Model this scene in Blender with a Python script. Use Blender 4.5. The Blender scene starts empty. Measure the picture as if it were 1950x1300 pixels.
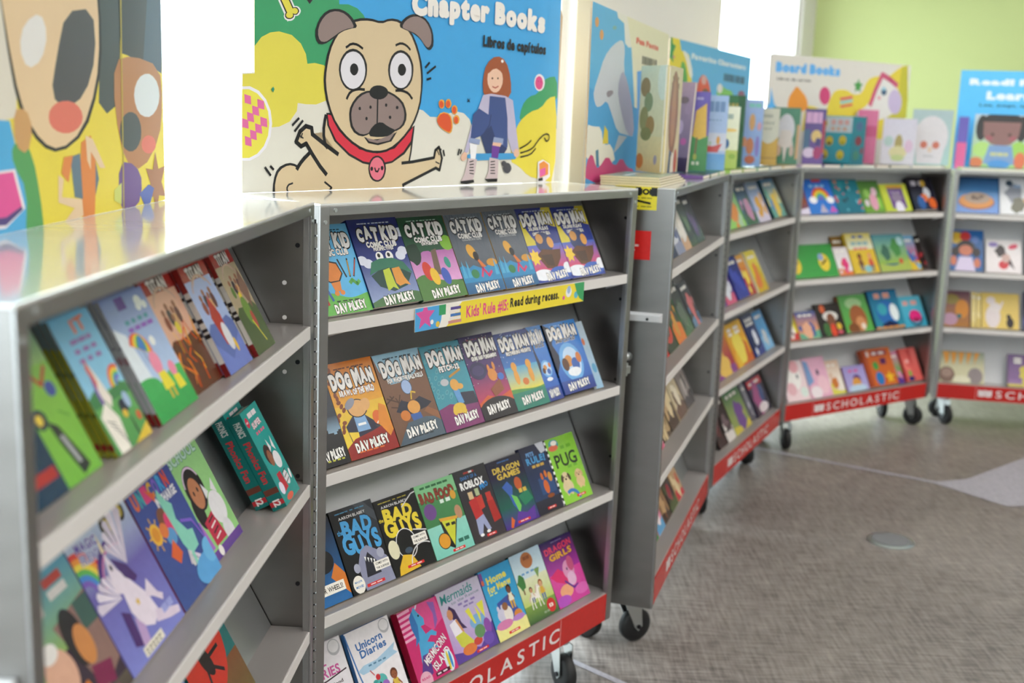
import bpy, bmesh, math, random
from mathutils import Matrix, Vector
sc = bpy.context.scene
C = sc.collection
PI = math.pi

# ---------------------------------------------------------------- camera
PITCH, ROLL, CAMZ, FPX = 0.1951, 0.0407, 1.557, 2162.2
cp, sp = math.cos(PITCH), math.sin(PITCH)
cr, sr = math.cos(ROLL), math.sin(ROLL)
fwd = Vector((0, cp, -sp)); up0 = Vector((0, sp, cp)); rt0 = Vector((1, 0, 0))
rt = cr * rt0 + sr * up0
up = cr * up0 - sr * rt0
camd = bpy.data.cameras.new('camera'); cam = bpy.data.objects.new('camera', camd); C.objects.link(cam)
m3 = Matrix((rt, up, -fwd)).transposed()
cam.matrix_world = Matrix.Translation((0, 0, CAMZ)) @ m3.to_4x4()
camd.sensor_width = 36.0
camd.lens = FPX / 1950 * 36.0
camd.shift_x = -3.6 / 1950; camd.shift_y = 1.8 / 1950
camd.dof.use_dof = True; camd.dof.focus_distance = 2.32; camd.dof.aperture_fstop = 2.9
camd.clip_start = 0.05; camd.clip_end = 200
sc.camera = cam

# ---------------------------------------------------------------- world, light, exposure
w = bpy.data.worlds.new('overcast_sky'); sc.world = w; w.use_nodes = True
bg = w.node_tree.nodes['Background']
bg.inputs[0].default_value = (0.86, 0.95, 1.0, 1); bg.inputs[1].default_value = 10
def ceiling_lamp(x, y, energy, sx=1.3, sy=1.3):
    l = bpy.data.lights.new('ceiling_lamp', 'AREA'); l.shape = 'RECTANGLE'; l.size = sx; l.size_y = sy
    l.energy = energy; l.color = (1.0, 0.95, 0.905)
    o = bpy.data.objects.new('ceiling_lamp', l); C.objects.link(o); o.location = (x, y, 2.93)
    return o
for x, y, e in [(1.0, 0.2, 27), (3.2, 0.6, 27), (1.6, 2.2, 21), (3.6, 2.8, 28), (2.9, 4.8, 28), (5.2, 4.6, 32), (-0.2, -1.8, 21)]:
    ceiling_lamp(x, y, e)
sun = bpy.data.lights.new('daylight_sun', 'SUN'); sun.energy = 5.0; sun.angle = math.radians(18); sun.color = (0.92, 0.98, 1.0)
so = bpy.data.objects.new('daylight_sun', sun); C.objects.link(so)
so.rotation_euler = Vector((0.883 * 0.42, -0.469 * 0.42, -0.907)).to_track_quat('-Z', 'Y').to_euler()
vs = sc.view_settings
vs.view_transform = 'Standard'; vs.look = 'None'; vs.gamma = 1; vs.use_curve_mapping = False
vs.exposure = 0.0
sc.cycles.use_denoising = True
sc.cycles.max_bounces = 8; sc.cycles.diffuse_bounces = 4; sc.cycles.glossy_bounces = 4
sc.cycles.sample_clamp_indirect = 6

# ---------------------------------------------------------------- materials
def lin(h):
    def f(c):
        c /= 255.0
        return c / 12.92 if c <= 0.04045 else ((c + 0.055) / 1.055) ** 2.4
    return (f(int(h[0:2], 16)), f(int(h[2:4], 16)), f(int(h[4:6], 16)), 1.0)
MATS = {}
def mat(name, col='808080', rough=0.5, metal=0.0, spec=0.5, attr=False, noise=0.0, nscale=(20, 20, 20), bump=0.0, rvar=0.0):
    if name in MATS: return MATS[name]
    m = bpy.data.materials.new(name); m.use_nodes = True; nt = m.node_tree; b = nt.nodes['Principled BSDF']
    b.inputs['Roughness'].default_value = rough; b.inputs['Metallic'].default_value = metal
    b.inputs['Specular IOR Level'].default_value = spec
    b.inputs['Base Color'].default_value = lin(col)
    src = None
    if attr:
        a = nt.nodes.new('ShaderNodeAttribute'); a.attribute_name = 'Col'; src = a.outputs['Color']
        nt.links.new(src, b.inputs['Base Color'])
    if noise or bump or rvar:
        tc = nt.nodes.new('ShaderNodeTexCoord'); mp = nt.nodes.new('ShaderNodeMapping'); mp.inputs['Scale'].default_value = nscale
        nt.links.new(tc.outputs['Object'], mp.inputs[0])
        n = nt.nodes.new('ShaderNodeTexNoise'); n.inputs['Scale'].default_value = 1.0; n.inputs['Detail'].default_value = 4
        nt.links.new(mp.outputs[0], n.inputs['Vector'])
        if noise:
            r = nt.nodes.new('ShaderNodeMapRange'); r.inputs[3].default_value = 1 - noise; r.inputs[4].default_value = 1 + noise
            nt.links.new(n.outputs['Fac'], r.inputs[0])
            mx = nt.nodes.new('ShaderNodeMix'); mx.data_type = 'RGBA'; mx.blend_type = 'MULTIPLY'; mx.inputs[0].default_value = 1
            if src: nt.links.new(src, mx.inputs[6])
            else: mx.inputs[6].default_value = lin(col)
            nt.links.new(r.outputs[0], mx.inputs[7]); nt.links.new(mx.outputs[2], b.inputs['Base Color'])
        if rvar:
            r2 = nt.nodes.new('ShaderNodeMapRange'); r2.inputs[3].default_value = max(0.02, rough - rvar); r2.inputs[4].default_value = rough + rvar
            nt.links.new(n.outputs['Fac'], r2.inputs[0]); nt.links.new(r2.outputs[0], b.inputs['Roughness'])
        if bump:
            bp = nt.nodes.new('ShaderNodeBump'); bp.inputs['Strength'].default_value = bump; bp.inputs['Distance'].default_value = 0.002
            nt.links.new(n.outputs['Fac'], bp.inputs['Height']); nt.links.new(bp.outputs[0], b.inputs['Normal'])
    MATS[name] = m
    return m
mat('print', attr=True, rough=0.26, spec=0.36, noise=0.1, nscale=(70, 70, 70))
mat('board_print', attr=True, rough=0.42, spec=0.4, noise=0.03, nscale=(25, 25, 25))
mat('pages', 'e6dfcf', 0.8, noise=0.12, nscale=(3, 3, 900))
mat('metal', '858280', 0.34, 1.0, noise=0.1, nscale=(9, 9, 30), rvar=0.07)
mat('metal_frame', 'a4a4a4', 0.34, 1.0, noise=0.08, nscale=(6, 6, 40), rvar=0.06)
mat('metal_top', 'e2e4e2', 0.1, 0.35, noise=0.05, nscale=(10, 2, 10), rvar=0.05)
mat('white_paint', 'd9d5d2', 0.45, noise=0.02, nscale=(8, 8, 8))
mat('back_metal', 'b2b4b6', 0.36, 0.9, noise=0.06, nscale=(9, 9, 30), rvar=0.06)
mat('shelf_metal', 'c9c3c0', 0.33, 0.55, noise=0.03, nscale=(8, 8, 8))
mat('grey_paint_lit_back', 'cfd0d2', 0.5, noise=0.03, nscale=(5, 5, 5))
mat('rubber', '141516', 0.55, noise=0.15, nscale=(20, 20, 20))
mat('steel', 'c6cccc', 0.3, 1.0, rvar=0.05, nscale=(30, 30, 30))
mat('red_sign', 'd22b27', 0.4, noise=0.03, nscale=(6, 6, 6))
mat('lit_hole_white', 'f0eeee', 0.45, noise=0.02, nscale=(6, 6, 6))
mat('dark_steel', '35363a', 0.4, 0.9, noise=0.1, nscale=(40, 40, 40))
mat('cardboard', 'c9b08a', 0.8, noise=0.08, nscale=(30, 30, 30))

# ---------------------------------------------------------------- mesh building
class MB:
    def __init__(s): s.v = []; s.f = []; s.c = []
    def add(s, vs, faces, cols):
        n = len(s.v); s.v += [tuple(p) for p in vs]
        s.c += (cols if isinstance(cols, list) else [cols] * len(vs))
        s.f += [tuple(n + i for i in f) for f in faces]
    def box(s, x0, x1, y0, y1, z0, z1, c=(.5, .5, .5, 1)):
        s.add([(x0, y0, z0), (x1, y0, z0), (x1, y1, z0), (x0, y1, z0), (x0, y0, z1), (x1, y0, z1), (x1, y1, z1), (x0, y1, z1)],
              [(0, 3, 2, 1), (4, 5, 6, 7), (0, 1, 5, 4), (1, 2, 6, 5), (2, 3, 7, 6), (3, 0, 4, 7)], c)
    def cyl(s, p, axis, r, h, n=20, c=(.5, .5, .5, 1), r2=None):
        p = Vector(p); a = Vector(axis).normalized(); t = a.orthogonal().normalized(); b = a.cross(t); r2 = r if r2 is None else r2
        vs = []
        for k in range(n):
            q = 2 * PI * k / n; d = math.cos(q) * t + math.sin(q) * b
            vs.append(p + d * r)
        for k in range(n):
            q = 2 * PI * k / n; d = math.cos(q) * t + math.sin(q) * b
            vs.append(p + a * h + d * r2)
        s.add(vs, [tuple(range(n - 1, -1, -1)), tuple(range(n, 2 * n))] + [(k, (k + 1) % n, n + (k + 1) % n, n + k) for k in range(n)], c)
    def lathe(s, p, axis, prof, n=24, c=(.5, .5, .5, 1)):
        p = Vector(p); a = Vector(axis).normalized(); t = a.orthogonal().normalized(); b = a.cross(t); vs = []; m = len(prof)
        for r, h in prof:
            for k in range(n):
                q = 2 * PI * k / n; vs.append(p + a * h + (math.cos(q) * t + math.sin(q) * b) * r)
        fs = [(i * n + k, i * n + (k + 1) % n, (i + 1) * n + (k + 1) % n, (i + 1) * n + k) for i in range(m - 1) for k in range(n)]
        s.add(vs, fs + [tuple(range(n - 1, -1, -1)), tuple(range((m - 1) * n, m * n))], c)
    def prism(s, pts, d, c=(.5, .5, .5, 1)):
        n = len(pts); d = Vector(d); vs = [Vector(p) for p in pts] + [Vector(p) + d for p in pts]
        s.add(vs, [tuple(range(n - 1, -1, -1)), tuple(range(n, 2 * n))] + [(k, (k + 1) % n, n + (k + 1) % n, n + k) for k in range(n)], c)
    def build(s, name, m, parent=None, smooth=False, bevel=0.0):
        me = bpy.data.meshes.new(name); me.from_pydata(s.v, [], s.f)
        a = me.color_attributes.new('Col', 'FLOAT_COLOR', 'POINT')
        a.data.foreach_set('color', [x for c in s.c for x in c])
        me.materials.append(MATS[m]); me.update()
        if smooth:
            me.polygons.foreach_set('use_smooth', [len(p.vertices) == 4 for p in me.polygons])
        o = bpy.data.objects.new(name, me); C.objects.link(o)
        if parent: o.parent = parent
        if bevel:
            b = o.modifiers.new('bevel', 'BEVEL'); b.width = bevel; b.segments = 2; b.limit_method = 'ANGLE'
        return o
def empty(name, M, label=None, cat=None, group=None, kind=None):
    o = bpy.data.objects.new(name, None); C.objects.link(o); o.matrix_world = M; o.empty_display_size = 0.05
    tag(o, label, cat, group, kind); return o
def tag(o, label=None, cat=None, group=None, kind=None):
    if label: o['label'] = label
    if cat: o['category'] = cat
    if group: o['group'] = group
    if kind: o['kind'] = kind
    return o

# ---------------------------------------------------------------- printed artwork (flat shapes and letters on a cover or a sign)
GLY = {}
def glyph(ch, bold):
    k = (ch, round(bold, 3))
    if k in GLY: return GLY[k]
    cu = bpy.data.curves.new('glyph', 'FONT'); cu.body = ch; cu.size = 1; cu.offset = bold; cu.resolution_u = 3; cu.fill_mode = 'FRONT'
    o = bpy.data.objects.new('glyph', cu); C.objects.link(o)
    dg = bpy.context.evaluated_depsgraph_get(); me = o.evaluated_get(dg).to_mesh()
    vs = [(p.co.x, p.co.y) for p in me.vertices]; fs = [tuple(p.vertices) for p in me.polygons]
    o.evaluated_get(dg).to_mesh_clear(); bpy.data.objects.remove(o); bpy.data.curves.remove(cu)
    GLY[k] = (vs, fs); return GLY[k]
class Art:
    """draws in fractions of a W x H rectangle lying at origin o with axes ax, ay and normal n"""
    def __init__(s, mb, W, H, o=(0, 0, 0), ax=(1, 0, 0), ay=(0, 1, 0), n=(0, 0, 1), step=0.000012):
        s.mb = mb; s.W = W; s.H = H; s.o = Vector(o); s.ax = Vector(ax); s.ay = Vector(ay); s.n = Vector(n); s.k = 0; s.step = step
    def _lay(s): s.k += 1; return 0.0001 + s.step * s.k
    def _put(s, pts, d, cols):          # pts in metres, clipped to the rectangle
        if any(x < -1e-6 or x > s.W + 1e-6 or y < -1e-6 or y > s.H + 1e-6 for x, y in pts):
            poly = [(x, y) + tuple(c) for (x, y), c in zip(pts, cols)]
            for ax, lim, sg in ((0, 0, 1), (0, s.W, -1), (1, 0, 1), (1, s.H, -1)):
                out = []
                for i in range(len(poly)):
                    a, b = poly[i - 1], poly[i]; da, db = sg * (a[ax] - lim), sg * (b[ax] - lim)
                    if (da >= 0) != (db >= 0):
                        t = da / (da - db); out.append(tuple(p + (q - p) * t for p, q in zip(a, b)))
                    if db >= 0: out.append(b)
                poly = out
                if len(poly) < 3: return
            pts = [p[:2] for p in poly]; cols = [p[2:] for p in poly]
        if len(pts) < 3: return
        ar = sum(pts[i - 1][0] * pts[i][1] - pts[i][0] * pts[i - 1][1] for i in range(len(pts)))
        if abs(ar) < 1e-9: return
        if ar < 0: pts = pts[::-1]; cols = cols[::-1]
        s.mb.add([s.o + s.ax * x + s.ay * y + s.n * d for x, y in pts], [tuple(range(len(pts)))], list(cols))
    def poly(s, pts, c, m=False):
        pts = [(x, y) if m else (x * s.W, y * s.H) for x, y in pts]
        s._put(pts, s._lay(), [lin(c)] * len(pts))
    def bg(s, c0, c1=None, y0=0, y1=1, x0=0, x1=1):
        c1 = c1 or c0; a, b = lin(c0), lin(c1)
        s._put([(x0 * s.W, y0 * s.H), (x1 * s.W, y0 * s.H), (x1 * s.W, y1 * s.H), (x0 * s.W, y1 * s.H)], s._lay(), [a, a, b, b])
    def rect(s, x0, y0, x1, y1, c): s.poly([(x0, y0), (x1, y0), (x1, y1), (x0, y1)], c)
    def ell(s, cx, cy, rx, ry, c, rot=0, n=22, a0=0, a1=360):
        """radii as fractions of the width"""
        q = math.radians(rot); pts = []
        full = a1 - a0 >= 360
        for k in range(n + (0 if full else 1)):
            t = math.radians(a0 + (a1 - a0) * k / n); x = rx * s.W * math.cos(t); y = ry * s.W * math.sin(t)
            pts.append((cx * s.W + x * math.cos(q) - y * math.sin(q), cy * s.H + x * math.sin(q) + y * math.cos(q)))
        s._put(pts, s._lay(), [lin(c)] * len(pts))
    def line(s, pts, wd, c, m=False):
        """polyline of width wd (fraction of the width)"""
        d = s._lay(); P = [(x, y) if m else (x * s.W, y * s.H) for x, y in pts]; h = wd * s.W / 2; L = lin(c)
        for (x0, y0), (x1, y1) in zip(P[:-1], P[1:]):
            dx, dy = x1 - x0, y1 - y0; l = math.hypot(dx, dy) or 1e-9; nx, ny = -dy / l * h, dx / l * h; ex, ey = dx / l * h * .5, dy / l * h * .5
            s._put([(x0 - ex + nx, y0 - ey + ny), (x0 - ex - nx, y0 - ey - ny), (x1 + ex - nx, y1 + ey - ny), (x1 + ex + nx, y1 + ey + ny)], d, [L] * 4)
    def arc(s, cx, cy, r0, r1, a0, a1, c, n=16):
        pts = [(cx * s.W + r1 * s.W * math.cos(math.radians(a0 + (a1 - a0) * k / n)), cy * s.H + r1 * s.W * math.sin(math.radians(a0 + (a1 - a0) * k / n))) for k in range(n + 1)]
        pts += [(cx * s.W + r0 * s.W * math.cos(math.radians(a1 - (a1 - a0) * k / n)), cy * s.H + r0 * s.W * math.sin(math.radians(a1 - (a1 - a0) * k / n))) for k in range(n + 1)]
        s._put(pts, s._lay(), [lin(c)] * len(pts))
    def star(s, cx, cy, r, c, n=5, inner=.45, rot=90):
        s.poly([(cx + (r if k % 2 == 0 else r * inner) * math.cos(math.radians(rot + 180 * k / n)),
                 cy + (r if k % 2 == 0 else r * inner) * math.sin(math.radians(rot + 180 * k / n)) * s.W / s.H) for k in range(2 * n)], c)
    def text(s, t, cx, cy, w, h, c, out=None, ow=.05, bold=.02, rot=0, jit=0, arch=0, shear=0, sp=.05):
        """letters fitted to a box of w x h (fractions of width, height) centred at cx, cy"""
        rnd = random.Random(t); x = 0; lay = []; gap = sp + max(0, bold - .03) * 1.4 + (ow * .7 if out else 0)
        for ch in t:
            if ch == ' ': x += .3; continue
            vs, fs = glyph(ch, min(bold, .03))
            if not vs: continue
            mn = min(v[0] for v in vs); mx = max(v[0] for v in vs)
            lay.append((ch, x - mn, rnd.uniform(-1, 1) * jit, rnd.uniform(-.1, .1) * jit, 1 + rnd.uniform(-.12, .2) * jit)); x += mx - mn + gap
        if not lay: return
        tw = x - gap
        ys = [v[1] for ch, *_ in lay for v in glyph(ch, min(bold, .03))[0]]; y0, y1 = min(ys), max(ys)
        sx = w * s.W / tw; sy = h * s.H / (y1 - y0); R = math.radians(rot); cR, sR = math.cos(R), math.sin(R)
        base = min(bold, .03)
        def ring(r, n): return [(0, 0)] if r < .004 else [(r * math.cos(2 * PI * k / n), r * math.sin(2 * PI * k / n)) for k in range(n)]
        for col, b in ([(out, bold + ow)] if out else []) + [(c, bold)]:
            d = s._lay(); L = lin(col); RG = ring(b - base, 8 if b - base > .05 else 6)
            for ch, ox, ja, jy, js in lay:
                vs, fs = glyph(ch, base); v0 = vs
                gx = (min(v[0] for v in v0) + max(v[0] for v in v0)) / 2; gy = (min(v[1] for v in v0) + max(v[1] for v in v0)) / 2
                ca, sa = math.cos(ja * .18), math.sin(ja * .18); Q = []
                for vx, vy in vs:
                    px, py = (vx - gx) * js, (vy - gy) * js
                    px, py = px * ca - py * sa + gx + ox, px * sa + py * ca + gy + jy
                    px -= tw / 2; py -= (y0 + y1) / 2
                    py += arch * (1 - (2 * px / tw) ** 2); px += shear * py
                    X, Y = px * sx, py * sy
                    Q.append((cx * s.W + X * cR - Y * sR, cy * s.H + X * sR + Y * cR))
                for kk, (rx, ry) in enumerate(RG):
                    ex, ey = rx * sx * cR - ry * sy * sR, rx * sx * sR + ry * sy * cR
                    for f in fs:
                        s._put([(Q[i][0] + ex, Q[i][1] + ey) for i in f], d + kk * 4e-6, [L] * len(f))
            s.k += int(len(RG) * 4e-6 / s.step)
    def bars(s, x0, y, w, h, c, seed=1, n=3):
        """a line of print too small to read"""
        r = random.Random(seed); x = x0; d = s._lay(); L = lin(c)
        for k in range(n):
            ww = w / n * r.uniform(.55, .92)
            s._put([(x * s.W, y * s.H), ((x + ww) * s.W, y * s.H), ((x + ww) * s.W, (y + h) * s.H), (x * s.W, (y + h) * s.H)], d, [L] * 4); x += w / n

# ---------------------------------------------------------------- the room
def struct(o): o['kind'] = 'structure'; return o
def carpet():
    m = bpy.data.materials.new('carpet'); m.use_nodes = True; nt = m.node_tree; N = nt.nodes; Lk = nt.links; b = N['Principled BSDF']
    b.inputs['Roughness'].default_value = 0.42; b.inputs['Specular IOR Level'].default_value = 0.5
    tc = N.new('ShaderNodeTexCoord')
    def weave(rot, sx, sy):
        mp = N.new('ShaderNodeMapping'); mp.inputs['Rotation'].default_value = (0, 0, rot); mp.inputs['Scale'].default_value = (sx, sy, 1)
        Lk.new(tc.outputs['Object'], mp.inputs[0]); n = N.new('ShaderNodeTexNoise'); n.inputs['Scale'].default_value = 1; n.inputs['Detail'].default_value = 3
        Lk.new(mp.outputs[0], n.inputs['Vector']); return n.outputs['Fac']
    a = weave(0.12, 9, 84); c = weave(0.12, 84, 9); e = weave(0.35, 1.1, 1.6)
    def mth(op, x, y):
        k = N.new('ShaderNodeMath'); k.operation = op
        for i, q in enumerate((x, y)):
            if isinstance(q, (int, float)): k.inputs[i].default_value = q
            else: Lk.new(q, k.inputs[i])
        return k.outputs[0]
    f = mth('ADD', mth('MULTIPLY', mth('ADD', a, c), 0.5), mth('MULTIPLY', mth('SUBTRACT', e, 0.5), 0.25))
    r = N.new('ShaderNodeValToRGB'); r.color_ramp.elements[0].position = 0.3; r.color_ramp.elements[1].position = 0.7
    r.color_ramp.elements[0].color = lin('524a47'); r.color_ramp.elements[1].color = lin('9a928c')
    Lk.new(f, r.inputs[0]); Lk.new(r.outputs[0], b.inputs['Base Color'])
    bp = N.new('ShaderNodeBump'); bp.inputs['Strength'].default_value = 0.25; bp.inputs['Distance'].default_value = 0.003; Lk.new(f, bp.inputs['Height']); Lk.new(bp.outputs[0], b.inputs['Normal'])
    MATS['carpet'] = m
carpet()
mat('outlet_grey', '85878a', 0.4, 0.3, noise=0.05)
mat('carpet_pale', 'a19ea6', 0.6, spec=0.4, noise=0.3, nscale=(70, 25, 60))
mat('wall_white', 'efede9', 0.7, noise=0.015, nscale=(3, 3, 3))
mat('wall_cream', 'f4ecd6', 0.6, noise=0.015, nscale=(3, 3, 3))
mat('wall_green', 'c8d492', 0.65, noise=0.015, nscale=(3, 3, 3))
def glass():
    m = bpy.data.materials.new('glass'); m.use_nodes = True; nt = m.node_tree; nt.nodes.clear()
    o = nt.nodes.new('ShaderNodeOutputMaterial'); t = nt.nodes.new('ShaderNodeBsdfTransparent'); g = nt.nodes.new('ShaderNodeBsdfGlossy'); g.inputs['Roughness'].default_value = 0.02
    t.inputs[0].default_value = (0.94, 0.97, 0.97, 1)
    fr = nt.nodes.new('ShaderNodeFresnel'); fr.inputs[0].default_value = 1.45; mx = nt.nodes.new('ShaderNodeMixShader')
    ge = nt.nodes.new('ShaderNodeNewGeometry'); iv = nt.nodes.new('ShaderNodeMath'); iv.operation = 'SUBTRACT'; iv.inputs[0].default_value = 1; nt.links.new(ge.outputs['Backfacing'], iv.inputs[1]); ml = nt.nodes.new('ShaderNodeMath'); ml.operation = 'MULTIPLY'; nt.links.new(fr.outputs[0], ml.inputs[0]); nt.links.new(iv.outputs[0], ml.inputs[1])
    nt.links.new(ml.outputs[0], mx.inputs[0]); nt.links.new(t.outputs[0], mx.inputs[1]); nt.links.new(g.outputs[0], mx.inputs[2]); nt.links.new(mx.outputs[0], o.inputs[0])
    MATS['glass'] = m
glass()
CX, CY = 1.907, 7.8                       # the corner where the window wall meets the green wall
DX, DY = -0.469, -0.883                   # along the window wall, towards the camera's left
LW = 12.9
WM = Matrix(((DX, DY, 0, CX), (DY, -DX, 0, CY), (0, 0, 1, 0), (0, 0, 0, 1)))   # local x along the wall, local +y out of the room
H = 3.0
mb = MB(); mb.add([(-8, -4, 0), (9, -4, 0), (9, 10, 0), (-8, 10, 0), (-8, -4, -.1), (9, -4, -.1), (9, 10, -.1), (-8, 10, -.1)],
                  [(0, 1, 2, 3), (7, 6, 5, 4), (0, 4, 5, 1), (1, 5, 6, 2), (2, 6, 7, 3), (3, 7, 4, 0)], (.5, .5, .5, 1))
floor = struct(mb.build('floor', 'carpet'))
mb = MB(); mb.prism([(CX - .14, CY + .22, H), (-4.3, -3.6, H), (9.2, -3.6, H), (9.2, 6.7, H)], (0, 0, .1)); struct(mb.build('ceiling', 'wall_white'))
# window wall with two openings
O = [(0.312, 1.918), (3.70, 6.6), (6.75, 10.9)]
Z0W, Z1W = 0.12, 2.75
mb = MB(); T = 0.16
mb.box(0, LW, 0, T, 0, Z0W); mb.box(0, LW, 0, T, Z1W, H)
x = 0
for a, b in O:
    mb.box(x, a, 0, T, Z0W, Z1W); x = b
mb.box(x, LW, 0, T, Z0W, Z1W)
wl = struct(mb.build('wall_left', 'wall_white')); wl.matrix_world = WM
for i, (a, b) in enumerate(O):
    mb = MB(); f = 0.055
    mb.box(a, a + f, .02, T, Z0W, Z1W); mb.box(b - f, b, .02, T, Z0W, Z1W); mb.box(a + f, b - f, .02, T, Z0W, Z0W + f); mb.box(a + f, b - f, .02, T, Z1W - f, Z1W)
    wn = struct(mb.build('window_%d' % (i + 1), 'wall_white')); wn.matrix_world = WM
    mb = MB(); mb.box(a + f, b - f, .08, .086, Z0W + f, Z1W - f); mb.build('pane', 'glass', wn)
mb = MB(); mb.box(3.575, 3.70, -0.02, 0, 0, H); t = struct(mb.build('trim_1', 'wall_cream')); t.matrix_world = WM
# green wall
GA = math.radians(-10)
GM = Matrix.Translation((CX, CY, 0)) @ Matrix.Rotation(GA, 4, 'Z')
mb = MB(); mb.box(0, 7.2, 0, .15, 0, H); g = struct(mb.build('wall_back', 'wall_green')); g.matrix_world = GM
mb = MB(); mb.box(0, 7.2, -.012, 0, 0, .1); g = struct(mb.build('baseboard_back', 'dark_steel')); g.matrix_world = GM
mb = MB(); mb.box(8.4, 8.55, -4, 7, 0, H); struct(mb.build('wall_right', 'wall_white'))
mb = MB(); mb.box(-5, -3.9, -3.6, -3.45, 0, H); mb.box(-.9, 8.4, -3.6, -3.45, 0, H); mb.box(-3.9, -.9, -3.6, -3.45, 0, .5); mb.box(-3.9, -.9, -3.6, -3.45, 2.7, H); struct(mb.build('wall_front', 'wall_white'))
mb = MB()
for a, b, c, d in ((-3.9, -3.84, .5, 2.7), (-.96, -.9, .5, 2.7), (-3.84, -.96, .5, .56), (-3.84, -.96, 2.64, 2.7)): mb.box(a, b, -3.58, -3.47, c, d)
wn = struct(mb.build('window_4', 'wall_white')); mb = MB(); mb.box(-3.84, -.96, -3.53, -3.524, .56, 2.64); mb.build('pane', 'glass', wn)
# pale inlays in the carpet
IZ = [.0012]
def inlay(name, pts):
    IZ[0] += .0004; mb = MB(); mb.add([(x, y, IZ[0]) for x, y in pts], [tuple(range(len(pts)))], (.5, .5, .5, 1)); struct(mb.build(name, 'carpet_pale'))
def strip(p, q, wd):
    d = (Vector(q) - Vector(p)).normalized(); n = Vector((-d.y, d.x)) * wd / 2; p = Vector(p); q = Vector(q)
    return [p - n, q - n, q + n, p + n]
inlay('trim_2', strip((-.3, 3.55), (.62, 2.72), .022))
inlay('trim_3', strip((.9, 5.62), (2.05, 4.92), .03))
inlay('trim_4', [(1.93, 4.98), (2.12, 5.05), (2.75, 5.62), (3.4, 5.5), (3.3, 4.7), (2.55, 4.72), (2.15, 4.68)])
# floor outlet
fb = MB(); fb.lathe((0, 0, 0), (0, 0, 1), [(.09, 0), (.09, .003), (.078, .006)], 32)
fo = fb.build('floor_outlet', 'steel', smooth=False); fo.location = (1.497, 4.20, 0.0005)
tag(fo, 'round metal floor outlet cover set in the grey carpet', 'floor outlet')
lid = MB(); lid.cyl((0, 0, .006), (0, 0, 1), .07, .0015, 32); lid.build('lid', 'outlet_grey', fo)

# ---------------------------------------------------------------- the folding display cases
W, D = 1.15, 0.26
T, B = 1.3840, 0.1515
SZ = {0: T, 1: 1.1546, 2: 0.8453, 3: 0.5413, 4: 0.2346}
FL, LIP = 0.0235, 0.0247
SLOPE = math.radians(27); BACKV = 0.083
CASES = [(-0.4250, 0.9625, 1.52802, -.00518, .00172), (-0.3797, 2.1447, 0.92912, -.00126, -.00726), (0.4392, 3.1387, 1.26691, -.0023, .00909),
         (0.8038, 4.3010, 1.11694, .00072, .0083), (1.3213, 5.3731, 0.60637, -.0036, .00843), (2.2944, 6.0458, -0.18974, -.00914, .00094)]
def case_matrix(i):
    x, y, a, tr, tp = CASES[i]; c, s = math.cos(a), math.sin(a)
    Z = Vector((tr * c - tp * s, tr * s + tp * c, 1)).normalized(); U = Vector((c, s, -tr)); U = (U - Z * U.dot(Z)).normalized(); V = Z.cross(U)
    return Matrix(((U.x, V.x, Z.x, x), (U.y, V.y, Z.y, y), (U.z, V.z, Z.z, 0), (0, 0, 0, 1)))
CM = [case_matrix(i) for i in range(6)]
CASE_LABEL = ['large silver metal book case nearest on the left, holding storybooks and teal phonics boxes',
              'silver metal book case with the yellow rule strip on its top shelf',
              'silver metal book case with a yellow warning label on its side',
              'silver metal book case hinged beyond the one with the yellow warning label',
              'silver metal book case with a teal emoji game standing on top',
              'silver metal book case standing in front of the green wall at the right edge']
def caster(root, x, y, ang):
    c = CM[CASE_I]; wz = (c @ Vector((x, y, 0))).z      # the wheel reaches the carpet although the case leans a little
    z0 = -wz; R = 0.052
    f = MB(); f.cyl((x, y, B - .008), (0, 0, 1), .034, .008, 16)
    f.cyl((x, y, B - .022), (0, 0, 1), .024, .014, 16)
    dx, dy = math.cos(ang), math.sin(ang); px, py = -dy, dx
    ax, ay = x + dx * .028, y + dy * .028
    for sgn in (-1, 1):
        ox, oy = px * sgn * .019, py * sgn * .019
        top = B - .02; q = [(x - dx * .022 + ox, y - dy * .022 + oy, top), (x + dx * .034 + ox, y + dy * .034 + oy, top), (ax + dx * .014 + ox, ay + dy * .014 + oy, z0 + R), (ax + ox, ay + oy, z0 + R - .014), (ax - dx * .014 + ox, ay - dy * .014 + oy, z0 + R)]
        f.prism(q, (px * sgn * .003, py * sgn * .003, 0))
    cs = f.build('caster', 'steel', root)
    wh = MB(); wh.lathe((ax - px * .016, ay - py * .016, z0 + R + .001), (px, py, 0), [(.030, 0), (.044, 0), (R, .006), (R, .026), (.044, .032), (.030, .032)], 28)
    wh.build('wheel', 'rubber', cs, smooth=True)
    ax_ = MB(); ax_.cyl((ax - px * .026, ay - py * .026, z0 + R), (px, py, 0), .007, .052, 12); ax_.build('axle', 'dark_steel', cs)
    return cs
CASTERS = {0: [(.10, .06, .6), (1.05, .06, 2.2), (.1, .2, 2.6), (1.05, .2, 4)], 1: [(.12, .06, 1), (.965, .045, -2.0), (.12, .2, 2), (1.04, .2, .8)],
           2: [(.075, .085, -.75), (1.05, .07, .4), (.055, .185, 1.2), (1.05, .2, 3)], 3: [(.1, .06, .5), (.89, .075, .9), (.1, .2, 3.4), (1.02, .2, .3)],
           4: [(.085, .05, -2.1), (1.085, .07, -1.3), (.1, .2, 2), (1.05, .2, 1.0)], 5: [(.075, .07, -1.1), (1.05, .07, .4), (.1, .2, 3), (1.05, .2, 1)]}
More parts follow.
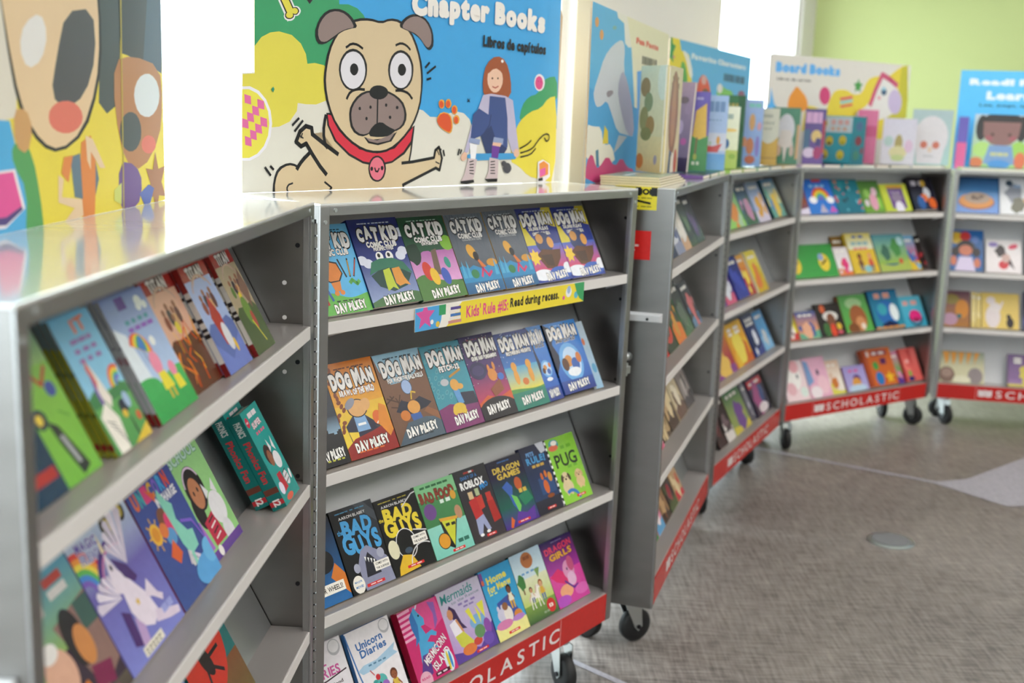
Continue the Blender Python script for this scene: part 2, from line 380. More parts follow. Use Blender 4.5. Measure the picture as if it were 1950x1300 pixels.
def make_case(i):
    global CASE_I; CASE_I = i
    r = empty('book_display_case', CM[i], CASE_LABEL[i], 'book case', 'wheeled folding metal book cases')
    m = MB(); m.box(0, W, 0, D, T - .005, T); m.build('top_panel', 'metal_top', r, bevel=.0012)
    for x0 in (0, W - .005):
        m = MB(); m.box(x0, x0 + .005, .004, D, B, T - .005); m.build('side_panel', 'metal', r)
    m = MB(); m.box(.005, W - .005, D - .004, D, B, T - .005); m.build('back_panel', 'metal', r)
    m = MB()
    m.box(0, FL, 0, .004, B, T - .005); m.box(W - FL, W, 0, .004, B, T - .005); m.box(FL, W - FL, 0, .004, T - FL, T - .005)
    m.box(FL - .002, FL, .004, .016, B, T - FL); m.box(W - FL, W - FL + .002, .004, .016, B, T - FL)
    m.build('front_frame', 'metal_frame', r, bevel=.0008)
    for k in (1, 2, 3):
        z = SZ[k]; m = MB(); m.box(.0065, W - .0065, .0055, D - .006, z - .003, z); sh = m.build('shelf', 'shelf_metal', r)
        m = MB(); m.box(FL + .001, W - FL - .001, .0015, .0054, z - LIP, z); m.box(FL + .001, W - FL - .001, .0054, .016, z - LIP, z - LIP + .002)
        m.build('shelf_edge', 'white_paint', sh, bevel=.0008)
        for xa, xb in ((FL, FL + .06), (W - FL, W - FL - .06)):
            m = MB(); m.prism([(xa, .006, z - LIP - .001), (xb, .006, z - LIP - .001), ((xa + xb) / 2, .05, z - LIP - .018)], (0, 0, .004)); m.build('shelf_bracket', 'grey_paint_lit_back', r)
    m = MB(); m.box(.0065, W - .0065, .0055, D - .006, SZ[4] - .003, SZ[4]); m.box(FL + .001, W - FL - .001, .004, .0055, B + .004, SZ[4]); m.build('shelf', 'shelf_metal', r, bevel=.0008)
    for k in (1, 2, 3, 4):
        z = SZ[k]; zt = (SZ[k - 1] if k > 1 else T) - .03; v1 = BACKV + (zt - z) * math.tan(SLOPE)
        m = MB(); m.prism([(.008, BACKV, z + .001), (.008, v1, zt), (.008, v1 + .004, zt), (.008, BACKV + .004, z + .001)], (W - .016, 0, 0)); m.build('sloped_back', 'grey_paint_lit_back' if i > 3 else 'back_metal', r)  # last two cases: paler colour stands in for brighter light on the metal back
    m = MB(); bw, bh = W - 2 * FL - .002, SZ[4] - B - .003; m.box(FL + .001, FL + .001 + bw, .0012, .004, B + .001, B + .001 + bh, lin('bf2622'))
    a = Art(m, bw, bh, (FL + .001, .0012, B + .001), (1, 0, 0), (0, 0, 1), (0, -1, 0)); fx = lambda x: (x - FL - .001) / bw
    a.rect(fx(.897), 0, fx(.9), 1, 'dc8f8a'); a.rect(fx(.222), 0, fx(.225), 1, 'dc8f8a')
    a.text('SCHOLASTIC', fx(.610), .5, .567 / bw, .5, 'e8dedd', bold=.012, sp=.26)
    ex = lambda q: [(fx(.236 + .07 * x), .2 + .6 * y) for x, y in q]
    a.poly(ex([(.0, .2), (.25, .12), (.5, .2), (.75, .12), (1, .2), (1, .9), (.75, .8), (.5, .9), (.25, .8), (0, .9)]), 'ece4e4')
    a.line(ex([(.5, .2), (.5, .9)]), .004, 'c9a5a3'); a.line(ex([(.12, .45), (.4, .48)]), .003, 'c9a5a3'); a.line(ex([(.6, .48), (.88, .45)]), .003, 'c9a5a3')
    m.build('name_band', 'print', r)['label'] = 'red band with pale lettering along the bottom edge'
    for k, (x, y, a) in enumerate(CASTERS[i]): caster(r, x, y, a)
    for x, z in ((.012, T - .035), (.038, T - .013), (W - .012, T - .035), (W - .038, T - .013)):
        m = MB(); m.cyl((x, -.002, z), (0, 1, 0), .004, .002, 12); m.build('rivet', 'steel', r)
    for z in (1.303, 1.081, .855, .633):
        m = MB(); m.cyl((W - .0065, .03, z), (1, 0, 0), .0045, .0015, 12); m.build('screw', 'dark_steel', r)
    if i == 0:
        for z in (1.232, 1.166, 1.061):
            m = MB(); m.cyl((W - .0065, .055, z), (1, 0, 0), .0042, .0015, 14); m.build('lit_hole_disc', 'lit_hole_white', r)  # white discs standing in for window light seen through holes in the side
    if i in (0, 2):                                     # carrying handle folded out of the left side
        m = MB(); m.prism([(-.001, .015, 1.008), (-.022, .02, 1.012), (-.024, .02, 1.032), (-.001, .015, 1.036)], (0, .16, 0)); h = m.build('handle', 'grey_paint_lit_back', r, bevel=.002)
        m = MB(); m.cyl((-.0235, .055, 1.02), (-1, 0, 0), .004, .002, 12); m.build('handle_screw', 'dark_steel', h)
    if i in (1, 3, 5):                                   # catch on the free edge
        m = MB(); m.box(W, W + .03, .012, .02, .862, .9); m.box(W + .008, W + .034, .006, .026, .87, .892); l = m.build('latch', 'steel', r, bevel=.002)
        m = MB(); m.cyl((W, .016, .918), (1, 0, 0), .012, .034, 16); m.build('latch_knob', 'steel', l, smooth=True)
    if i in (0, 2, 4):                                   # piano hinge to the next case
        m = MB(); z = B + .02
        while z < 1.33:
            m.cyl((W + .0062, .001, z), (0, 0, 1), .0052, .021, 12); z += .0245
        h = m.build('piano_hinge', 'metal_frame', r); m = MB(); m.cyl((W + .0062, .001, B + .02), (0, 0, 1), .0032, 1.18, 8); m.build('hinge_pin', 'dark_steel', h)
    if i == 2:
        m = MB(); m.box(-.0008, 0, .05, .17, 1.322, T - .001); m.box(-.0008, .0, .05, .17, T - .001, T + .0006); m.box(0, .02, .05, .17, T, T + .0006)
        for n in range(len(m.v)): m.c[n] = lin('e3d433')
        a = Art(m, .12, .062, (-.0008, .17, 1.322), (0, -1, 0), (0, 0, 1), (-1, 0, 0)); a.rect(0, .62, .62, 1, '16181a'); a.text('CAUTION', .5, .8, .92, .26, '16181a', bold=.05)
        a.rect(.02, .64, .5, .97, 'e3d433'); a.text('CAUTION', .5, .81, .9, .25, '16181a', bold=.05); a.rect(.86, .62, 1, 1, '16181a')
        a.bars(.5, .5, .4, .05, '8d852a'); a.poly([(.5, .36), (.86, .24), (.86, .34), (.5, .46)], '16181a'); a.bars(.5, .12, .4, .05, '8d852a')
        m.build('warning_label', 'print', r)['label'] = 'yellow and black warning label'
        m = MB(); m.box(-.0008, 0, .061, .14, 1.183, 1.264, lin('cf2420')); a = Art(m, .079, .081, (-.0008, .14, 1.183), (0, -1, 0), (0, 0, 1), (-1, 0, 0)); a.bars(.1, .45, .5, .07, 'e9c9c5'); a.bars(.1, .3, .4, .05, 'e9c9c5', 2)
        m.build('red_label', 'print', r)['label'] = 'plain red label'
    return r
for i in range(6): make_case(i)

# yellow strip stuck on the top shelf of the second case
m = MB(); SL, SHh = .64, .05
m.box(0, SL, 0, .0012, 0, SHh, lin('efe9dc'))
a = Art(m, SL, SHh, (0, 0, 0), (1, 0, 0), (0, 0, 1), (0, -1, 0))
a.bg('f1ece2'); a.poly([(.16, 0), (.19, .3), (.22, .8), (.24, 1), (1, 1), (1, 0)], 'ecd63f')
a.ell(.06, .6, .075, .075, '53a4dc'); a.rect(.12, .55, .155, 1, '3f9d63'); a.star(.05, .62, .05, 'd85aa0'); a.ell(.085, .32, .008, .008, 'f6f6f6')
for k, (c, x0, x1) in enumerate([('c98a86', .17, .24), ('e6dfd8', .175, .235), ('4a78b8', .18, .235), ('e6dfd8', .175, .23), ('5b4c8f', .18, .235)]):
    a.rect(x0, .1 + k * .15, x1, .23 + k * .15, c)
a.ell(.115, .18, .01, .01, 'e0c04a')
a.text("Kids' Rule #15:", .385, .48, .24, .62, 'dd4f86', bold=.03, rot=0); a.text('Read during recess.', .672, .5, .31, .56, '242324', bold=.045)
a.ell(.86, .35, .008, .008, 'd85aa0'); a.ell(.893, .6, .02, .02, 'f0f0f0'); a.ell(.893, .72, .012, .016, '9fb8d8'); a.ell(.945, .4, .014, .014, '63b7c9'); a.poly([(.93, 1), (.95, .5), (.97, .2), (1, 0), (1, 1)], '3f9d63')
s = m.build('shelf_sign', 'board_print'); s.matrix_world = CM[1] @ Matrix.Translation((.272, -.0012, 1.104)) @ Matrix.Rotation(math.radians(0), 4, 'Y')
tag(s, 'long yellow paper strip with a kids rule stuck across the upper shelf edge', 'sign')

# ---------------------------------------------------------------- books
PAGE = lin('e9e4d8')
def cover_mesh(w, L, t, art, spine, back=None, hard=False, die=None):
    """front board at z = 0, body towards -z, spine along x = 0; art(A) prints the front, spine = [(y0, y1, colour), ...] or a colour"""
    m = MB(); th = .0022 if hard else .0007
    sp = [(0, 1, spine)] if isinstance(spine, str) else [q for q in spine if len(q) == 3]
    bc = lin(back or sp[0][2])
    m.box(0, w, 0, L, -th, 0, bc); m.box(0, w, 0, L, -t, -t + th, bc); m.box(0, th, 0, L, -t + th, -th, lin(sp[0][2]))
    A = Art(m, w, L)
    art(A)
    if t > .0025:
        S = Art(m, t, L, (0, 0, -t), (0, 0, 1), (0, 1, 0), (-1, 0, 0))
        for y0, y1, c in sp: S.rect(0, y0, 1, y1, c)
        for q in ([] if isinstance(spine, str) else spine):
            if len(q) == 4:                                     # (text, y0, y1, colour) running down the spine
                txt, y0, y1, c = q
                S2 = Art(m, L, t, (0, L, -t), (0, -1, 0), (0, 0, 1), (-1, 0, 0)); S2.k = 3
                S2.text(txt, 1 - (y0 + y1) / 2, .5, y1 - y0, .5, c, bold=.03)
    return m
def page_mesh(w, L, t, hard=False):
    m = MB(); i = .003 if hard else .0012; th = .0022 if hard else .0007
    m.box(th, w - i, i, L - i, -t + th, -th, PAGE); return m
BOOKS = {}
def book_at(M, w, L, t, art, spine, label, name='paperback_book', cat='book', group=None, copies=0, step=None, copy_label=None, hard=False, back=None):
    r = empty(name, M, label, cat, group)
    cov = cover_mesh(w, L, t, art, spine, back, hard).build('cover', 'print', r)
    pg = page_mesh(w, L, t, hard).build('page_block', 'pages', r)
    for k in range(copies):
        r2 = r.copy(); C.objects.link(r2); r2.matrix_world = M @ Matrix.Translation(Vector(step) * (k + 1))
        r2['label'] = copy_label or label
        if group: r2['group'] = group
        for o in (cov, pg):
            o2 = o.copy(); C.objects.link(o2); o2.parent = r2
    return r
def book(i, s, u, w, L, art, spine, label, t=.012, v=.022, tilt=27, **k):
    q = math.radians(tilt); z = SZ[s] + .0006
    loc = Matrix(((1, 0, 0, u), (0, math.sin(q), -math.cos(q), v), (0, math.cos(q), math.sin(q), z + t * math.sin(q)), (0, 0, 0, 1)))
    if k.get('copies'): k['step'] = (0, (t + .0012) * math.tan(q), -(t + .0012))
    return book_at(CM[i] @ loc, w, L, t, art, spine, label, **k)

def author(A, y=.12, c='f4f2ee', out='141518', w=.62, x=.55):
    A.text('DAV PiLKEY', x, y, w, .095, c, out, .06, bold=.07, jit=.7, rot=3)
def logo(A, a, b=None, out='141518', c='f1efec', y=.80, x=.5, w=.82, h=.13, c2=None):
    A.text(a, x, y, w, h, c, out, .085, bold=.085, jit=.8)
    if b: A.text(b, x + .03, y - .115, w * .68, .062, c2 or c, out, .07, bold=.04, jit=.6)
def stars(A, n, seed, c, x0=0, x1=1, y0=0, y1=1, r=.008):
    q = random.Random(seed)
    for _ in range(n): A.ell(q.uniform(x0, x1), q.uniform(y0, y1), r, r, c, n=6)
def skyline(A, c, y, seed):
    q = random.Random(seed); x = 0; pts = [(0, 0)]
    while x < 1: h = y + q.uniform(0, .18); d = q.uniform(.05, .12); pts += [(x, h), (min(1, x + d), h)]; x += d
    A.poly(pts + [(1, 0)], c)
def hill(A, c, y, seed=1, amp=.05):
    q = random.Random(seed); a, b, p = q.uniform(3, 6), q.uniform(5, 9), q.uniform(0, 6)
    A.poly([(0, 0)] + [(x / 14, y + amp * math.sin(a * x / 14 + p) + amp * .4 * math.sin(b * x / 14)) for x in range(15)] + [(1, 0)], c)
def blob(A, x, y, r, c, seed=1, out=None, sy=1.2):
    q = random.Random(seed); n = 14; rr = [r * q.uniform(.75, 1.15) for _ in range(n)]
    def pts(k): return [(x + k * rr[j] * math.cos(2 * PI * j / n), y + k * rr[j] * sy * math.sin(2 * PI * j / n) * A.W / A.H) for j in range(n)]
    if out: A.poly(pts(1.12), out)
    A.poly(pts(1), c)
def red_tab(A, x=.5, y=.055, w=.34, rot=0):
    A.rect(x - w / 2, y - .018, x + w / 2, y + .018, 'cf2b2b'); A.bars(x - w * .3, y - .006, w * .7, .012, 'f2d9d6', 5, 2)
def sticker(A, x0, y0, x1, y1, t1, t2=None):
    A.rect(x0, y0, x1, y1, 'f3efe6')
    if t2: A.text(t1, (x0 + x1) / 2, y1 - (y1 - y0) * .28, (x1 - x0) * .8, (y1 - y0) * .24, '2a2622', bold=.02); A.text(t2, (x0 + x1) / 2, y0 + (y1 - y0) * .26, (x1 - x0) * .85, (y1 - y0) * .24, '2a2622', bold=.02)
    else: A.text(t1, (x0 + x1) / 2, (y0 + y1) / 2, (x1 - x0) * .85, (y1 - y0) * .5, '2a2622', bold=.02)
def subline(A, y=.925, c='c9d4e2', seed=2): A.bars(.18, y, .66, .012, c, seed, 9)
def tree(A, x, y, h, c='2f6b3a', tr='6b4a30'):
    A.rect(x - .02, y, x + .02, y + h * .5, tr); blob(A, x, y + h * .7, h * .5, c, 3)
def horse(A, x, y, s, c='efe9ee', mane='b9a3d6', flip=1):
    def P(q): return [(x + flip * a * s, y + b * s * A.W / A.H) for a, b in q]
    A.poly(P([(-.5, .1), (-.42, .32), (-.1, .36), (.15, .34), (.3, .6), (.36, .78), (.46, .8), (.62, .62), (.6, .54), (.46, .56), (.42, .4), (.4, .1), (.34, -.02), (.1, .04), (-.2, .02)]), c)
    for lx, k in ((-.44, -.06), (-.3, .04), (.2, .0), (.33, .12)): A.poly(P([(lx - .05, .15), (lx + .06, .15), (lx + .04 + k, -.2), (lx + .05 + k * 1.6, -.5), (lx - .03 + k * 1.6, -.5), (lx - .03 + k, -.2)]), c)
    A.poly(P([(.36, .8), (.2, .74), (.1, .5), (.02, .4), (.12, .3), (.26, .5)]), mane); A.poly(P([(-.48, .3), (-.62, .2), (-.7, -.1), (-.56, .02), (-.46, .14)]), mane)
    A.ell(x + flip * .45 * s, y + .69 * s * A.W / A.H, .025 * s, .025 * s, '3a3040', n=8)
def wing(A, x, y, s, c='e9e0ea', flip=1, rot=0):
    for k in range(5):
        q = math.radians(rot + 20 + k * 17); l = s * (1 - .1 * k)
        A.poly([(x, y), (x + flip * l * math.cos(q - .12), y + l * math.sin(q - .12) * A.W / A.H), (x + flip * l * 1.06 * math.cos(q), y + l * 1.06 * math.sin(q) * A.W / A.H), (x + flip * l * math.cos(q + .12), y + l * math.sin(q + .12) * A.W / A.H)], c if k % 2 else 'd6cbdc')
def rainbow(A, x, y, r, wd=.03, a0=0, a1=180):
    for k, c in enumerate(('d8473f', 'e8923a', 'e9d24a', '62b356', '4a86cf', '7a5bb5')): A.arc(x, y, r - (k + 1) * wd, r - k * wd, a0, a1, c)
def puppy(A, x, y, s, c='d9b98a', d='6b4c34'):
    A.ell(x, y, .5 * s, .42 * s, c); A.ell(x - .02 * s, y + .55 * s * A.W / A.H, .36 * s, .34 * s, c)
    for e in (-1, 1): A.ell(x + e * .34 * s, y + .55 * s * A.W / A.H, .12 * s, .24 * s, d, rot=e * 20); A.ell(x + e * .13 * s - .02 * s, y + .6 * s * A.W / A.H, .05 * s, .05 * s, '201a18', n=8); A.ell(x + e * .2 * s, y - .3 * s * A.W / A.H, .12 * s, .2 * s, c)
    A.ell(x - .02 * s, y + .46 * s * A.W / A.H, .09 * s, .06 * s, '201a18', n=10)
def kid(A, x, y, s, skin, hair, top, leg='3d4f80'):
    k = A.W / A.H
    A.ell(x, y + .78 * s * k, .27 * s, .3 * s, hair); A.poly([(x - .2 * s, y + .5 * s * k), (x + .2 * s, y + .5 * s * k), (x + .27 * s, y - .05 * s * k), (x - .27 * s, y - .05 * s * k)], top)
    for e in (-1, 1):
        A.poly([(x + e * .19 * s, y + .46 * s * k), (x + e * .42 * s, y + .1 * s * k), (x + e * .36 * s, y + .04 * s * k), (x + e * .17 * s, y + .3 * s * k)], skin)
        A.poly([(x + e * .04 * s, y - .03 * s * k), (x + e * .24 * s, y - .03 * s * k), (x + e * .2 * s, y - .55 * s * k), (x + e * .07 * s, y - .55 * s * k)], leg)
    A.ell(x, y + .7 * s * k, .2 * s, .24 * s, skin)
    for e in (-1, 1): A.ell(x + e * .08 * s, y + .72 * s * k, .025 * s, .03 * s, '2a1c18', n=7)
    A.line([(x - .06 * s, y + .6 * s * k), (x, y + .57 * s * k), (x + .06 * s, y + .6 * s * k)], .02 * s, '8a3c34')

# --- second case, upper shelf
def a_cat1(A):
    A.bg('4fa9dd', '6fbde8'); hill(A, '63b04c', .2, 2, .03)
    subline(A, .93, '1d3a56'); A.text('CAT KiD', .55, 0.818, .80, .145, 'f1efec', '141518', .09, bold=.085, jit=.8); A.text('COMiC CLUB', .55, 0.682, .62, .065, 'f1efec', '141518', .07, bold=.07, jit=.6)
    for x, c, q in ((.66, '2c2a2a', 8), (.74, 'd8a23a', -4), (.82, 'c94a3a', -14)):
        A.line([(x, .40), (x - q * .01, .60)], .03, '1b1b1d'); A.line([(x, .41), (x - q * .009, .58)], .016, c)
    A.poly([(.16, .40), (.2, .56), (.34, .60), (.54, .57), (.60, .44), (.5, .36), (.3, .35)], '1b1b1d'); A.poly([(.18, .41), (.22, .55), (.34, .585), (.52, .555), (.575, .445), (.48, .37), (.3, .365)], 'd8813a')
    A.poly([(.3, .35), (.5, .36), (.47, .25), (.34, .25)], 'd8813a'); A.ell(.36, .23, .05, .04, 'd8813a'); A.ell(.48, .235, .05, .04, 'd8813a')
    A.line([(.7, .33), (.76, .36), (.84, .31), (.9, .34)], .06, '57a14a'); A.line([(.08, .3), (.12, .12)], .05, 'b8302c'); A.line([(.17, .3), (.24, .16)], .045, '3c5c9c')
    A.bars(.3, .135, .5, .014, '1a3218', 3, 4); author(A, .075, w=.66)
def a_cat2(A):
    A.bg('8fa0c8', '1c2f78', 0, .55); A.bg('1c2f78', '1d2a6b', .55, 1)
    for x, y in ((.06, .53), (.16, .49), (.92, .6), (.98, .82), (.85, .55)): A.ell(x, y, .1, .07, 'd9deee')
    subline(A, .94); A.text('CAT KiD', .52, 0.828, .80, .145, 'f1efec', '141518', .09, bold=.085, jit=.8); A.text('COMiC CLUB', .54, 0.697, .6, .065, 'f1efec', '141518', .07, bold=.07, jit=.6); A.text('PERSPECTIVES', .55, .645, .4, .038, 'f1efec', '141518', .07, bold=.06, jit=.4)
    for x in (.42, .62): A.ell(x, .555, .075, .075, 'f4f4f2'); A.ell(x - .01, .57, .03, .032, '16181a')
    A.poly([(.12, .36), (.22, .5), (.4, .535), (.66, .53), (.86, .47), (.98, .33), (.8, .38), (.5, .42), (.3, .4)], '2d7158'); A.poly([(.14, .35), (.3, .4), (.52, .425), (.8, .385), (.95, .33), (.8, .2), (.5, .15), (.25, .22)], '18423a')
    A.poly([(.38, .24), (.4, .4), (.54, .42), (.56, .24), (.6, .16), (.5, .2), (.38, .16)], 'b8c83a'); A.poly([(.58, .24), (.58, .41), (.74, .42), (.78, .3), (.86, .2), (.76, .22), (.64, .2)], 'd8923a')
    hill(A, '3f6b3a', .1, 5, .05); author(A, .07)
def a_cat3(A):
    A.bg('2a5a3c', '1f4632'); A.bg('dba0cf', 'b06aa8', .2, .58); A.poly([(0, .62), (.2, .54), (.4, .6), (.5, .56), (.62, .62), (.8, .6), (1, .66), (1, 1), (0, 1)], '234f36')
    A.poly([(.44, .3), (.5, .58), (.62, .6), (.58, .28)], '6d5a4a'); A.ell(.9, .66, .14, .12, '7fb43a'); blob(A, .14, .56, .16, '163626', 4)
    subline(A, .945, '9ec4ae'); A.text('CAT KiD', .5, 0.848, .80, .145, 'f1efec', '141518', .09, bold=.085, jit=.8); A.text('COMiC CLUB', .53, 0.717, .6, .062, 'f1efec', '141518', .07, bold=.07, jit=.6); A.text('ON PURPOSE', .53, .668, .36, .036, 'f1efec', '141518', .07, bold=.06, jit=.4)
    hill(A, '4d7a3a', .22, 8, .06)
    for x, y, c, r in ((.3, .34, 'c93a2a', .1), (.42, .27, 'e0b62e', .09), (.66, .26, '3a57b0', .09), (.78, .42, '2f8f80', .06)): A.ell(x, y, r, r * 1.5, c, rot=12)
    author(A, .08)
def a_cat4(A):
    A.bg('454d57', '6a727c'); q = random.Random(4)
    for k in range(9): A.line([(q.random(), 1), (q.random(), .45)], .02, '59626c')
    subline(A, .945, 'c8ccd0'); A.text('CAT KiD', .5, 0.853, .80, .145, 'e9e7e4', '1b1d20', .09, bold=.085, jit=.8); A.text('COMiC CLUB', .53, 0.722, .62, .062, 'e9e7e4', '1b1d20', .07, bold=.07, jit=.6); A.text('COLLABORATIONS', .54, .675, .5, .034, 'b9bcc0', '1b1d20', .05, bold=.04)
    A.ell(.42, .52, .1, .14, 'd8a03a', rot=30); A.poly([(.44, .5), (.6, .38), (.7, .3), (.56, .32)], 'd0702e'); A.ell(.5, .46, .07, .08, '1b1b1d'); A.ell(.86, .36, .14, .07, 'c98f2e')
    A.poly([(0, .34), (.1, .36), (.2, .31), (.36, .35), (.55, .3), (.75, .33), (.88, .3), (1, .34), (1, 0), (0, 0)], '2f86b8')
    for x in (.08, .2, .92): A.poly([(x - .05, .2), (x, .42), (x + .05, .2)], '4aa4cc')
    A.ell(.34, .24, .1, .08, '2f7a4a'); A.line([(.5, .2), (.58, .3), (.68, .2), (.78, .25)], .05, 'c93a6a'); A.bg('245a86', '2a6a98', 0, .14); author(A, .07)
def a_dm_sea(A):
    A.bg('2b3f92', '27337c'); A.poly([(.55, .8), (.75, 1), (1, 1), (1, .72)], 'c7b63e'); A.poly([(.02, .86), (.2, .62), (.34, .5), (.2, .3), (0, .42)], 'd2c23c')
    subline(A, .95); A.text('DOG MAN', .5, 0.838, .86, .15, 'e9e7e4', '141518', .09, bold=.085, jit=.8); A.text('20,000 FLEAS', .48, .715, .56, .055, 'e9e7e4', '141518', .07, bold=.06, jit=.4); A.text('UNDER THE SEA', .52, .65, .5, .045, 'e9e7e4', '141518', .07, bold=.06, jit=.4)
    A.bg('d84a5a', '4a6ac0', .12, .5); A.ell(.5, .52, .24, .2, '2f3c66'); A.ell(.4, .58, .1, .09, 'c98f4a'); A.ell(.68, .52, .09, .1, 'd89a4a')
    A.poly([(.18, .36), (.4, .44), (.62, .42), (.9, .42), (.96, .5), (.84, .3), (.62, .16), (.36, .18)], '5e3a22'); A.poly([(.3, .36), (.62, .36), (.6, .2), (.4, .22)], '49301f')
    A.star(.12, .34, .16, 'e6c23a', 7, .6); A.ell(.2, .1, .28, .1, 'e9ecf4'); A.ell(.7, .1, .32, .12, '3f63b8'); A.ell(.95, .16, .12, .1, 'e9ecf4'); author(A, .08, x=.58)
book(1, 1, .042, .130, .189, a_cat1, 'e9efe9', 'light blue and green comic paperback with coloured pencils, leftmost above the yellow strip', v=.024)
book(1, 1, .173, .148, .192, a_cat2, [(0, 1, '16205a'), (0, .2, '24406b'), ('CAT KID COMIC CLUB', .28, .78, '8fa0c8')], 'navy comic paperback with two white eyes above a green umbrella shape', t=.02)
book(1, 1, .324, .150, .192, a_cat3, '1d4a34', 'dark green and pink comic paperback with a tree, above the yellow strip', t=.014)
book(1, 1, .477, .138, .192, a_cat4, '8a6a3a', 'grey comic paperback with blue waves, just right of the green and pink tree book', t=.012)
book(1, 1, .618, .131, .194, a_cat4, 'b98f3a', 'grey comic paperback with blue waves, just left of the yellow and navy ship books', t=.012)
book(1, 1, .750, .146, .195, a_dm_sea, '1d2a66', 'yellow and navy comic paperback with a ship, the left one of the two', t=.013)
book(1, 1, .898, .150, .193, a_dm_sea, '1d2a66', 'yellow and navy comic paperback with a ship, rightmost above the yellow strip', t=.013)

# --- second case, second shelf
def a_black(A): A.bg('2c3a4a', '18202a'); A.bg('8fb0c8', '2c3a4a', .3, .5); skyline(A, '101418', .22, 3); A.bg('131416', '131416', 0, .2); author(A, .12, x=.5, w=.8); A.bars(.3, .05, .6, .018, 'b8b83a', 4, 4)
def a_brawl(A):
    A.bg('dfa02e', 'c9701c', .55, 1); A.bg('e8d23c', 'dfb234', 0, .55); q = random.Random(3)
    for k in range(16): A.ell(q.uniform(0, .16), .3 + k * .042, .045, .03, '7a3a16', rot=q.uniform(0, 90))
    A.bars(.2, .925, .62, .014, '5a2a10', 2, 7); A.text('DOG MAN', .5, 0.808, .86, .15, 'f1efec', '141518', .09, bold=.085, jit=.8); A.text('BRAWL OF THE WILD', .52, .675, .7, .06, 'f1efec', '7a3a16', .09, bold=.07, jit=.7)
    A.poly([(.1, .34), (.3, .44), (.52, .42), (.74, .3), (.86, .14), (.14, .14)], '23263c'); A.poly([(.3, .42), (.52, .42), (.56, .26), (.3, .26)], '7fa6d0'); A.ell(.42, .5, .2, .14, '1b1b1d'); A.ell(.42, .5, .18, .125, 'dba76a'); A.ell(.3, .56, .12, .06, '8d8f9c', rot=30); A.ell(.58, .52, .12, .09, 'dba76a', rot=25)
    A.rect(.34, .32, .5, .345, 'f4f4f4'); A.poly([(.12, .28), (.3, .26), (.28, .1), (.16, .12)], 'e8c63a'); A.ell(.76, .36, .1, .11, 'd8692a'); A.line([(.68, .28), (.9, .22)], .03, '3a3a3c'); A.line([(.72, .3), (.84, .36)], .02, 'f0f0f0')
    A.poly([(0, .12), (.2, .2), (.6, .24), (1, .3), (1, 0), (0, 0)], '8f1f18'); A.poly([(.74, .3), (.86, .5), (.98, .46), (1, .2), (.9, .14)], 'd8862a'); author(A, .12, x=.5, w=.68); A.bars(.2, .05, .56, .014, 'd8692a', 6, 4)
def a_whom(A):
    A.bg('6b4a36', '7a5640'); A.poly([(0, 1), (1, 1), (.92, .8), (.6, .66), (.2, .66), (.06, .82)], '8fb9d0'); q = random.Random(6)
    for k in range(7): A.line([(q.uniform(0, .4), q.uniform(.2, .6)), (q.uniform(0, .4), q.uniform(.3, .6))], .02, '4a3224')
    A.bars(.2, .935, .62, .014, '26465a', 2, 7); A.text('DOG MAN', .53, 0.828, .86, .15, 'f1efec', '141518', .09, bold=.085, jit=.8); A.text('FOR WHOM THE BALL ROLLS', .54, .70, .76, .05, 'f1efec', '141518', .09, bold=.07, jit=.6)
    A.ell(.5, .6, .11, .115, '2a4a66'); A.ell(.5, .6, .1, .105, '9fb6dc'); A.poly([(.14, .36), (.3, .47), (.5, .42), (.7, .47), (.92, .38), (.8, .34), (.6, .32), (.36, .3)], '1f2434'); A.ell(.52, .37, .13, .1, 'd89a4a'); A.poly([(.4, .3), (.62, .3), (.66, .14), (.46, .12)], '3a5fa0'); A.ell(.3, .3, .1, .08, 'c9762e'); A.line([(.52, .46), (.56, .54), (.64, .52)], .025, 'd8b23a')
    A.poly([(0, 0), (.3, .22), (.7, .24), (1, .2), (1, 0)], '4a5b68'); A.poly([(.7, .3), (1, .16), (1, .26), (.8, .34)], '8a5a3a'); author(A, .12, x=.55, w=.66); A.bars(.3, .05, .5, .014, '2a363e', 6, 4)
def a_fetch(A):
    A.bg('3f8f9e', '2f8ba0'); q = random.Random(9)
    for k in range(20): x, y = q.uniform(0, .45), q.uniform(.35, .9); A.ell(x, y, .05, .03, '5fa8b4', rot=40); A.ell(x, y, .035, .02, '3b8496', rot=40)
    A.bars(.2, .94, .6, .012, '16404a', 2, 7); A.text('DOG MAN', .54, 0.838, .86, .15, 'f1efec', '141518', .09, bold=.085, jit=.8); A.text('FETCH-22', .56, .705, .5, .06, 'f1efec', '141518', .09, bold=.07, jit=.6)
    A.poly([(.5, .36), (.66, .4), (.98, .38), (1, .2), (.7, .24), (.5, .26)], '23263c'); A.poly([(.48, .44), (.62, .45), (.66, .28), (.52, .26)], '5a94c8'); A.ell(.56, .5, .11, .1, 'd9a04a'); A.ell(.68, .47, .08, .05, 'd9a04a'); A.line([(.5, .6), (.8, .66)], .04, 'b8862e'); A.ell(.34, .55, .1, .06, 'b9bcc2')
    A.poly([(0, .26), (.3, .3), (.6, .25), (1, .24), (1, 0), (0, 0)], '7a2f66'); A.ell(.5, .23, .16, .09, 'd8b23a'); A.ell(.38, .2, .06, .06, 'd8b23a'); A.ell(.6, .18, .06, .06, 'd8b23a'); author(A, .11, x=.6, w=.6)
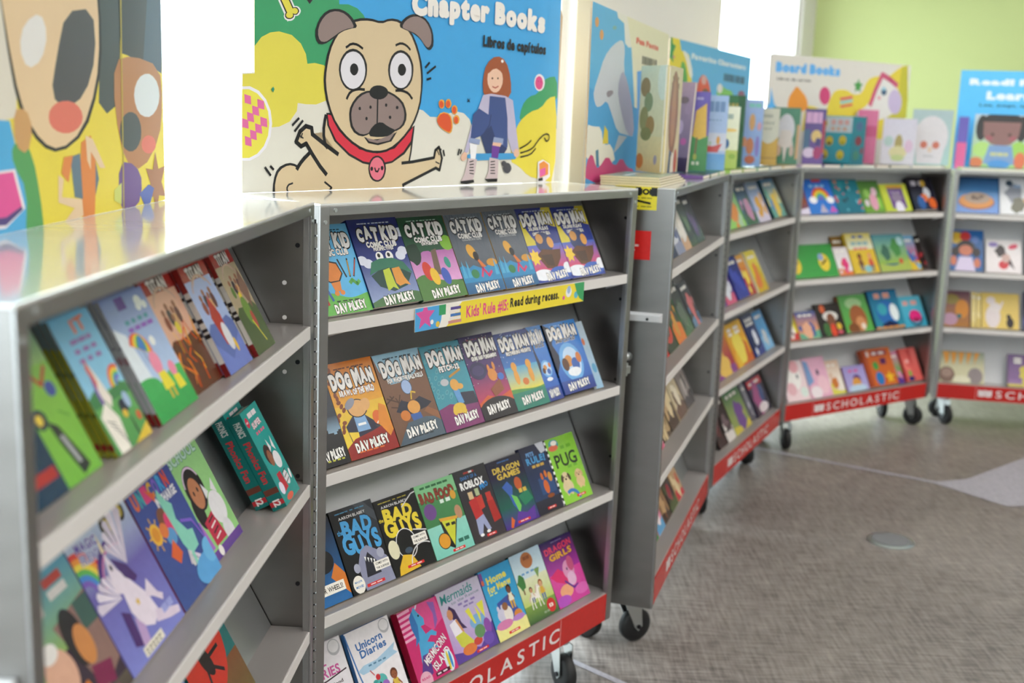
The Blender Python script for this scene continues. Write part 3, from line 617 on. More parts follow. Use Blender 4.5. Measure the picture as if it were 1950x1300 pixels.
def a_grime(A):
    A.bg('b83a5a', '4a2a6a', .2, .6); A.bg('4a2a6a', '2c2456', .6, 1); stars(A, 34, 5, 'd9d0e8', y0=.4); A.ell(.26, .58, .24, .17, '2b2452'); A.ell(.26, .58, .17, .1, '3a3064')
    A.bars(.2, .945, .6, .012, '8a3a5a', 2, 7); A.text('DOG MAN', .53, 0.848, .86, .15, 'f1efec', '141518', .09, bold=.085, jit=.8); A.text('GRIME AND PUNISHMENT', .55, .725, .74, .045, 'f1efec', '141518', .09, bold=.07, jit=.6)
    A.ell(.62, .5, .13, .12, 'd0843a'); A.ell(.56, .58, .04, .08, 'd0843a'); A.ell(.72, .6, .04, .08, 'd0843a'); A.poly([(.44, .34), (.78, .44), (.82, .3), (.5, .24)], '8a4a2e'); A.ell(.84, .46, .09, .07, '3a6ac0'); A.poly([(0, .2), (.3, .28), (.6, .22), (1, .28), (1, .1), (0, .1)], 'c9562e')
    A.ell(.5, .04, .62, .33, '18161c'); author(A, .12, x=.5, w=.66)
def a_moth(A):
    A.bg('e0cf3c', '4aa0c8', .22, .55); A.bg('2f6fb8', '263a80', .55, 1); stars(A, 24, 8, 'cfe0f0', y0=.6)
    A.bars(.2, .945, .6, .012, '8fb0d8', 2, 7); A.text('DOG MAN', .52, 0.848, .86, .15, 'f1efec', '141518', .09, bold=.085, jit=.8); A.text('MOTHERING HEIGHTS', .56, .725, .74, .048, 'f1efec', '141518', .09, bold=.07, jit=.6)
    for x, h in ((.28, .3), (.72, .32)): A.ell(x, .42, .07, h * .5, 'd8983a'); A.ell(x, .55, .08, .09, 'd8983a')
    A.ell(.5, .34, .09, .07, 'c9702e'); hill(A, '4f8f4a', .26, 4, .02); A.bg('2a7a6a', '2f7f6c', 0, .22); author(A, .12, x=.55, w=.66)
def a_kitt(A):
    A.bg('2a55b0', '3f86d0'); A.poly([(0, .3), (.22, .5), (.1, .7), (.2, .9), (0, 1)], '16203c'); A.ell(.5, .42, .34, .36, '6aa8e0'); A.ell(.52, .42, .26, .28, 'b9d4f0')
    A.bars(.2, .945, .6, .012, '9fc0e8', 2, 7); A.text('DOG MAN', .5, 0.848, .86, .15, 'f1efec', '141518', .09, bold=.085, jit=.8); A.text('AND CAT KID', .53, .735, .6, .045, '16181c', 'f1efec', .06, bold=.07, jit=.6)
    A.ell(.42, .44, .12, .11, 'c98a4a'); A.ell(.6, .38, .12, .12, '3a62b0'); A.ell(.74, .46, .08, .1, 'c9763a'); A.ell(.3, .4, .1, .12, '5a3a2a'); A.ell(.5, .28, .2, .08, 'e9eef6'); A.bg('2a3a86', '32509c', 0, .18); author(A, .1, x=.5, w=.66)
book(1, 2, .0245, .085, .20, a_black, '14181c', 'black comic paperback with a city skyline, left of the orange one', v=.017)
book(1, 2, .110, .144, .207, a_brawl, [(0, 1, 'a84a1a'), (0, .3, '8a1f18')], 'orange and yellow comic paperback with a dark red foot, second shelf down', v=.017, t=.014)
book(1, 2, .256, .150, .206, a_whom, '4a3226', 'brown comic paperback with a pale ball, between the orange and teal ones', v=.016, t=.014)
book(1, 2, .408, .139, .205, a_fetch, '2f6f7a', 'teal and plum comic paperback with one yellow foot, second shelf down', v=.016, t=.013)
book(1, 2, .549, .129, .208, a_grime, '2a2048', 'purple starry comic paperback fading to red over a black hill', v=.016, t=.013)
book(1, 2, .679, .135, .199, a_moth, '27407a', 'blue and yellow comic paperback right of the purple starry one', v=.016, t=.013)
book(1, 2, .815, .064, .200, a_kitt, '1b2a58', 'narrow slice of a blue comic paperback left of a thick black spine', v=.018, t=.013)
book(1, 2, .882, .147, .193, a_kitt, [(0, 1, '15181f'), ('DOG MAN', .62, .9, 'd9d9d9'), (0, .25, '27478c')], 'thick blue comic paperback with a moon disc and a black spine, second shelf down', v=.016, t=.026)
def a_thin(A): A.bg('8fb4d0', 'b9c9d4'); A.ell(.3, .7, .2, .3, 'c97a5a'); A.ell(.6, .3, .3, .4, '5a9ac0')
book(1, 2, 1.031, .034, .190, a_thin, 'cfd6da', 'slim pale blue booklet, last at the right end of the second shelf', v=.016, t=.008)

# --- second case, third shelf
def a_bg0(A): A.bg('2a6aa8', '15181c'); A.ell(.3, .62, .26, .3, 'd2622a'); A.ell(.5, .5, .3, .25, '1a1a1c'); A.poly([(.6, .3), (1, .05), (1, .3), (.8, .45)], 'd2782e'); sticker(A, .12, .12, .9, .24, 'FOR WHEELS!')
def a_bgblue(A):
    A.bg('15171a', '101214'); A.poly([(.3, 1), (1, .5), (1, 1)], '2e3238'); A.poly([(.55, 1), (1, .72), (1, .85), (.8, 1)], '454b52')
    A.bars(.12, .94, .7, .014, '4a86a8', 2, 6); A.text('AARON BLABEY', .48, .885, .62, .035, 'd9d9d9', bold=.02); A.text('the', .12, .73, .13, .06, '4a9fd8', bold=.02); A.text('BAD', .52, .755, .66, .17, '4a9fd8', bold=.06, jit=.8); A.text('GUYS', .52, .55, .82, .2, '4a9fd8', bold=.06, jit=.8)
    A.poly([(.3, .0), (.28, .3), (.42, .46), (.58, .5), (.76, .42), (.96, .3), (1, 0)], '8c8ea8'); A.poly([(.4, .14), (.46, .34), (.56, .42), (.7, .3), (.74, .14)], '2a2a34')
    for k in range(4): A.poly([(.46 + k * .06, .38 - k * .02), (.5 + k * .06, .37 - k * .02), (.47 + k * .06, .32 - k * .02)], 'f0f0f0')
    A.ell(.84, .36, .085, .085, 'a6a8bc'); A.ell(.24, .28, .07, .08, 'a6a8bc'); A.ell(.18, .1, .13, .15, 'f0ece2'); A.text('MAJOR', .18, .13, .17, .03, '3a7ab8', bold=.03); A.text('MOVIE!', .18, .075, .17, .03, '3a7ab8', bold=.03); sticker(A, .62, .17, .98, .28, 'COMES WITH', 'THE SURPRISE'); red_tab(A, .55, .05, .42)
def a_bgyel(A):
    A.bg('131313', '0f0f10'); A.bars(.1, .945, .7, .014, 'a89a3a', 2, 6); A.text('AARON BLABEY', .45, .895, .62, .035, 'd9d9d9', bold=.02); A.text('the', .06, .74, .1, .05, 'e6cf3a', bold=.02); A.text('BAD', .48, .775, .66, .16, 'e6cf3a', bold=.06, jit=.8); A.text('GUYS', .5, .59, .82, .2, 'e6cf3a', bold=.06, jit=.8)
    A.line([(.6, .82), (.9, .95), (1, .96)], .02, 'd9d9d9'); A.line([(.7, .5), (1, .44)], .02, 'd9d9d9'); A.ell(.46, .36, .24, .26, 'f0f0f0'); A.ell(.46, .36, .225, .245, '131313'); A.ell(.14, .34, .12, .16, 'ddd8b8'); A.poly([(.14, .1), (.3, .24), (.5, .2), (.62, .02), (.1, .0)], 'dfb52e'); A.arc(.8, .02, .36, .38, 60, 170, 'd9d9d9'); A.ell(.46, .27, .09, .05, '3a4a5a')
    sticker(A, .6, .31, .96, .43, 'COMES WITH', 'THE SURPRISE'); red_tab(A, .52, .07, .4)
def a_badfood(A):
    A.bg('3f7a4a', '4a8a55', .42, .78); A.bg('7fc08a', '86c890', .78, 1); A.bg('7ac4b4', '8fd0c0', 0, .42); A.bars(.12, .93, .74, .03, '2f6a42', 5, 5); A.text('BAD FOOD', .48, .81, .86, .13, '8a3a28', '4a1e16', .04, bold=.06, jit=.8); A.bars(.5, .68, .3, .05, 'dff0e4', 3, 2)
    A.ell(.2, .62, .15, .14, '6f4a8a'); A.ell(.86, .74, .07, .08, 'd8a03a'); A.ell(.86, .5, .09, .12, 'b88a6a'); A.poly([(.34, .5), (.8, .46), (.52, .06), (.38, .12)], '1b1b1b'); A.poly([(.37, .49), (.76, .455), (.53, .1)], 'c9cc3a'); A.poly([(.34, .5), (.8, .46), (.78, .42), (.36, .455)], 'd8a23a')
    A.ell(.32, .2, .15, .14, '1b1b1b'); A.ell(.32, .2, .135, .125, 'dd9a2e'); A.rect(.46, .37, .56, .41, '242424'); A.rect(.6, .36, .7, .4, '242424'); A.bars(.64, .11, .3, .05, '2f6a5a', 6, 2); red_tab(A, .6, .04, .32)
def a_blox(A):
    A.bg('3a3236', '26262c'); A.rect(.3, .93, .62, .955, 'a8302c'); A.rect(.46, .93, .56, .955, 'e0e0e0'); A.text('DIARY OF A', .42, .88, .5, .05, '3a76b8', bold=.03); A.text('ROBLOX', .46, .78, .72, .1, 'f4f4f4', bold=.06); A.text('PRO', .78, .705, .26, .07, '2f8ad0', bold=.05, rot=12)
    A.poly([(.2, .56), (.44, .6), (.5, .34), (.24, .3)], 'b82c2c'); A.rect(.24, .58, .38, .68, 'd0b48a'); A.poly([(.24, .3), (.5, .34), (.6, .12), (.5, .1), (.42, .22), (.3, .08), (.2, .1)], '9aa0c4'); A.rect(.46, .6, .58, .7, 'a8b48a'); A.poly([(.44, .58), (.62, .6), (.62, .42), (.46, .4)], 'c0392f'); A.poly([(.72, .5), (.92, .52), (.98, .2), (.74, .18)], 'a82a26'); A.rect(.74, .48, .9, .6, 'b8342e'); A.ell(.28, .08, .06, .03, 'f0f0f0'); A.ell(.5, .1, .06, .03, 'f0f0f0'); red_tab(A, .56, .05, .3)
def a_dgames(A):
    A.bg('1d5a4e', '1e1a3c', .3, .75); A.bg('4a2a86', '1d5a4e', 0, .3); A.bg('1b1838', '15142c', .75, 1); A.bars(.32, .945, .4, .02, '3a66a0', 2, 3); A.text('DRAGON', .52, .85, .78, .085, 'd8b84a', bold=.045); A.text('GAMES', .53, .75, .66, .085, 'd8b84a', bold=.045)
    A.poly([(.24, .6), (.42, .66), (.52, .56), (.44, .42), (.56, .3), (.5, .2), (.4, .3), (.36, .46)], '3a5fae'); A.poly([(.42, .46), (.56, .4), (.6, .26), (.5, .16), (.46, .3)], '6fc05a'); A.poly([(.3, .02), (.46, .2), (.7, .14), (.96, .2), (.9, .02)], '5a3494'); A.ell(.7, .58, .1, .12, 'b8562e'); A.poly([(.6, .4), (.9, .46), (.98, .3), (.7, .24)], '2a7a5a'); A.poly([(.14, .02), (.24, .16), (.3, .1), (.2, 0)], 'd2622a'); A.bars(.66, .44, .24, .06, 'd0b04a', 5, 2); red_tab(A, .55, .05, .36)
def a_rule(A):
    A.bg('2a3f66', '20243f'); A.poly([(.66, 1), (1, 1), (1, .86), (.8, .84)], 'c9cbd6'); A.text('PETS', .36, .875, .3, .06, '6a9fd8', bold=.04); A.text('RULE!', .52, .78, .74, .1, '4a96d0', '1c2c50', .06, bold=.05, jit=.6); A.bars(.3, .67, .5, .04, 'c9a24a', 5, 3)
    A.rect(.36, .26, .94, .5, '2d4a7a'); A.ell(.6, .36, .1, .17, 'c9622e'); A.ell(.54, .52, .05, .09, 'c9622e'); A.ell(.7, .54, .05, .09, 'd0702e'); A.ell(.84, .48, .08, .12, 'c98a3a'); A.bg('26222e', '2a2a3a', 0, .2); A.ell(.66, .22, .14, .05, '8a4a26'); red_tab(A, .55, .06, .34)
def a_pug(A):
    A.bg('8cc63f', '86c23c'); A.rect(0, 0, .045, 1, '16181a')
    for k in range(11): A.rect(0, .03 + k * .09, .045, .075 + k * .09, 'f0f0f0')
    A.ell(.28, .9, .16, .1, '4a9a9a'); A.ell(.24, .85, .16, .06, 'd86a4a'); A.ell(.3, .92, .1, .05, 'f0ece2'); A.text('PUG', .52, .64, .72, .2, '1e2a1a', bold=.02); A.bars(.46, .8, .4, .05, '6aa82e', 3, 2); A.bars(.5, .5, .4, .04, '6aa82e', 7, 2)
    puppy(A, .32, .24, .34, 'd8c49a', '4a3a30'); puppy(A, .76, .26, .28, 'd8b98a', 'c9a878'); A.arc(.36, .0, .2, .27, 10, 120, '3a76b8'); red_tab(A, .64, .07, .3)
book(1, 3, .021 + .005, .10, .18, a_bg0, '16181c', 'black and orange paperback with a white strip sticker, leftmost on the third shelf', v=.022)
book(1, 3, .128, .129, .185, a_bgblue, '15171a', 'black paperback with big blue letters over a grey shark snout', v=.02, t=.014)
book(1, 3, .259, .135, .175, a_bgyel, '131313', 'black paperback with big yellow letters beside the one with blue letters', v=.02, t=.014)
book(1, 3, .396, .138, .178, a_badfood, '3f7a4a', 'green and aqua paperback with a yellow pizza slice on the cover', v=.02)
book(1, 3, .536, .122, .180, a_blox, '26262c', 'dark grey paperback with blocky figures in red jackets', v=.02)
book(1, 3, .660, .141, .175, a_dgames, '1b1838', 'dark paperback with gold letters over a blue and green dragon', v=.02, t=.011)
book(1, 3, .803, .108, .182, a_rule, '1c2038', 'navy paperback with blue letters, between the gold-lettered dragon book and the lime one', v=.021)
book(1, 3, .912, .137, .182, a_pug, [(0, 1, '16181a'), (0, .1, 'f0f0f0'), (.3, .4, 'f0f0f0'), (.6, .7, 'f0f0f0')], 'lime green paperback with two small pugs, right end of the third shelf', v=.02)

# --- second case, bottom shelf
def a_owl(A):
    A.bg('e4dfe8', 'eae6ea'); A.bars(.1, .92, .5, .01, '8a8a92', 2, 5); A.ell(.84, .9, .12, .12, 'b9b9be'); A.ell(.84, .91, .1, .09, 'e4e2e4'); A.text('OWL', .42, .79, .4, .1, 'c85a9a', bold=.03); A.text('DIARIES', .5, .66, .68, .11, 'c85a9a', bold=.03); A.line([(0, .555), (.55, .575), (.95, .62)], .02, '3a2430'); A.text('Eva in the Band', .5, .5, .66, .04, '3a3430', bold=.02, rot=3)
    q = random.Random(2)
    for k in range(8): A.line([(q.uniform(.1, .9), q.uniform(.2, .45))] * 1 + [(q.uniform(.1, .9), q.uniform(.2, .45))], .006, 'bdb4cc')
    A.ell(.7, .2, .14, .15, '4a3a3e'); A.ell(.4, .14, .12, .14, 'd87a9a'); A.ell(.14, .2, .08, .1, '7a8ac8')
def a_unic(A):
    A.bg('eae6ec', 'efecef'); A.line([(.0, .98), (.06, .5), (.14, .1)], .03, '4a7ab8'); A.ell(.86, .9, .12, .12, 'b9b9be'); A.ell(.86, .91, .1, .09, 'e8e6e8')
    for k, t in enumerate(('Unicorn', 'Diaries')): A.text(t, .46 + k * .04, .80 - k * .1, .6, .095, '3f6fae', bold=.035, rot=3)
    A.poly([(.06, .52), (.2, .56), (.5, .56), (.8, .62), (.98, .66), (.9, .58), (.98, .53), (.7, .5), (.4, .46), (.14, .46)], 'a9cbe4'); A.bars(.3, .52, .44, .02, '5a86a8', 4, 4)
    A.ell(.42, .12, .13, .28, '4fa8a8'); A.ell(.48, .3, .12, .11, '5ab4b0'); A.ell(.54, .24, .08, .07, 'a06ac0'); A.ell(.42, .36, .05, .05, 'c8323a'); A.line([(.36, .4), (.3, .47)], .02, 'c8565a'); A.ell(.34, .32, .05, .03, '3f9a94'); A.ell(.44, .28, .02, .02, '16181a', n=8)
    kid(A, .76, .14, .3, '9a5a3a', '6a3a26', 'd8b84a')
def a_merm(A):
    A.bg('c8266a', 'c82a6e')
    for k in range(6): A.poly([(0, .98 - k * .07), (.3, 1.0 - k * .07), (.3, .96 - k * .07), (0, .945 - k * .07)], 'eaa6c4')
    A.poly([(.3, 1), (.95, 1), (1, .7), (.7, .6), (.5, .75)], 'd84a8a'); A.poly([(.74, .98), (.9, .94), (.86, .7), (.74, .6), (.8, .8)], '8a5aa8')
    A.poly([(.32, .92), (.4, .99), (.46, .9), (.56, .8), (.54, .72), (.44, .72), (.5, .6), (.66, .62), (.76, .56), (.72, .52), (.6, .56), (.48, .5), (.62, .46), (.7, .36), (.62, .38), (.46, .4), (.3, .16), (.2, .2), (.28, .5), (.3, .7)], '4aa0d0'); A.poly([(.34, .95), (.24, .88), (.22, .74), (.26, .6), (.2, .5), (.32, .56), (.38, .74)], '2f6fb0'); A.line([(.44, .96), (.52, 1.04)], .03, 'd9e4f0'); A.poly([(.28, .36), (.44, .36), (.4, .1), (.18, .02), (.14, .14)], '5a3a86'); A.ell(.46, .86, .02, .02, '16181a', n=8)
    A.text('MERMICORN', .6, .36, .66, .11, 'f4eef2', '8a1a4a', .05, bold=.02, rot=24); A.text('ISLAND', .68, .22, .5, .11, 'f4eef2', '8a1a4a', .05, bold=.02, rot=24)
    A.ell(.84, .15, .11, .19, 'd9e6f0'); A.ell(.82, .15, .03, .17, 'd8c23a'); A.ell(.88, .15, .03, .15, '3a8ac8'); A.ell(.2, .05, .15, .15, 'e0a8bc'); A.text('READ', .2, .08, .2, .03, 'c8266a', bold=.03); A.rect(.44, .03, .8, .08, '4a1a2e'); A.bars(.48, .045, .28, .02, 'e8d0dc', 3, 2)
def a_mermaids(A):
    A.bg('b08ac8', 'c8c4d6'); A.text('Mermaids', .44, .895, .74, .13, '2f8a8a', bold=.01, rot=2, shear=.15); A.text('to the Rescue', .6, .80, .66, .04, '7a8a9a', bold=.01, rot=2); A.bars(.4, .72, .44, .03, '8a7ab0', 4, 3); A.bars(.5, .67, .26, .025, '8a7ab0', 5, 2)
    A.ell(.7, .42, .18, .11, '7aa8d0'); A.poly([(.5, .62), (.62, .4), (.66, .4), (.6, .64)], 'dcd84a'); A.poly([(.76, .36), (.72, .64), (.8, .5)], 'dcd84a'); A.poly([(.78, .64), (.88, .42), (.94, .66)], 'dcd84a')
    A.poly([(.1, .66), (.2, .78), (.3, .7), (.36, .5), (.44, .4), (.34, .42), (.24, .56)], '3a2450'); A.ell(.17, .66, .06, .08, 'c98a62'); A.poly([(.1, .54), (.26, .58), (.34, .36), (.14, .34)], 'ece6f0'); A.line([(.26, .56), (.34, .38), (.3, .3)], .04, 'c98a62'); A.poly([(.14, .36), (.34, .38), (.5, .2), (.4, .1), (.2, .2)], 'c8c84a')
    A.poly([(0, 0), (0, .16), (.2, .12), (.4, .14), (.6, .08), (.8, .2), (1, .34), (1, 0)], '5a3f94'); A.ell(.36, .12, .16, .08, 'd8763a'); A.ell(.58, .17, .1, .06, 'c8463a'); A.ell(.68, .28, .12, .1, '5f8a5a'); A.ell(.88, .3, .08, .12, '8a4aa0'); A.ell(.82, .14, .12, .1, '6a4aa8'); red_tab(A, .62, .04, .28)
def a_home(A):
    A.bg('3aa0cc', '2f9ad0'); A.text('Home', .48, .84, .62, .1, 'e6dc5a', bold=.045, rot=2); A.text('for Meow', .5, .72, .74, .1, 'e6dc5a', bold=.045, rot=2); A.bars(.14, .63, .3, .02, 'c8dc8a', 4, 2); A.rect(0, .8, .09, .98, '7a4a9a'); A.ell(.05, .84, .04, .05, 'd86a4a')
    A.poly([(.2, .2), (.26, .5), (.7, .56), (.84, .3), (.8, .18)], '3a4f9a'); kid(A, .72, .46, .3, '6b4030', '2a1c18', 'e8e0c8', 'd8a83a'); A.ell(.3, .32, .13, .13, 'c9c4d8'); A.ell(.24, .42, .04, .06, 'c9c4d8'); A.ell(.36, .42, .04, .06, 'c9c4d8'); A.ell(.5, .3, .13, .17, 'e6ded4'); A.ell(.46, .42, .09, .08, '8a5a3a'); A.ell(.78, .24, .13, .1, 'd0843a')
    A.bg('e6df8a', 'e8e094', 0, .18); A.ell(.3, .19, .26, .09, 'd07aa8'); A.ell(.76, .2, .2, .06, 'b07ac0'); red_tab(A, .52, .06, .36)
def a_pup(A):
    A.bg('b9c86a', 'dfe0c0', .25, .62); A.bg('cfe0e4', 'b9d4e6', .62, 1); A.bg('3a5a30', '7a9a44', 0, .25); tree(A, .14, .42, .26, '3f7a3c'); A.ell(.5, .86, .19, .16, 'b06a3a'); A.bars(.4, .87, .22, .05, '8a4a26', 2, 2); A.bars(.22, .68, .6, .03, '6a9ac8', 4, 4)
    horse(A, .42, .3, .34, 'efe8de', 'c9b8a0'); kid(A, .34, .34, .2, 'c98f6a', '4a2e20', 'e0dcd0'); kid(A, .68, .34, .26, 'd8a47a', '8a4a26', 'd0a83a', '5a6a9a'); A.poly([(.62, .7), (.68, .56), (.8, .7)], '7a9a5a'); A.ell(.8, .13, .14, .14, 'c8282a'); A.text('13', .8, .13, .12, .05, 'f4e4d8', bold=.05); A.bars(.52, .06, .2, .03, '8a9a7a', 5, 2)
def a_dgirls(A):
    A.bg('c83a94', 'd84a9a', .0, .5); A.bg('a83a9a', '2a1c5a', .5, 1); A.bars(.34, .95, .4, .012, '8a7ab0', 2, 3); A.text('DRAGON', .5, .86, .84, .095, 'e8406a', '5a1a4a', .04, bold=.045, rot=2, jit=.3); A.text('GIRLS', .52, .745, .7, .095, 'e8a83a', '5a1a4a', .04, bold=.045, rot=2, jit=.3)
    A.poly([(.02, .48), (.3, .56), (.56, .4), (.6, .3), (.4, .3), (.16, .38)], 'd8286a'); A.ell(.6, .48, .17, .18, 'd890b8'); A.ell(.7, .56, .1, .14, 'c0507a'); A.ell(.62, .34, .13, .13, 'e0b0d0'); A.ell(.36, .2, .2, .12, 'e8a07a'); A.line([(.4, .34), (.6, .2), (.74, .22)], .04, '5a2a8a'); A.ell(.82, .14, .22, .1, 'd860b0'); A.ell(.2, .08, .22, .1, 'b04ab8'); A.ell(.56, .5, .02, .03, '2a1a3a', n=8)
book(1, 4, .028, .150, .190, a_owl, 'd8d2de', 'pale lilac diary paperback with pink letters, leftmost on the bottom shelf', v=.03)
book(1, 4, .191, .140, .186, a_unic, '4a7ab8', 'white diary paperback with blue letters and a teal unicorn, bottom shelf', v=.03)
book(1, 4, .350, .140, .180, a_merm, 'a81a3a', 'hot pink paperback with a blue rearing sea unicorn, bottom shelf', v=.02, t=.022)
book(1, 4, .500, .165, .180, a_mermaids, '9a7ab8', 'lavender paperback with a long-haired mermaid and yellow tails', v=.032)
book(1, 4, .667, .129, .185, a_home, '23517a', 'bright blue paperback with yellow letters, a girl and cats', v=.03)
book(1, 4, .798, .134, .188, a_pup, '2f4a2a', 'pale green paperback with children and a white horse on a meadow', v=.03, t=.012)
book(1, 4, .934, .150, .184, a_dgirls, '2a1c5a', 'purple and magenta paperback with a pink dragon, right end of the bottom shelf', v=.03)

# --- first case (nearest, left)
def a_navy(A): A.bg('10304f', '0e2440'); A.ell(.3, .3, .12, .14, 'd8b23a'); A.rect(.45, .12, .95, .2, 'a8262a'); A.ell(.4, .6, .3, .3, '2a5f8a')
def a_pete(A):
    A.bg('6fae3c', '86b84a'); A.bg('8fb86a', '6a8f86', .75, 1); blob(A, .3, .72, .2, 'b9b0a0', 2); A.line([(.3, .8), (.6, .62), (.85, .72)], .06, 'a8342a'); A.ell(.75, .58, .12, .1, '3a4a9a')
    A.ell(.2, .44, .16, .13, '1c2440'); A.ell(.18, .44, .08, .07, 'e0c24a'); A.poly([(.3, .42), (.5, .36), (.76, .06), (.52, .02), (.36, .26)], '1f2126'); A.poly([(.42, .3), (.5, .3), (.62, .1), (.54, .1)], 'a9abac'); A.line([(.66, .44), (.86, .38)], .02, '3f7a2a')
def a_ltblue(A):
    A.bg('9fcfe6', '6fb4dc'); A.text('IT', .62, .91, .36, .1, 'd8704a', bold=.03, rot=4)
    for k, y in enumerate((.79, .72, .65)): A.bars(.24, y, .62, .035, '8a6aa8', k + 2, 3)
    A.bg('4a8f4a', '5fa35a', 0, .42); A.poly([(0, .42), (.2, .46), (.5, .4), (.8, .45), (1, .4), (1, .34), (0, .34)], '3a7a4a'); rainbow(A, .86, .42, .24, .03, 60, 180); A.poly([(.28, .5), (.36, .64), (.44, .5), (.5, .36), (.4, .3), (.3, .38)], 'e6ded4'); A.poly([(.26, .62), (.34, .68), (.36, .5), (.28, .44)], 'c85a5a'); A.poly([(.22, .44), (.28, .58), (.3, .34), (.24, .26)], '7a5aa8')
    A.poly([(.06, .28), (.3, .36), (.44, .22), (.36, .0), (.1, .0)], 'ece6dc')
    for k in range(6): A.line([(.14 + k * .04, .24 - k * .035), (.3 + k * .02, .2 - k * .035)], .015, '5a5a5e')
    A.ell(.66, .27, .11, .09, '1c2440'); A.ell(.62, .22, .06, .05, 'd8b23a'); A.ell(.8, .3, .08, .1, '9fb8d8'); A.ell(.7, .1, .02, .16, '2a3a30'); A.poly([(.5, 0), (.8, .06), (1, .1), (1, 0)], 'd8b83a'); A.ell(.9, .16, .06, .06, 'c8603a')
def a_umbrella(A):
    A.bg('b9d0ee', '7f93c8', .2, 1); A.poly([(0, .78), (.2, .7), (.3, .3), (.1, .2), (0, .25)], 'dfe9f2'); A.rect(.3, .88, .5, .98, '5a3a94'); A.ell(.78, .9, .08, .06, 'e9f2ee'); A.ell(.74, .86, .06, .04, 'e9f2ee'); A.ell(.88, .86, .06, .04, 'e9f2ee')
    for k, y in enumerate((.76, .70)): A.bars(.3, y, .6, .035, ('4a8f9a', '8a5ab8')[k], k + 4, 4)
    A.ell(.66, .58, .06, .05, 'eef2f0')
    for k, c in enumerate(('d83a3a', 'e88a2e', 'e6cf3a', '4aa84a', '3a7ac8')): A.ell(.36 + k * .004, .55, .21 - k * .036, .17 - k * .006, c, rot=-24, a0=0, a1=180)
    A.line([(.36, .56), (.4, .42)], .015, '6a6a9a'); A.bg('2f9a4a', '3aa856', 0, .27); A.ell(.1, .27, .3, .1, '3aa856'); A.ell(.85, .26, .3, .09, '46b05a')
    A.ell(.5, .42, .11, .12, 'e88aa8', rot=-20); A.poly([(.44, .34), (.6, .34), (.66, .2), (.42, .2)], 'e6d83a'); A.ell(.78, .32, .08, .08, 'e88aa8'); A.poly([(.72, .27), (.86, .26), (.9, .15), (.72, .15)], 'e6d83a'); A.rect(.48, .12, .52, .2, 'd8b23a'); A.rect(.58, .12, .62, .2, 'd8b23a')
def a_titan(A, sky='d8a890', low='5a2a16', fig='7a3a28'):
    A.bg(sky, sky); A.bg('9a2420', 'a82a24', .86, 1); A.poly([(.2, .97), (.8, .99), (.76, .88), (.28, .86)], '4a1a18'); A.text('TITAN', .5, .92, .56, .1, 'e6e2de', '2a1a1a', .05, bold=.06, jit=.5); A.arc(.5, .62, .4, .43, 30, 150, 'b89a8a'); A.arc(.5, .68, .3, .32, 40, 140, 'c9a890')
    for x, y, h, c in ((.28, .6, .1, fig), (.44, .64, .12, '2a2430'), (.58, .6, .1, 'c89a6a'), (.7, .64, .12, '5a2a2a'), (.5, .54, .08, 'd8c23a')): A.ell(x, y, .07, h, c); A.ell(x, y + .09, .05, .05, '8a5a42')
    A.poly([(0, .4), (.15, .46), (.5, .44), (.85, .47), (1, .4), (1, 0), (0, 0)], low)
def a_tit1(A):
    a_titan(A); q = random.Random(3)
    for k in range(26):
        x, y = q.uniform(0, 1), q.uniform(.02, .4); A.line([(x, y), (x + q.uniform(-.1, .1), y + q.uniform(.04, .12)), (x + q.uniform(-.14, .14), y + q.uniform(.12, .2))], q.uniform(.012, .03), q.choice(['e8902a', 'd85a1c', 'e8b23a', '8a3a16']))
def a_tit2(A): a_titan(A, '9fb0d8', '5a6aa8', '8a4a3a'); A.poly([(.3, .5), (.5, .7), (.66, .5), (.6, .2), (.4, .24)], 'a8342a'); A.ell(.56, .3, .12, .2, 'd8d8de'); A.poly([(0, .3), (.4, .1), (1, .3), (1, 0), (0, 0)], '6a7ac0'); A.ell(.7, .2, .05, .1, 'd8b23a')
def a_tit3(A): a_titan(A, 'a8987a', '4a5a32', '5a7a3a'); A.ell(.5, .4, .16, .24, '6a8a3a'); A.ell(.6, .3, .08, .16, 'a84a3a'); A.line([(.5, .3), (.7, .08)], .03, 'd8cf3a'); A.poly([(.6, .6), (.9, .8), (1, .6), (.8, .4)], '7a5a4a')
TSP = [(0, 1, 'd8d2cc'), (0, .12, '7a1a1c'), (.78, 1, '8f2420'), (.36, .40, '2a2426'), (.42, .45, '2a2426'), (.50, .54, '2a2426'), (.70, .73, '2a2426')]
NEAR = ', nearest case'
book(0, 1, .060, .108, .160, a_navy, '0e2440', 'dark navy booklet with a red mark, lowest corner of the nearest case\'s top shelf', t=.006, v=.035)
book(0, 1, .165, .090, .176, a_pete, '6fae3c', 'bright green picture book with a black striped leg' + NEAR, t=.006, v=.036)
OLV = [(0, 1, '8a8a2a'), (.8, 1, '7a8688'), (.05, .1, '7a1a1c'), (.3, .33, '5a5a1c'), (.6, .63, '5a5a1c')]
book(0, 1, .285, .105, .172, a_ltblue, OLV, 'light blue picture book with a pale unicorn and rainbow, front of its olive-spined stack', t=.0062, v=.030, copies=5, group='olive-spined picture books in a stack', copy_label='olive-spined picture book stacked behind the light blue unicorn cover')
GRY = [(0, 1, 'a9abb2'), (.0, .1, '7a1a1c'), (.5, .56, '8a6a72'), (.62, .64, '7a7a86')]
book(0, 1, .420, .140, .172, a_umbrella, GRY, 'blue and green picture book with a rainbow umbrella, front of its grey-spined stack', t=.0058, v=.028, copies=5, group='grey-spined picture books in a stack', copy_label='grey-spined picture book stacked behind the rainbow umbrella cover')
book(0, 1, .566, .118, .176, a_tit1, TSP, 'red and orange paperback with erupting lava' + NEAR, t=.006, v=.034)
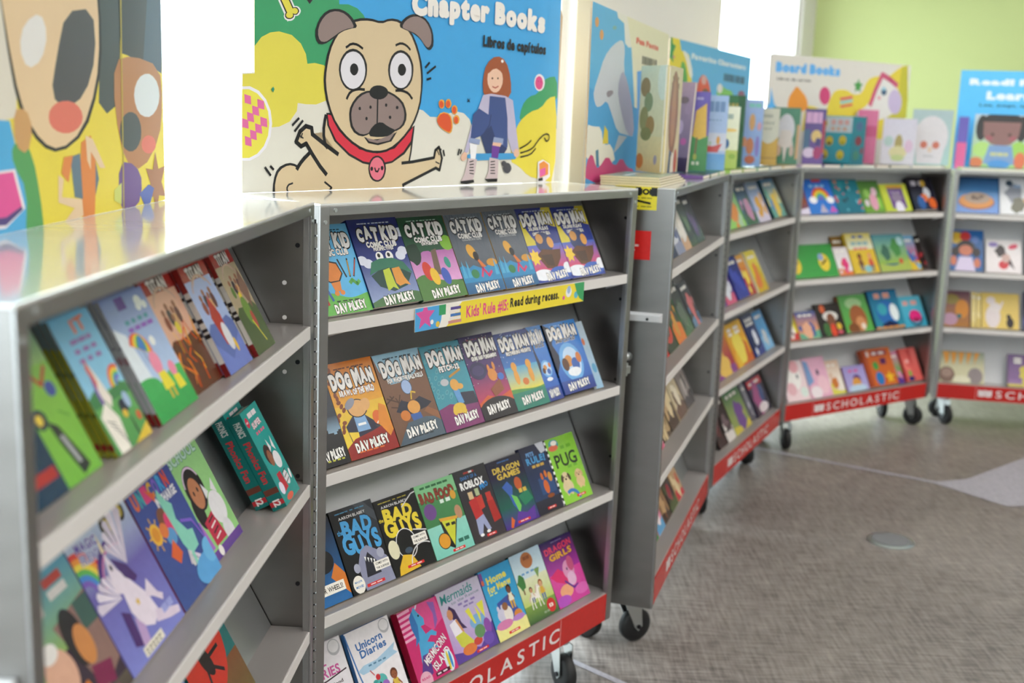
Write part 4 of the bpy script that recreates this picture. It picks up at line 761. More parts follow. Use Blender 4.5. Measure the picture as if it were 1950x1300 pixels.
book(0, 1, .693, .116, .176, a_tit2, TSP, 'blue and grey paperback in front of five white-striped red spines', t=.0092, v=.022, copies=4, group='middle stack of red and white spined paperbacks', copy_label='red and white spined paperback stacked behind the blue and grey cover')
book(0, 1, .838, .105, .180, a_tit3, TSP, 'green and brown paperback, last on the right in front of six striped spines', t=.0078, v=.02, copies=5, group='right stack of red and white spined paperbacks', copy_label='red and white spined paperback stacked behind the green and brown cover')
# its second shelf
def a_loud(A):
    A.bg('8aa85a', '5a9ab8', .5, 1); A.poly([(0, .98), (.6, 1), (.5, .76), (0, .7)], 'd8d4d0'); A.text('VS.', .3, .9, .4, .09, '4a4a4e', bold=.05, rot=8); A.rect(.62, .88, .86, .94, 'b8423a'); A.rect(.62, .8, .86, .86, 'd8d4d0'); A.bars(.05, .77, .4, .05, '5a5a5e', 3, 3)
    A.poly([(.5, .66), (1, .72), (1, .2), (.7, .1)], '8a6a62'); A.rect(.8, .5, 1, .7, '3f5a52'); A.poly([(0, .5), (.3, .64), (.34, .2), (0, .0)], '6f8f5a'); A.line([(.02, .6), (.3, .3), (.2, .06)], .04, 'c8c23a')
    A.ell(.36, .4, .17, .17, 'd8a890'); A.ell(.66, .52, .12, .2, '2a2024'); A.ell(.72, .44, .1, .14, 'c8844a'); A.ell(.34, .56, .1, .06, 'e6e2de'); A.poly([(.66, .3), (.9, .24), (.84, .1), (.62, .16)], '7a1f4a'); A.poly([(.3, .22), (.56, .26), (.62, .06), (.34, .06)], 'd87a32'); A.poly([(.4, .2), (.5, .2), (.54, .06), (.42, .06)], '5a86a8'); A.bg('4a4038', '5a4f46', 0, .1); A.ell(.8, .05, .05, .03, '8a3a6a')
def a_uni(A):
    A.bg('7a7fc8', '6a5fa8', 0, .6); A.bg('6a5fa8', 'b9c8de', .6, 1); A.ell(.62, .93, .1, .09, '3a3428'); A.ell(.86, .96, .08, .08, '3a3428'); A.ell(.62, .93, .06, .05, 'b8a23a'); A.ell(.86, .96, .05, .05, 'b8a23a')
    rainbow(A, .02, .6, .34, .04, 20, 120)
    for k, (t, c) in enumerate((('MAGIC', '6a5aa8'), ('FRIENDS', '7a7ab0'))): A.text(t, .26, .93 - k * .09, .3, .07, c, 'e6e6ee', .05, bold=.05, rot=-6)
    A.arc(.52, .5, .3, .36, 60, 170, '4a2a7a'); A.arc(.52, .5, .29, .31, 60, 170, 'c87aa8')
    wing(A, .34, .46, .32, 'e6dcea', -1, -10); wing(A, .62, .62, .42, 'e6dcea', 1, 40)
    A.poly([(.34, .66), (.4, .8), (.46, .64), (.56, .5), (.66, .36), (.7, .2), (.56, .14), (.42, .2), (.36, .34), (.38, .48), (.3, .52)], 'e4d8e6'); A.poly([(.38, .8), (.42, .95), (.43, .8)], 'e8d6b0'); A.poly([(.44, .74), (.6, .62), (.66, .5), (.6, .48), (.5, .56)], '4a2a6a'); A.ell(.4, .68, .018, .025, '2a2030', n=8)
    A.poly([(.62, .34), (.74, .44), (.8, .3), (.86, .26), (.82, .22), (.72, .3)], 'ded0e0'); A.poly([(.66, .22), (.86, .14), (.98, .1), (.96, .05), (.8, .08), (.6, .14)], 'd8c8dc'); A.poly([(.36, .3), (.3, .1), (.4, .06), (.44, .2)], 'b89ac8'); A.poly([(.24, .4), (.34, .34), (.3, .1), (.2, .14)], '4a2a6a'); A.star(.5, .36, .035, 'd8b23a'); A.bars(.74, .14, .2, .06, '9a9fd8', 2, 2)
    A.rect(.26, .02, .6, .09, 'e2dccc'); A.bars(.29, .055, .28, .014, '6a645a', 3, 5); A.bars(.29, .03, .28, .012, '6a645a', 4, 5)
def a_charge(A):
    A.bg('3a4f8f', '3d4a94'); q = random.Random(4)
    for k, ch in enumerate('UNICORN'): A.text(ch, .12 + k * .115, .92, .09, .13, ('d86a3a', '3aa0a8', 'd83a7a', 'd8a23a', '7a5ac8', '3a9ad8', 'd8503a')[k], bold=.06)
    A.text('IN CHARGE', .68, .80, .46, .08, 'e8e6ea', bold=.05); A.ell(.18, .62, .1, .1, 'e8b23a'); A.ell(.18, .62, .065, .065, 'd8902a')
    for k in range(8): A.line([(.18 + .1 * math.cos(k * .785), .62 + .1 * math.sin(k * .785)), (.18 + .14 * math.cos(k * .785), .62 + .14 * math.sin(k * .785))], .015, 'e8b23a')
    A.ell(.43, .66, .11, .12, '7a4a34'); A.ell(.5, .6, .09, .12, 'd83a6a'); A.ell(.42, .52, .1, .08, '5a94c8'); A.ell(.34, .6, .08, .07, 'd8763a'); A.poly([(.24, .4), (.4, .5), (.46, .36), (.34, .3)], 'd8602e')
    A.poly([(.5, .84), (.56, .9), (.62, .78), (.7, .72), (.64, .6), (.74, .46), (.84, .44), (.8, .3), (.6, .28), (.54, .4)], '86cdb8'); A.poly([(.44, .82), (.34, .96), (.5, .88)], 'd8603a'); wing(A, .56, .34, .22, 'e2e2d8', -1, 200); A.poly([(.6, .3), (.66, .3), (.62, .06), (.58, .08)], '86cdb8'); A.line([(.7, .56), (.9, .5), (.98, .3)], .03, '7a5ac8'); A.ell(.8, .1, .3, .14, '5aa0d8'); A.ell(.95, .2, .14, .12, '6ab0e0')
def a_school(A):
    A.bg('8fc47a', '9ad08a'); A.text('SCHOOL', .5, .9, .8, .1, 'b9d8cc', '3f7a5a', .04, bold=.05, rot=0)
    A.ell(.42, .6, .24, .26, '231a1c'); A.ell(.26, .42, .12, .2, '231a1c'); A.ell(.4, .56, .15, .18, 'b87a56'); A.arc(.42, .62, .2, .225, 20, 170, 'd8c0d8'); A.poly([(.24, .32), (.52, .36), (.6, .1), (.26, .1)], 'b82a44')
    for k in range(4): A.line([(.34, .3 - k * .05), (.5, .32 - k * .05)], .018, 'ede6e2' if k % 2 else '201a1c')
    A.ell(.72, .34, .2, .19, 'e4e2e6'); A.poly([(.56, .46), (.58, .6), (.68, .5)], 'e4e2e6'); A.poly([(.76, .5), (.88, .58), (.88, .44)], 'e4e2e6'); A.ell(.72, .12, .13, .14, 'dcdae0'); A.ell(.46, .58, .02, .03, '201a1c', n=8); A.ell(.34, .57, .02, .03, '201a1c', n=8); A.bg('5a3a8a', '6a3f94', 0, .08); A.ell(.3, .05, .06, .06, 'ece6e2'); A.poly([(0, .4), (.14, .36), (.2, .1), (0, .1)], 'a86ac0')
def a_phon(A):
    A.bg('1f8f8a', '27a09a'); A.ell(.14, .88, .09, .1, 'c82a4a'); A.bars(.09, .87, .1, .02, 'f0d0d8', 3, 2); A.bars(.3, .9, .5, .05, 'ece4ea', 2, 2); A.text('SUPER', .54, .82, .5, .06, 'ece4ea', 'a83a5a', .05, bold=.05, rot=2); A.bars(.3, .72, .54, .03, 'e0648a', 4, 4)
    A.ell(.36, .5, .19, .2, '3a2420'); A.ell(.38, .46, .12, .16, '8f5a40'); A.poly([(.26, .3), (.48, .3), (.54, .12), (.24, .1)], 'b82a3a'); A.ell(.66, .4, .18, .17, 'e4e2e6'); A.poly([(.52, .5), (.54, .64), (.64, .54)], 'e4e2e6'); A.poly([(.7, .54), (.82, .64), (.82, .48)], 'e4e2e6'); A.ell(.66, .2, .13, .14, 'dcdae0')
    for k in range(3): A.line([(.56, .16 + k * .05), (.76, .18 + k * .05)], .02, '201a1c')
    A.ell(.2, .16, .12, .12, 'ddd6ea'); A.ell(.9, .2, .05, .1, 'ece4ea', rot=-20); A.ell(.4, .04, .2, .06, 'd8604a')
PSP = [(0, 1, '15706c'), ('Phonics Fun', .28, .72, 'c8323a'), ('PHONICS', .78, .93, 'dce6e4'), (.16, .22, '6a3a2e'), (.04, .09, 'b82a34'), ('12', .03, .10, 'f0e8e8')]
book(0, 2, .05, .105, .19, a_navy, '2a3a6a', 'thin dark book with a red mark, lowest corner of the nearest case\'s second shelf', t=.006, v=.045)
book(0, 2, .158, .187, .186, a_loud, '3a2a3a', 'storybook with two cartoon children and a grey-brown street on its cover', t=.006, v=.045, name='storybook')
book(0, 2, .348, .188, .186, a_uni, '6a5fa8', 'purple storybook with a white winged unicorn', t=.006, v=.045, name='storybook')
book(0, 2, .541, .166, .184, a_charge, '7a1f2a', 'blue storybook with a mint sea unicorn and a dark red spine', t=.006, v=.045, name='storybook')
book(0, 2, .709, .150, .192, a_school, '6a4a9a', 'green and purple school storybook with a girl and a white cat', t=.006, v=.055, name='storybook')
book(0, 2, .967, .098, .185, a_phon, PSP, 'teal boxed book set with red spine letters, front one of the two', name='boxed_book_set', cat='boxed books', t=.027, v=.007, copies=1, hard=True, copy_label='teal boxed book set with red spine letters, rear one behind its twin')
# its third shelf
def a_monk(A): A.bg('4a6fae', '5a86c0'); A.poly([(0, .3), (.4, .6), (.5, .9), (.3, 1), (0, .9)], '16202e'); A.line([(.5, .3), (.66, .6), (.9, .8)], .07, '4a2a22'); A.ell(.5, .72, .09, .1, '6a3a2a'); A.ell(.78, .5, .08, .12, '7a3a2a'); A.ell(.8, .56, .05, .05, 'ece6e0'); A.ell(.84, .78, .06, .03, 'd8cf3a', rot=-20); A.ell(.4, .5, .07, .07, 'b8342a'); A.ell(.95, .3, .08, .1, 'c8763a'); A.bg('8a5a3a', 'a8653f', 0, .18)
def a_ant(A):
    A.bg('6a5a32', '7a4a2a', 0, .4); A.ell(.35, .72, .52, .5, 'c83222'); A.arc(.2, .6, .5, .53, 20, 110, 'd8604a'); A.ell(.4, .56, .09, .16, '231a1c', rot=20)
    for q in ((.4, .6, .7, .74), (.4, .56, .7, .56), (.42, .5, .62, .36), (.36, .5, .3, .32)): A.line([(q[0], q[1]), (q[2], q[3])], .035, '231a1c')
    A.ell(.3, .72, .08, .09, '231a1c'); A.ell(.3, .74, .05, .06, 'ece6e2'); A.ell(.5, .1, .1, .06, 'd8b23a'); A.ell(.3, .2, .04, .08, 'd8a23a')
book(0, 3, .49, .21, .20, a_monk, '2a4a7a', 'blue picture book with dark branches, low shelf of the nearest case', t=.006, v=.05, name='picture_book')
book(0, 3, .71, .20, .20, a_ant, '1f6a6a', 'red and olive picture book with a black ant, low shelf of the nearest case', t=.006, v=.05, name='picture_book')

# --- generic covers for the blurred cases further off
def gen(seed, pal, kind=0):
    def f(A):
        q = random.Random(seed); a, b, c, d = pal
        A.bg(a, a); A.bg(a, b, .35, 1)
        if kind % 3 != 2: hill(A, c, q.uniform(.14, .34), seed, .05)
        for k in range(5): blob(A, q.uniform(.1, .9), q.uniform(.1, .6), q.uniform(.07, .17), q.choice([c, d, d, b]), seed + k)
        blob(A, q.uniform(.4, .6), q.uniform(.3, .45), q.uniform(.18, .26), d, seed + 9)
        for y in (.82, .72)[:1 + kind % 2]: A.bars(.16, y, .68, .07, 'efece4' if kind < 4 else d, seed, 2 + seed % 3)
        if kind >= 3: A.rect(.0, .0, 1, .08, d)
    return f
CN = {2: 'warning-label case', 3: 'case after the warning-label one', 4: 'rainbow-book case', 5: 'rightmost case'}
SN = {1: 'top', 2: 'second', 3: 'third', 4: 'bottom'}
def gb(i, s, u, w, L, desc, pal, seed, kind=0, spine=None, t=.01, v=.03, art=None, **k):
    book(i, s, u, w, L, art or gen(seed, pal, kind), spine or pal[0], '%s, %s shelf of the %s' % (desc, SN[s], CN[i]), t=t, v=v, **k)
# third case
gb(2, 1, .24, .12, .17, 'navy book with a pale emblem', ('2a3a6a', '3a4a7a', '1c2440', 'd8dce6'), 11, v=.04)
gb(2, 1, .37, .125, .175, 'navy and white book', ('c9ccd6', '2a3560', '8a8fa8', '2a3a7a'), 12, v=.04)
gb(2, 1, .50, .125, .17, 'white and tan book', ('d8d4cc', 'b0a89a', 'c9a07a', 'ece6dc'), 13, v=.04)
gb(2, 1, .63, .13, .185, 'green-spined dark book', ('24302a', '1a2020', '3f5a3a', '5a7a4a'), 14, spine='2f5a3a', v=.04)
gb(2, 1, .765, .15, .175, 'black book with a violet patch', ('16202a', '1c1a30', '2a4a3a', '5a3a7a'), 15, v=.04)
gb(2, 2, .20, .13, .19, 'dark red monster book', ('3a2a24', '2a3a2a', 'c83a3a', 'd8603a'), 21, v=.045)
def a_mouth(A): A.bg('2c3a2a', '4a3a2a'); A.ell(.5, .36, .44, .3, 'b83a32'); A.ell(.5, .4, .3, .2, '2a0f12'); A.star(.5, .5, .3, 'ece2d8', 9, .8); A.ell(.5, .42, .22, .15, '3a1216'); A.ell(.6, .8, .12, .1, 'd8703a')
gb(2, 2, .345, .15, .19, 'book with a wide red mouth', None or ('2c3a2a', '4a3a2a', 'b83a32', 'd8703a'), 22, art=a_mouth, v=.045)
gb(2, 2, .51, .15, .20, 'olive book with orange shapes', ('3a4a2e', '4a4a32', 'd8762e', 'c98f3a'), 23, spine='3f6a4a', v=.045)
gb(2, 2, .675, .15, .19, 'green-edged charcoal book', ('2a302e', '3a3f3a', '3f6a4a', '5a6a5a'), 24, spine='5a8a6a', v=.045)
gb(2, 2, .845, .16, .17, 'charcoal book with a blue window', ('2a2c30', '3a3f46', '5a7a9a', 'c86a6a'), 25, v=.045)
gb(2, 3, .24, .13, .16, 'pale pink booklet', ('d8a8b0', 'e0c0c4', 'c85a7a', 'ece0e0'), 31, v=.05)
gb(2, 3, .40, .13, .17, 'brown novel with dark spine', ('a8906a', '8a7454', '5a4a38', 'c9b48a'), 32, spine='3a2a24', v=.055)
gb(2, 3, .545, .14, .175, 'tan novel with dark edges', ('b89a70', 'a88a62', '4a3a30', 'd8c49a'), 33, spine='2a2424', v=.055)
gb(2, 3, .70, .15, .18, 'cream novel with a brown figure', ('c9b896', 'b0a084', '6a5040', 'e0d4ba'), 34, v=.055)
gb(2, 3, .87, .15, .18, 'grey-brown novel', ('8a7f7a', '6f6664', '4a4444', 'a89f9a'), 35, v=.055)
gb(2, 4, .25, .11, .15, 'orange and red booklet', ('c83a2a', 'd8703a', '3f8a4a', 'e0b23a'), 41, v=.05)
gb(2, 4, .37, .11, .15, 'pink booklet with a blue corner', ('d88aa0', 'c85a7a', '5a9ac8', 'ece0e4'), 42, v=.05)
gb(2, 4, .49, .11, .16, 'brown leaning novel', ('8a6a4a', '6a4a34', '3a2a22', 'b8946a'), 43, v=.05)
gb(2, 4, .61, .12, .15, 'dark novel with green marks', ('26221f', '2f2a26', '4a5a32', '8a2f3a'), 44, v=.05)
gb(2, 4, .74, .12, .15, 'tan novel with a red corner', ('b89a72', 'a88660', 'b8303a', 'd8c49a'), 45, v=.05)
# fourth case
gb(3, 1, .15, .27, .185, 'green picture book with an orange figure', ('6fb04a', 'a8c8a0', '8fc85a', 'd8862e'), 51, v=.04)
gb(3, 1, .435, .185, .185, 'dark sky-blue book with a green base', ('5a7a9a', '3a4a56', '3f6a4a', 'c08aa8'), 52, v=.04)
gb(3, 1, .63, .20, .185, 'pale blue book with a yellow figure', ('a9b4dc', '8aa0b8', 'd8d0e4', 'd8a23a'), 53, v=.04)
gb(3, 1, .865, .235, .187, 'teal picture book with a yellow base', ('c9cf8a', '3a7ab0', '5a9a8a', 'd8b83a'), 54, spine='173a4a', t=.02, v=.035)
gb(3, 2, .10, .10, .16, 'yellow-cornered book', ('d8c23a', '5a4a7a', '7a5a94', 'ece4da'), 60, v=.04)
gb(3, 2, .21, .145, .165, 'purple patterned book', ('6a4a8a', '4a3f7a', 'c85a7a', 'd8dce6'), 61, v=.04)
gb(3, 2, .365, .17, .185, 'deep blue book', ('2a3588', '243074', '35419a', '3a4ab0'), 62, t=.022, v=.035)
gb(3, 2, .545, .12, .185, 'red and orange children\'s book', ('c8532e', 'd8a23a', 'a8343a', 'e8cf5a'), 63, spine='b8a23a', v=.04)
gb(3, 2, .675, .17, .19, 'bright yellow book', ('d8c42e', 'e0cf3a', 'c8a82a', 'd87a3a'), 64, spine='efe8c8', t=.006, v=.03, copies=2, group='yellow books on the second shelf', copy_label='yellow book behind its bright yellow twin, second shelf after the warning-label case')
gb(3, 3, .14, .30, .19, 'crowded red picture book', ('a8424a', 'c8843a', '8a4a8a', 'e0b85a'), 71, 1, v=.04)
gb(3, 3, .45, .27, .195, 'orange and yellow picture book', ('d8952e', 'e0b23a', 'c8682e', 'e8d45a'), 72, 1, v=.04)
gb(3, 3, .735, .17, .2, 'navy book with white lettering', ('24356a', '1c2a54', '3a4a8a', 'dfe4ee'), 73, 1, t=.014, v=.035)
gb(3, 3, .92, .16, .19, 'sky blue book with a grey animal', ('4a94c8', '3f86bc', '7ab0d8', 'b9c4cc'), 74, v=.04)
gb(3, 4, .25, .11, .19, 'black book with red edges', ('1a1618', '241c1e', '3a2a2c', '5a2a2e'), 80, v=.04)
gb(3, 4, .375, .12, .2, 'black and white book', ('201c1e', '2a2628', 'd8d2ce', '6a5a5e'), 81, spine='16120f', v=.04)
gb(3, 4, .505, .25, .195, 'green and yellow picture book', ('8a9a5a', '4a7a5a', 'c8b84a', '6a4a8a'), 82, v=.04)
gb(3, 4, .80, .06, .18, 'slim grey book', ('7a7a84', '8a8a94', '5a5a64', 'b0b0b8'), 83, v=.045)
gb(3, 4, .865, .235, .185, 'purple book with a red top band', ('2a2036', '3a2444', 'c87aa8', '8a3a5a'), 84, v=.035, t=.016,
   art=lambda A: (A.bg('2a2036', '33264a'), A.rect(0, .74, 1, .94, 'b82a34'), A.bars(.12, .8, .76, .07, 'e8d4d4', 2, 2), blob(A, .4, .45, .3, '9a4a7a', 3), blob(A, .7, .5, .16, '3a4a7a', 5), A.ell(.55, .16, .32, .1, 'd8ccd0')))
# fifth case
def a_rain(A): A.bg('2f7ad0', '2a6ac8'); A.rect(.34, .92, .66, 1, 'c8343a'); rainbow(A, .52, .4, .34, .05); A.ell(.22, .4, .14, .09, 'f0f0f4'); A.ell(.84, .4, .14, .09, 'f0f0f4'); A.poly([(.36, .04), (.5, .3), (.66, .04)], 'b8b0c8'); A.poly([(.7, .04), (.84, .24), (1, .06)], 'c85ab0'); A.bars(.2, .76, .6, .08, '8ac0ec', 3, 3)
def a_teal(A):
    A.bg('1f6a80', '1c7a8a'); q = random.Random(5)
    for k in range(26): A.ell(q.uniform(0, 1), q.uniform(.05, .95), q.uniform(.03, .07), q.uniform(.03, .06), q.choice(['16303a', 'c85a6a', '2a94a0', 'c98a6a', '5ab0c0']), n=8)
def a_grn(A): A.bg('6a9a3a', '4a7a3a'); A.ell(.56, .34, .2, .3, 'd89ab0'); A.ell(.68, .66, .14, .14, 'dcb8c8'); A.ell(.3, .6, .14, .16, '8ab85a'); A.ell(.2, .3, .1, .12, 'd8c8d4'); A.ell(.84, .3, .1, .2, '8ac04a')
def a_lime(A): A.bg('b8c83a', 'c8d04a'); A.rect(.24, .86, .84, .94, 'd8923a'); A.poly([(.24, .84), (.82, .84), (.84, .1), (.28, .1)], '6a4a86'); A.ell(.54, .5, .2, .14, '8a7a94'); A.ell(.56, .14, .16, .16, 'e4e0ec'); A.bars(.34, .66, .4, .08, 'a89ab8', 4, 3)
def a_space(A): A.bg('16203c', '231f2a'); A.bars(.1, .74, .66, .14, 'b9b4c0', 3, 2); A.ell(.66, .52, .14, .16, 'c9ccd4'); A.ell(.5, .36, .16, .12, 'd8703a'); A.ell(.34, .22, .16, .2, '2a5a9a'); A.ell(.8, .2, .16, .16, 'd8642a'); A.ell(.6, .8, .1, .1, 'c8a23a')
gb(4, 1, .045, .082, .17, 'purple and brown half-hidden book', ('7a4a5a', '4a3a6a', 'd8d0e4', '8a4a32'), 90, v=.03)
gb(4, 1, .130, .198, .182, 'bright blue book with a rainbow', ('2f7ad0', '2a6ac8', 'c', 'd'), 91, art=a_rain)
gb(4, 1, .333, .196, .182, 'deep teal patterned book', ('1f6a80', '1c7a8a', 'c', 'd'), 92, art=a_teal)
gb(4, 1, .534, .156, .174, 'green book with a pink figure', ('6a9a3a', '4a7a3a', 'c', 'd'), 93, art=a_grn)
gb(4, 1, .694, .210, .150, 'lime book with a purple panel', ('b8c83a', 'c', 'c', 'd'), 94, art=a_lime, spine='c8d04a', t=.02)
gb(4, 1, .925, .195, .184, 'black book with a blue and an orange ball', ('14161c', 'c', 'c', 'd'), 95, art=a_space, t=.03, v=.025)
def a_bees(A):
    A.bg('3a9a44', '2f8f3c')
    for x, y in ((.1, .4), (.74, .44)):
        A.ell(x, y, .12, .14, 'e0c43a'); A.line([(x - .06, y - .06), (x + .06, y + .08)], .03, '2a2418'); A.ell(x - .05, y + .16, .06, .06, '8aa0c8')
def a_ask(A): A.bg('dfe4d0', 'e0cf6a', .6, 1); A.bars(.26, .88, .5, .06, '3a5aa8', 3, 2); A.bars(.16, .7, .7, .08, '8ab0b8', 5, 3); A.bars(.2, .58, .6, .06, 'd87a7a', 6, 3); kid(A, .34, .2, .3, '9a5a3a', '2a1a18', '6a4a30'); kid(A, .74, .2, .34, 'e0a070', 'd8a23a', 'c8503a'); A.ell(.56, .1, .14, .1, '8ac0c8')
def a_forest(A): A.bg('8fb04a', '5a9aa8', .2, 1); tree(A, .3, .3, .3, '3f6a5a'); tree(A, .66, .4, .34, '4a8a4a'); hill(A, 'a8b85a', .2, 6); A.ell(.72, .26, .06, .06, 'c84a3a'); A.ell(.85, .8, .1, .1, 'b0d4d8')
gb(4, 2, .050, .325, .172, 'wide green picture book with two bees', ('3a9a44', 'c', 'c', 'd'), 101, art=a_bees)
gb(4, 2, .382, .105, .150, 'white book with orange and pink flowers', ('e4e0e2', 'd8d0d4', 'd8763a', 'd83a7a'), 102, v=.032)
gb(4, 2, .42, .09, .205, 'brown and gold book standing behind', ('6a4a2a', '8a6a34', 'c8a23a', '2a3a6a'), 103, v=.062, t=.008)
gb(4, 2, .495, .195, .216, 'cream and yellow question book with children', ('dfe4d0', 'c', 'c', 'd'), 104, art=a_ask, spine='d8b83a', t=.02)
gb(4, 2, .700, .250, .204, 'teal forest picture book with a blue spine', ('2a5a86', 'c', 'c', 'd'), 105, art=a_forest, spine='2a5a86', t=.02)
gb(4, 2, .958, .088, .195, 'blue and red half-hidden book', ('b83a4a', '6ab0d8', 'd8b83a', '3a6ab0'), 106, v=.04)
gb(4, 2, 1.052, .05, .192, 'black-spined narrow book', ('2a1a1c', '1a1618', '3a2a2a', 'b8303a'), 107, v=.04)
def a_blk(A): A.bg('201c1e', '2a2422'); A.ell(.3, .84, .1, .12, 'd8643a'); A.ell(.55, .6, .3, .14, 'e0dcd8'); A.ell(.55, .48, .17, .2, '7a4a34'); A.ell(.3, .2, .14, .2, '3f6a3a'); A.ell(.55, .16, .12, .2, 'd8482e'); A.ell(.8, .28, .1, .1, 'd8b23a'); A.ell(.8, .1, .1, .06, 'c85a6a')
def a_bear(A): A.bg('5aa84a', '5a9a56'); A.ell(.5, .76, .3, .14, '9ac08a'); A.ell(.55, .36, .3, .34, '9a5a34'); A.ell(.6, .22, .18, .18, 'c98a5a'); A.ell(.66, .14, .08, .08, 'e4d8c8'); A.ell(.3, .1, .2, .14, '7a4a2a')
def a_whale(A): A.bg('2f8aa0', '1f6a94'); A.bars(.2, .78, .6, .14, 'd89a8a', 3, 2); A.ell(.5, .4, .36, .3, '2a6ab0'); A.ell(.74, .4, .14, .2, 'e4eef0'); A.ell(.36, .5, .16, .14, '3aa0b0'); A.poly([(.2, .1), (.5, .2), (.8, .1), (.7, .02), (.3, .02)], '16224a'); A.bars(.0, .0, 1, .05, 'd8903a', 5, 5)
def a_aqua(A): A.bg('3aa0c0', '5ab4cc'); A.bars(.16, .7, .7, .14, 'dca098', 3, 2); A.ell(.56, .34, .26, .18, 'd8287a'); A.arc(.56, .34, .24, .3, 180, 350, '2a2440'); A.ell(.56, .22, .16, .06, '8a1a4a')
gb(4, 3, .045, .082, .15, 'yellow and black striped book', ('e0d03a', '2a2424', 'c83a3a', 'e4dcd8'), 111, v=.035)
gb(4, 3, .130, .150, .141, 'blue book with a peach figure', ('d8946a', '3a5a9a', '6aa88a', 'e0a88a'), 112)
gb(4, 3, .283, .186, .172, 'black book with a white-haired face', ('201c1e', 'c', 'c', 'd'), 113, art=a_blk)
gb(4, 3, .473, .212, .2, 'green book with a brown bear', ('6a3a22', 'c', 'c', 'd'), 114, art=a_bear, spine='6a3a22', t=.024)
gb(4, 3, .700, .236, .21, 'blue whale book with a navy spine', ('1c1f44', 'c', 'c', 'd'), 115, art=a_whale, spine='1c1f44', t=.03, v=.025)
gb(4, 3, .942, .190, .172, 'aqua book with a pink smile', ('3aa0c0', 'c', 'c', 'd'), 116, art=a_aqua)
def a_upink(A): A.bg('ecd0d4', 'ead8dc'); A.ell(.5, .6, .3, .4, 'f0ece8'); A.ell(.66, .6, .04, .08, '4a4a5a'); A.ell(.3, .3, .2, .2, 'e0b0b8'); A.ell(.8, .2, .16, .16, 'd8e4dc'); A.ell(.6, .85, .2, .2, 'e4a8b0')
def a_upink2(A): A.bg('e0a8c0', 'e4b0c8'); A.poly([(0, .95), (.2, .9), (.3, .4), (0, .3)], '7a9ac8'); A.ell(.56, .62, .06, .1, '4a4a5a'); A.ell(.7, .3, .26, .3, 'ecc0cc'); A.ell(.3, .14, .26, .2, 'ece0e4')
def a_lav(A): A.bg('b0a8d8', '9a8fc8'); A.bars(.24, .74, .5, .1, 'c85a94', 3, 2); A.ell(.54, .44, .18, .16, '5a3a7a'); A.ell(.5, .3, .2, .18, 'd89a4a'); A.ell(.5, .1, .4, .12, 'b9d0e4')
def a_shap(A): A.bg('c8622a', 'cc6a30'); A.rect(.06, .8, .22, .94, 'e0d4d0'); A.rect(.3, .8, .86, .94, '8a3a4a'); A.bars(.34, .83, .48, .07, 'e4d4d0', 3, 2); A.ell(.36, .54, .1, .1, '4a9a4a'); A.rect(.56, .56, .76, .72, '5a2a5a'); A.ell(.4, .2, .14, .16, '2f76b8'); A.star(.76, .2, .17, 'e8b82e'); A.rect(0, .0, .14, 1, 'a84a2a')
def a_wave(A): A.bg('d8605a', 'd8605a'); A.arc(.3, .5, .1, .26, 60, 300, 'e87a70'); A.poly([(.4, .95), (.55, .4), (.62, .95)], 'b83a3a'); A.poly([(.64, .9), (.8, .3), (.92, .95)], 'e0706a'); A.ell(.3, .24, .1, .12, '7ab04a'); A.ell(.3, .08, .2, .1, '2a2a6a'); A.ell(.3, .6, .12, .08, 'e8a8a4')
gb(4, 4, .065, .165, .204, 'white-faced unicorn picture book', ('ecd0d4', 'c', 'c', 'd'), 121, art=a_upink, v=.02)
gb(4, 4, .236, .160, .209, 'pink unicorn picture book with a blue mane', ('e0a8c0', 'c', 'c', 'd'), 122, art=a_upink2, v=.02)
gb(4, 4, .400, .105, .179, 'cream and yellow slim picture book', ('e8e0d4', 'd8b8a0', 'd8cf5a', 'c8763a'), 123, v=.028)
gb(4, 4, .51, .170, .135, 'lavender book with a small orange animal', ('6a2f54', 'c', 'c', 'd'), 124, art=a_lav, spine='6a2f54', t=.018, v=.02)
gb(4, 4, .690, .228, .205, 'orange shapes book', ('a84a2a', 'c', 'c', 'd'), 125, art=a_shap, spine='a84a2a', t=.03, v=.02)
gb(4, 4, .925, .06, .181, 'narrow green and pink book', ('4a9a3a', 'd88ab0', '5a3a8a', 'e08ab0'), 126, v=.03)
gb(4, 4, .992, .135, .185, 'coral book with tall wavy shapes', ('d8605a', 'c', 'c', 'd'), 127, art=a_wave, spine='b83a3a', t=.03, v=.02)
# sixth case
def a_donut(A):
    A.bg('6a8fd0', '4a84bc', 0, .5); A.bg('4a84bc', '2a4f7c', .5, 1); A.ell(.48, .3, .42, .2, '8a4a24'); A.ell(.48, .34, .4, .2, 'c9843a'); A.ell(.5, .42, .3, .15, 'a08a78')
    for k in range(12): A.ell(.34 + .3 * random.Random(k).random(), .38 + .1 * random.Random(k + 50).random(), .04, .025, '5a4434', n=8)
def a_wht(A): A.bg('d8dade', 'dfe0e4'); blob(A, .3, .6, .2, '8a8f9a', 3); blob(A, .4, .25, .16, '6a6a5a', 5); A.ell(.2, .86, .08, .08, '3a4a5a'); A.bars(.3, .74, .5, .08, '8aa0c0', 3, 2); A.ell(.7, .4, .2, .1, 'c9a88a')
def a_girl(A): A.bg('2f5f9a', '2a66a8'); A.ell(.2, .8, .22, .2, 'd8b23a'); A.ell(.46, .84, .16, .16, 'c83a3a'); A.ell(.75, .76, .12, .12, '6a8ac8'); A.ell(.48, .56, .28, .26, '1f1a1e'); A.ell(.18, .46, .12, .16, '1f1a1e'); A.ell(.8, .46, .12, .16, '1f1a1e'); A.ell(.48, .5, .2, .18, 'c9765a'); A.poly([(.3, .34), (.66, .34), (.78, .0), (.16, .0)], 'd4c8e4'); A.ell(.12, .24, .1, .16, 'c9765a'); A.ell(.82, .2, .1, .16, 'c9765a')
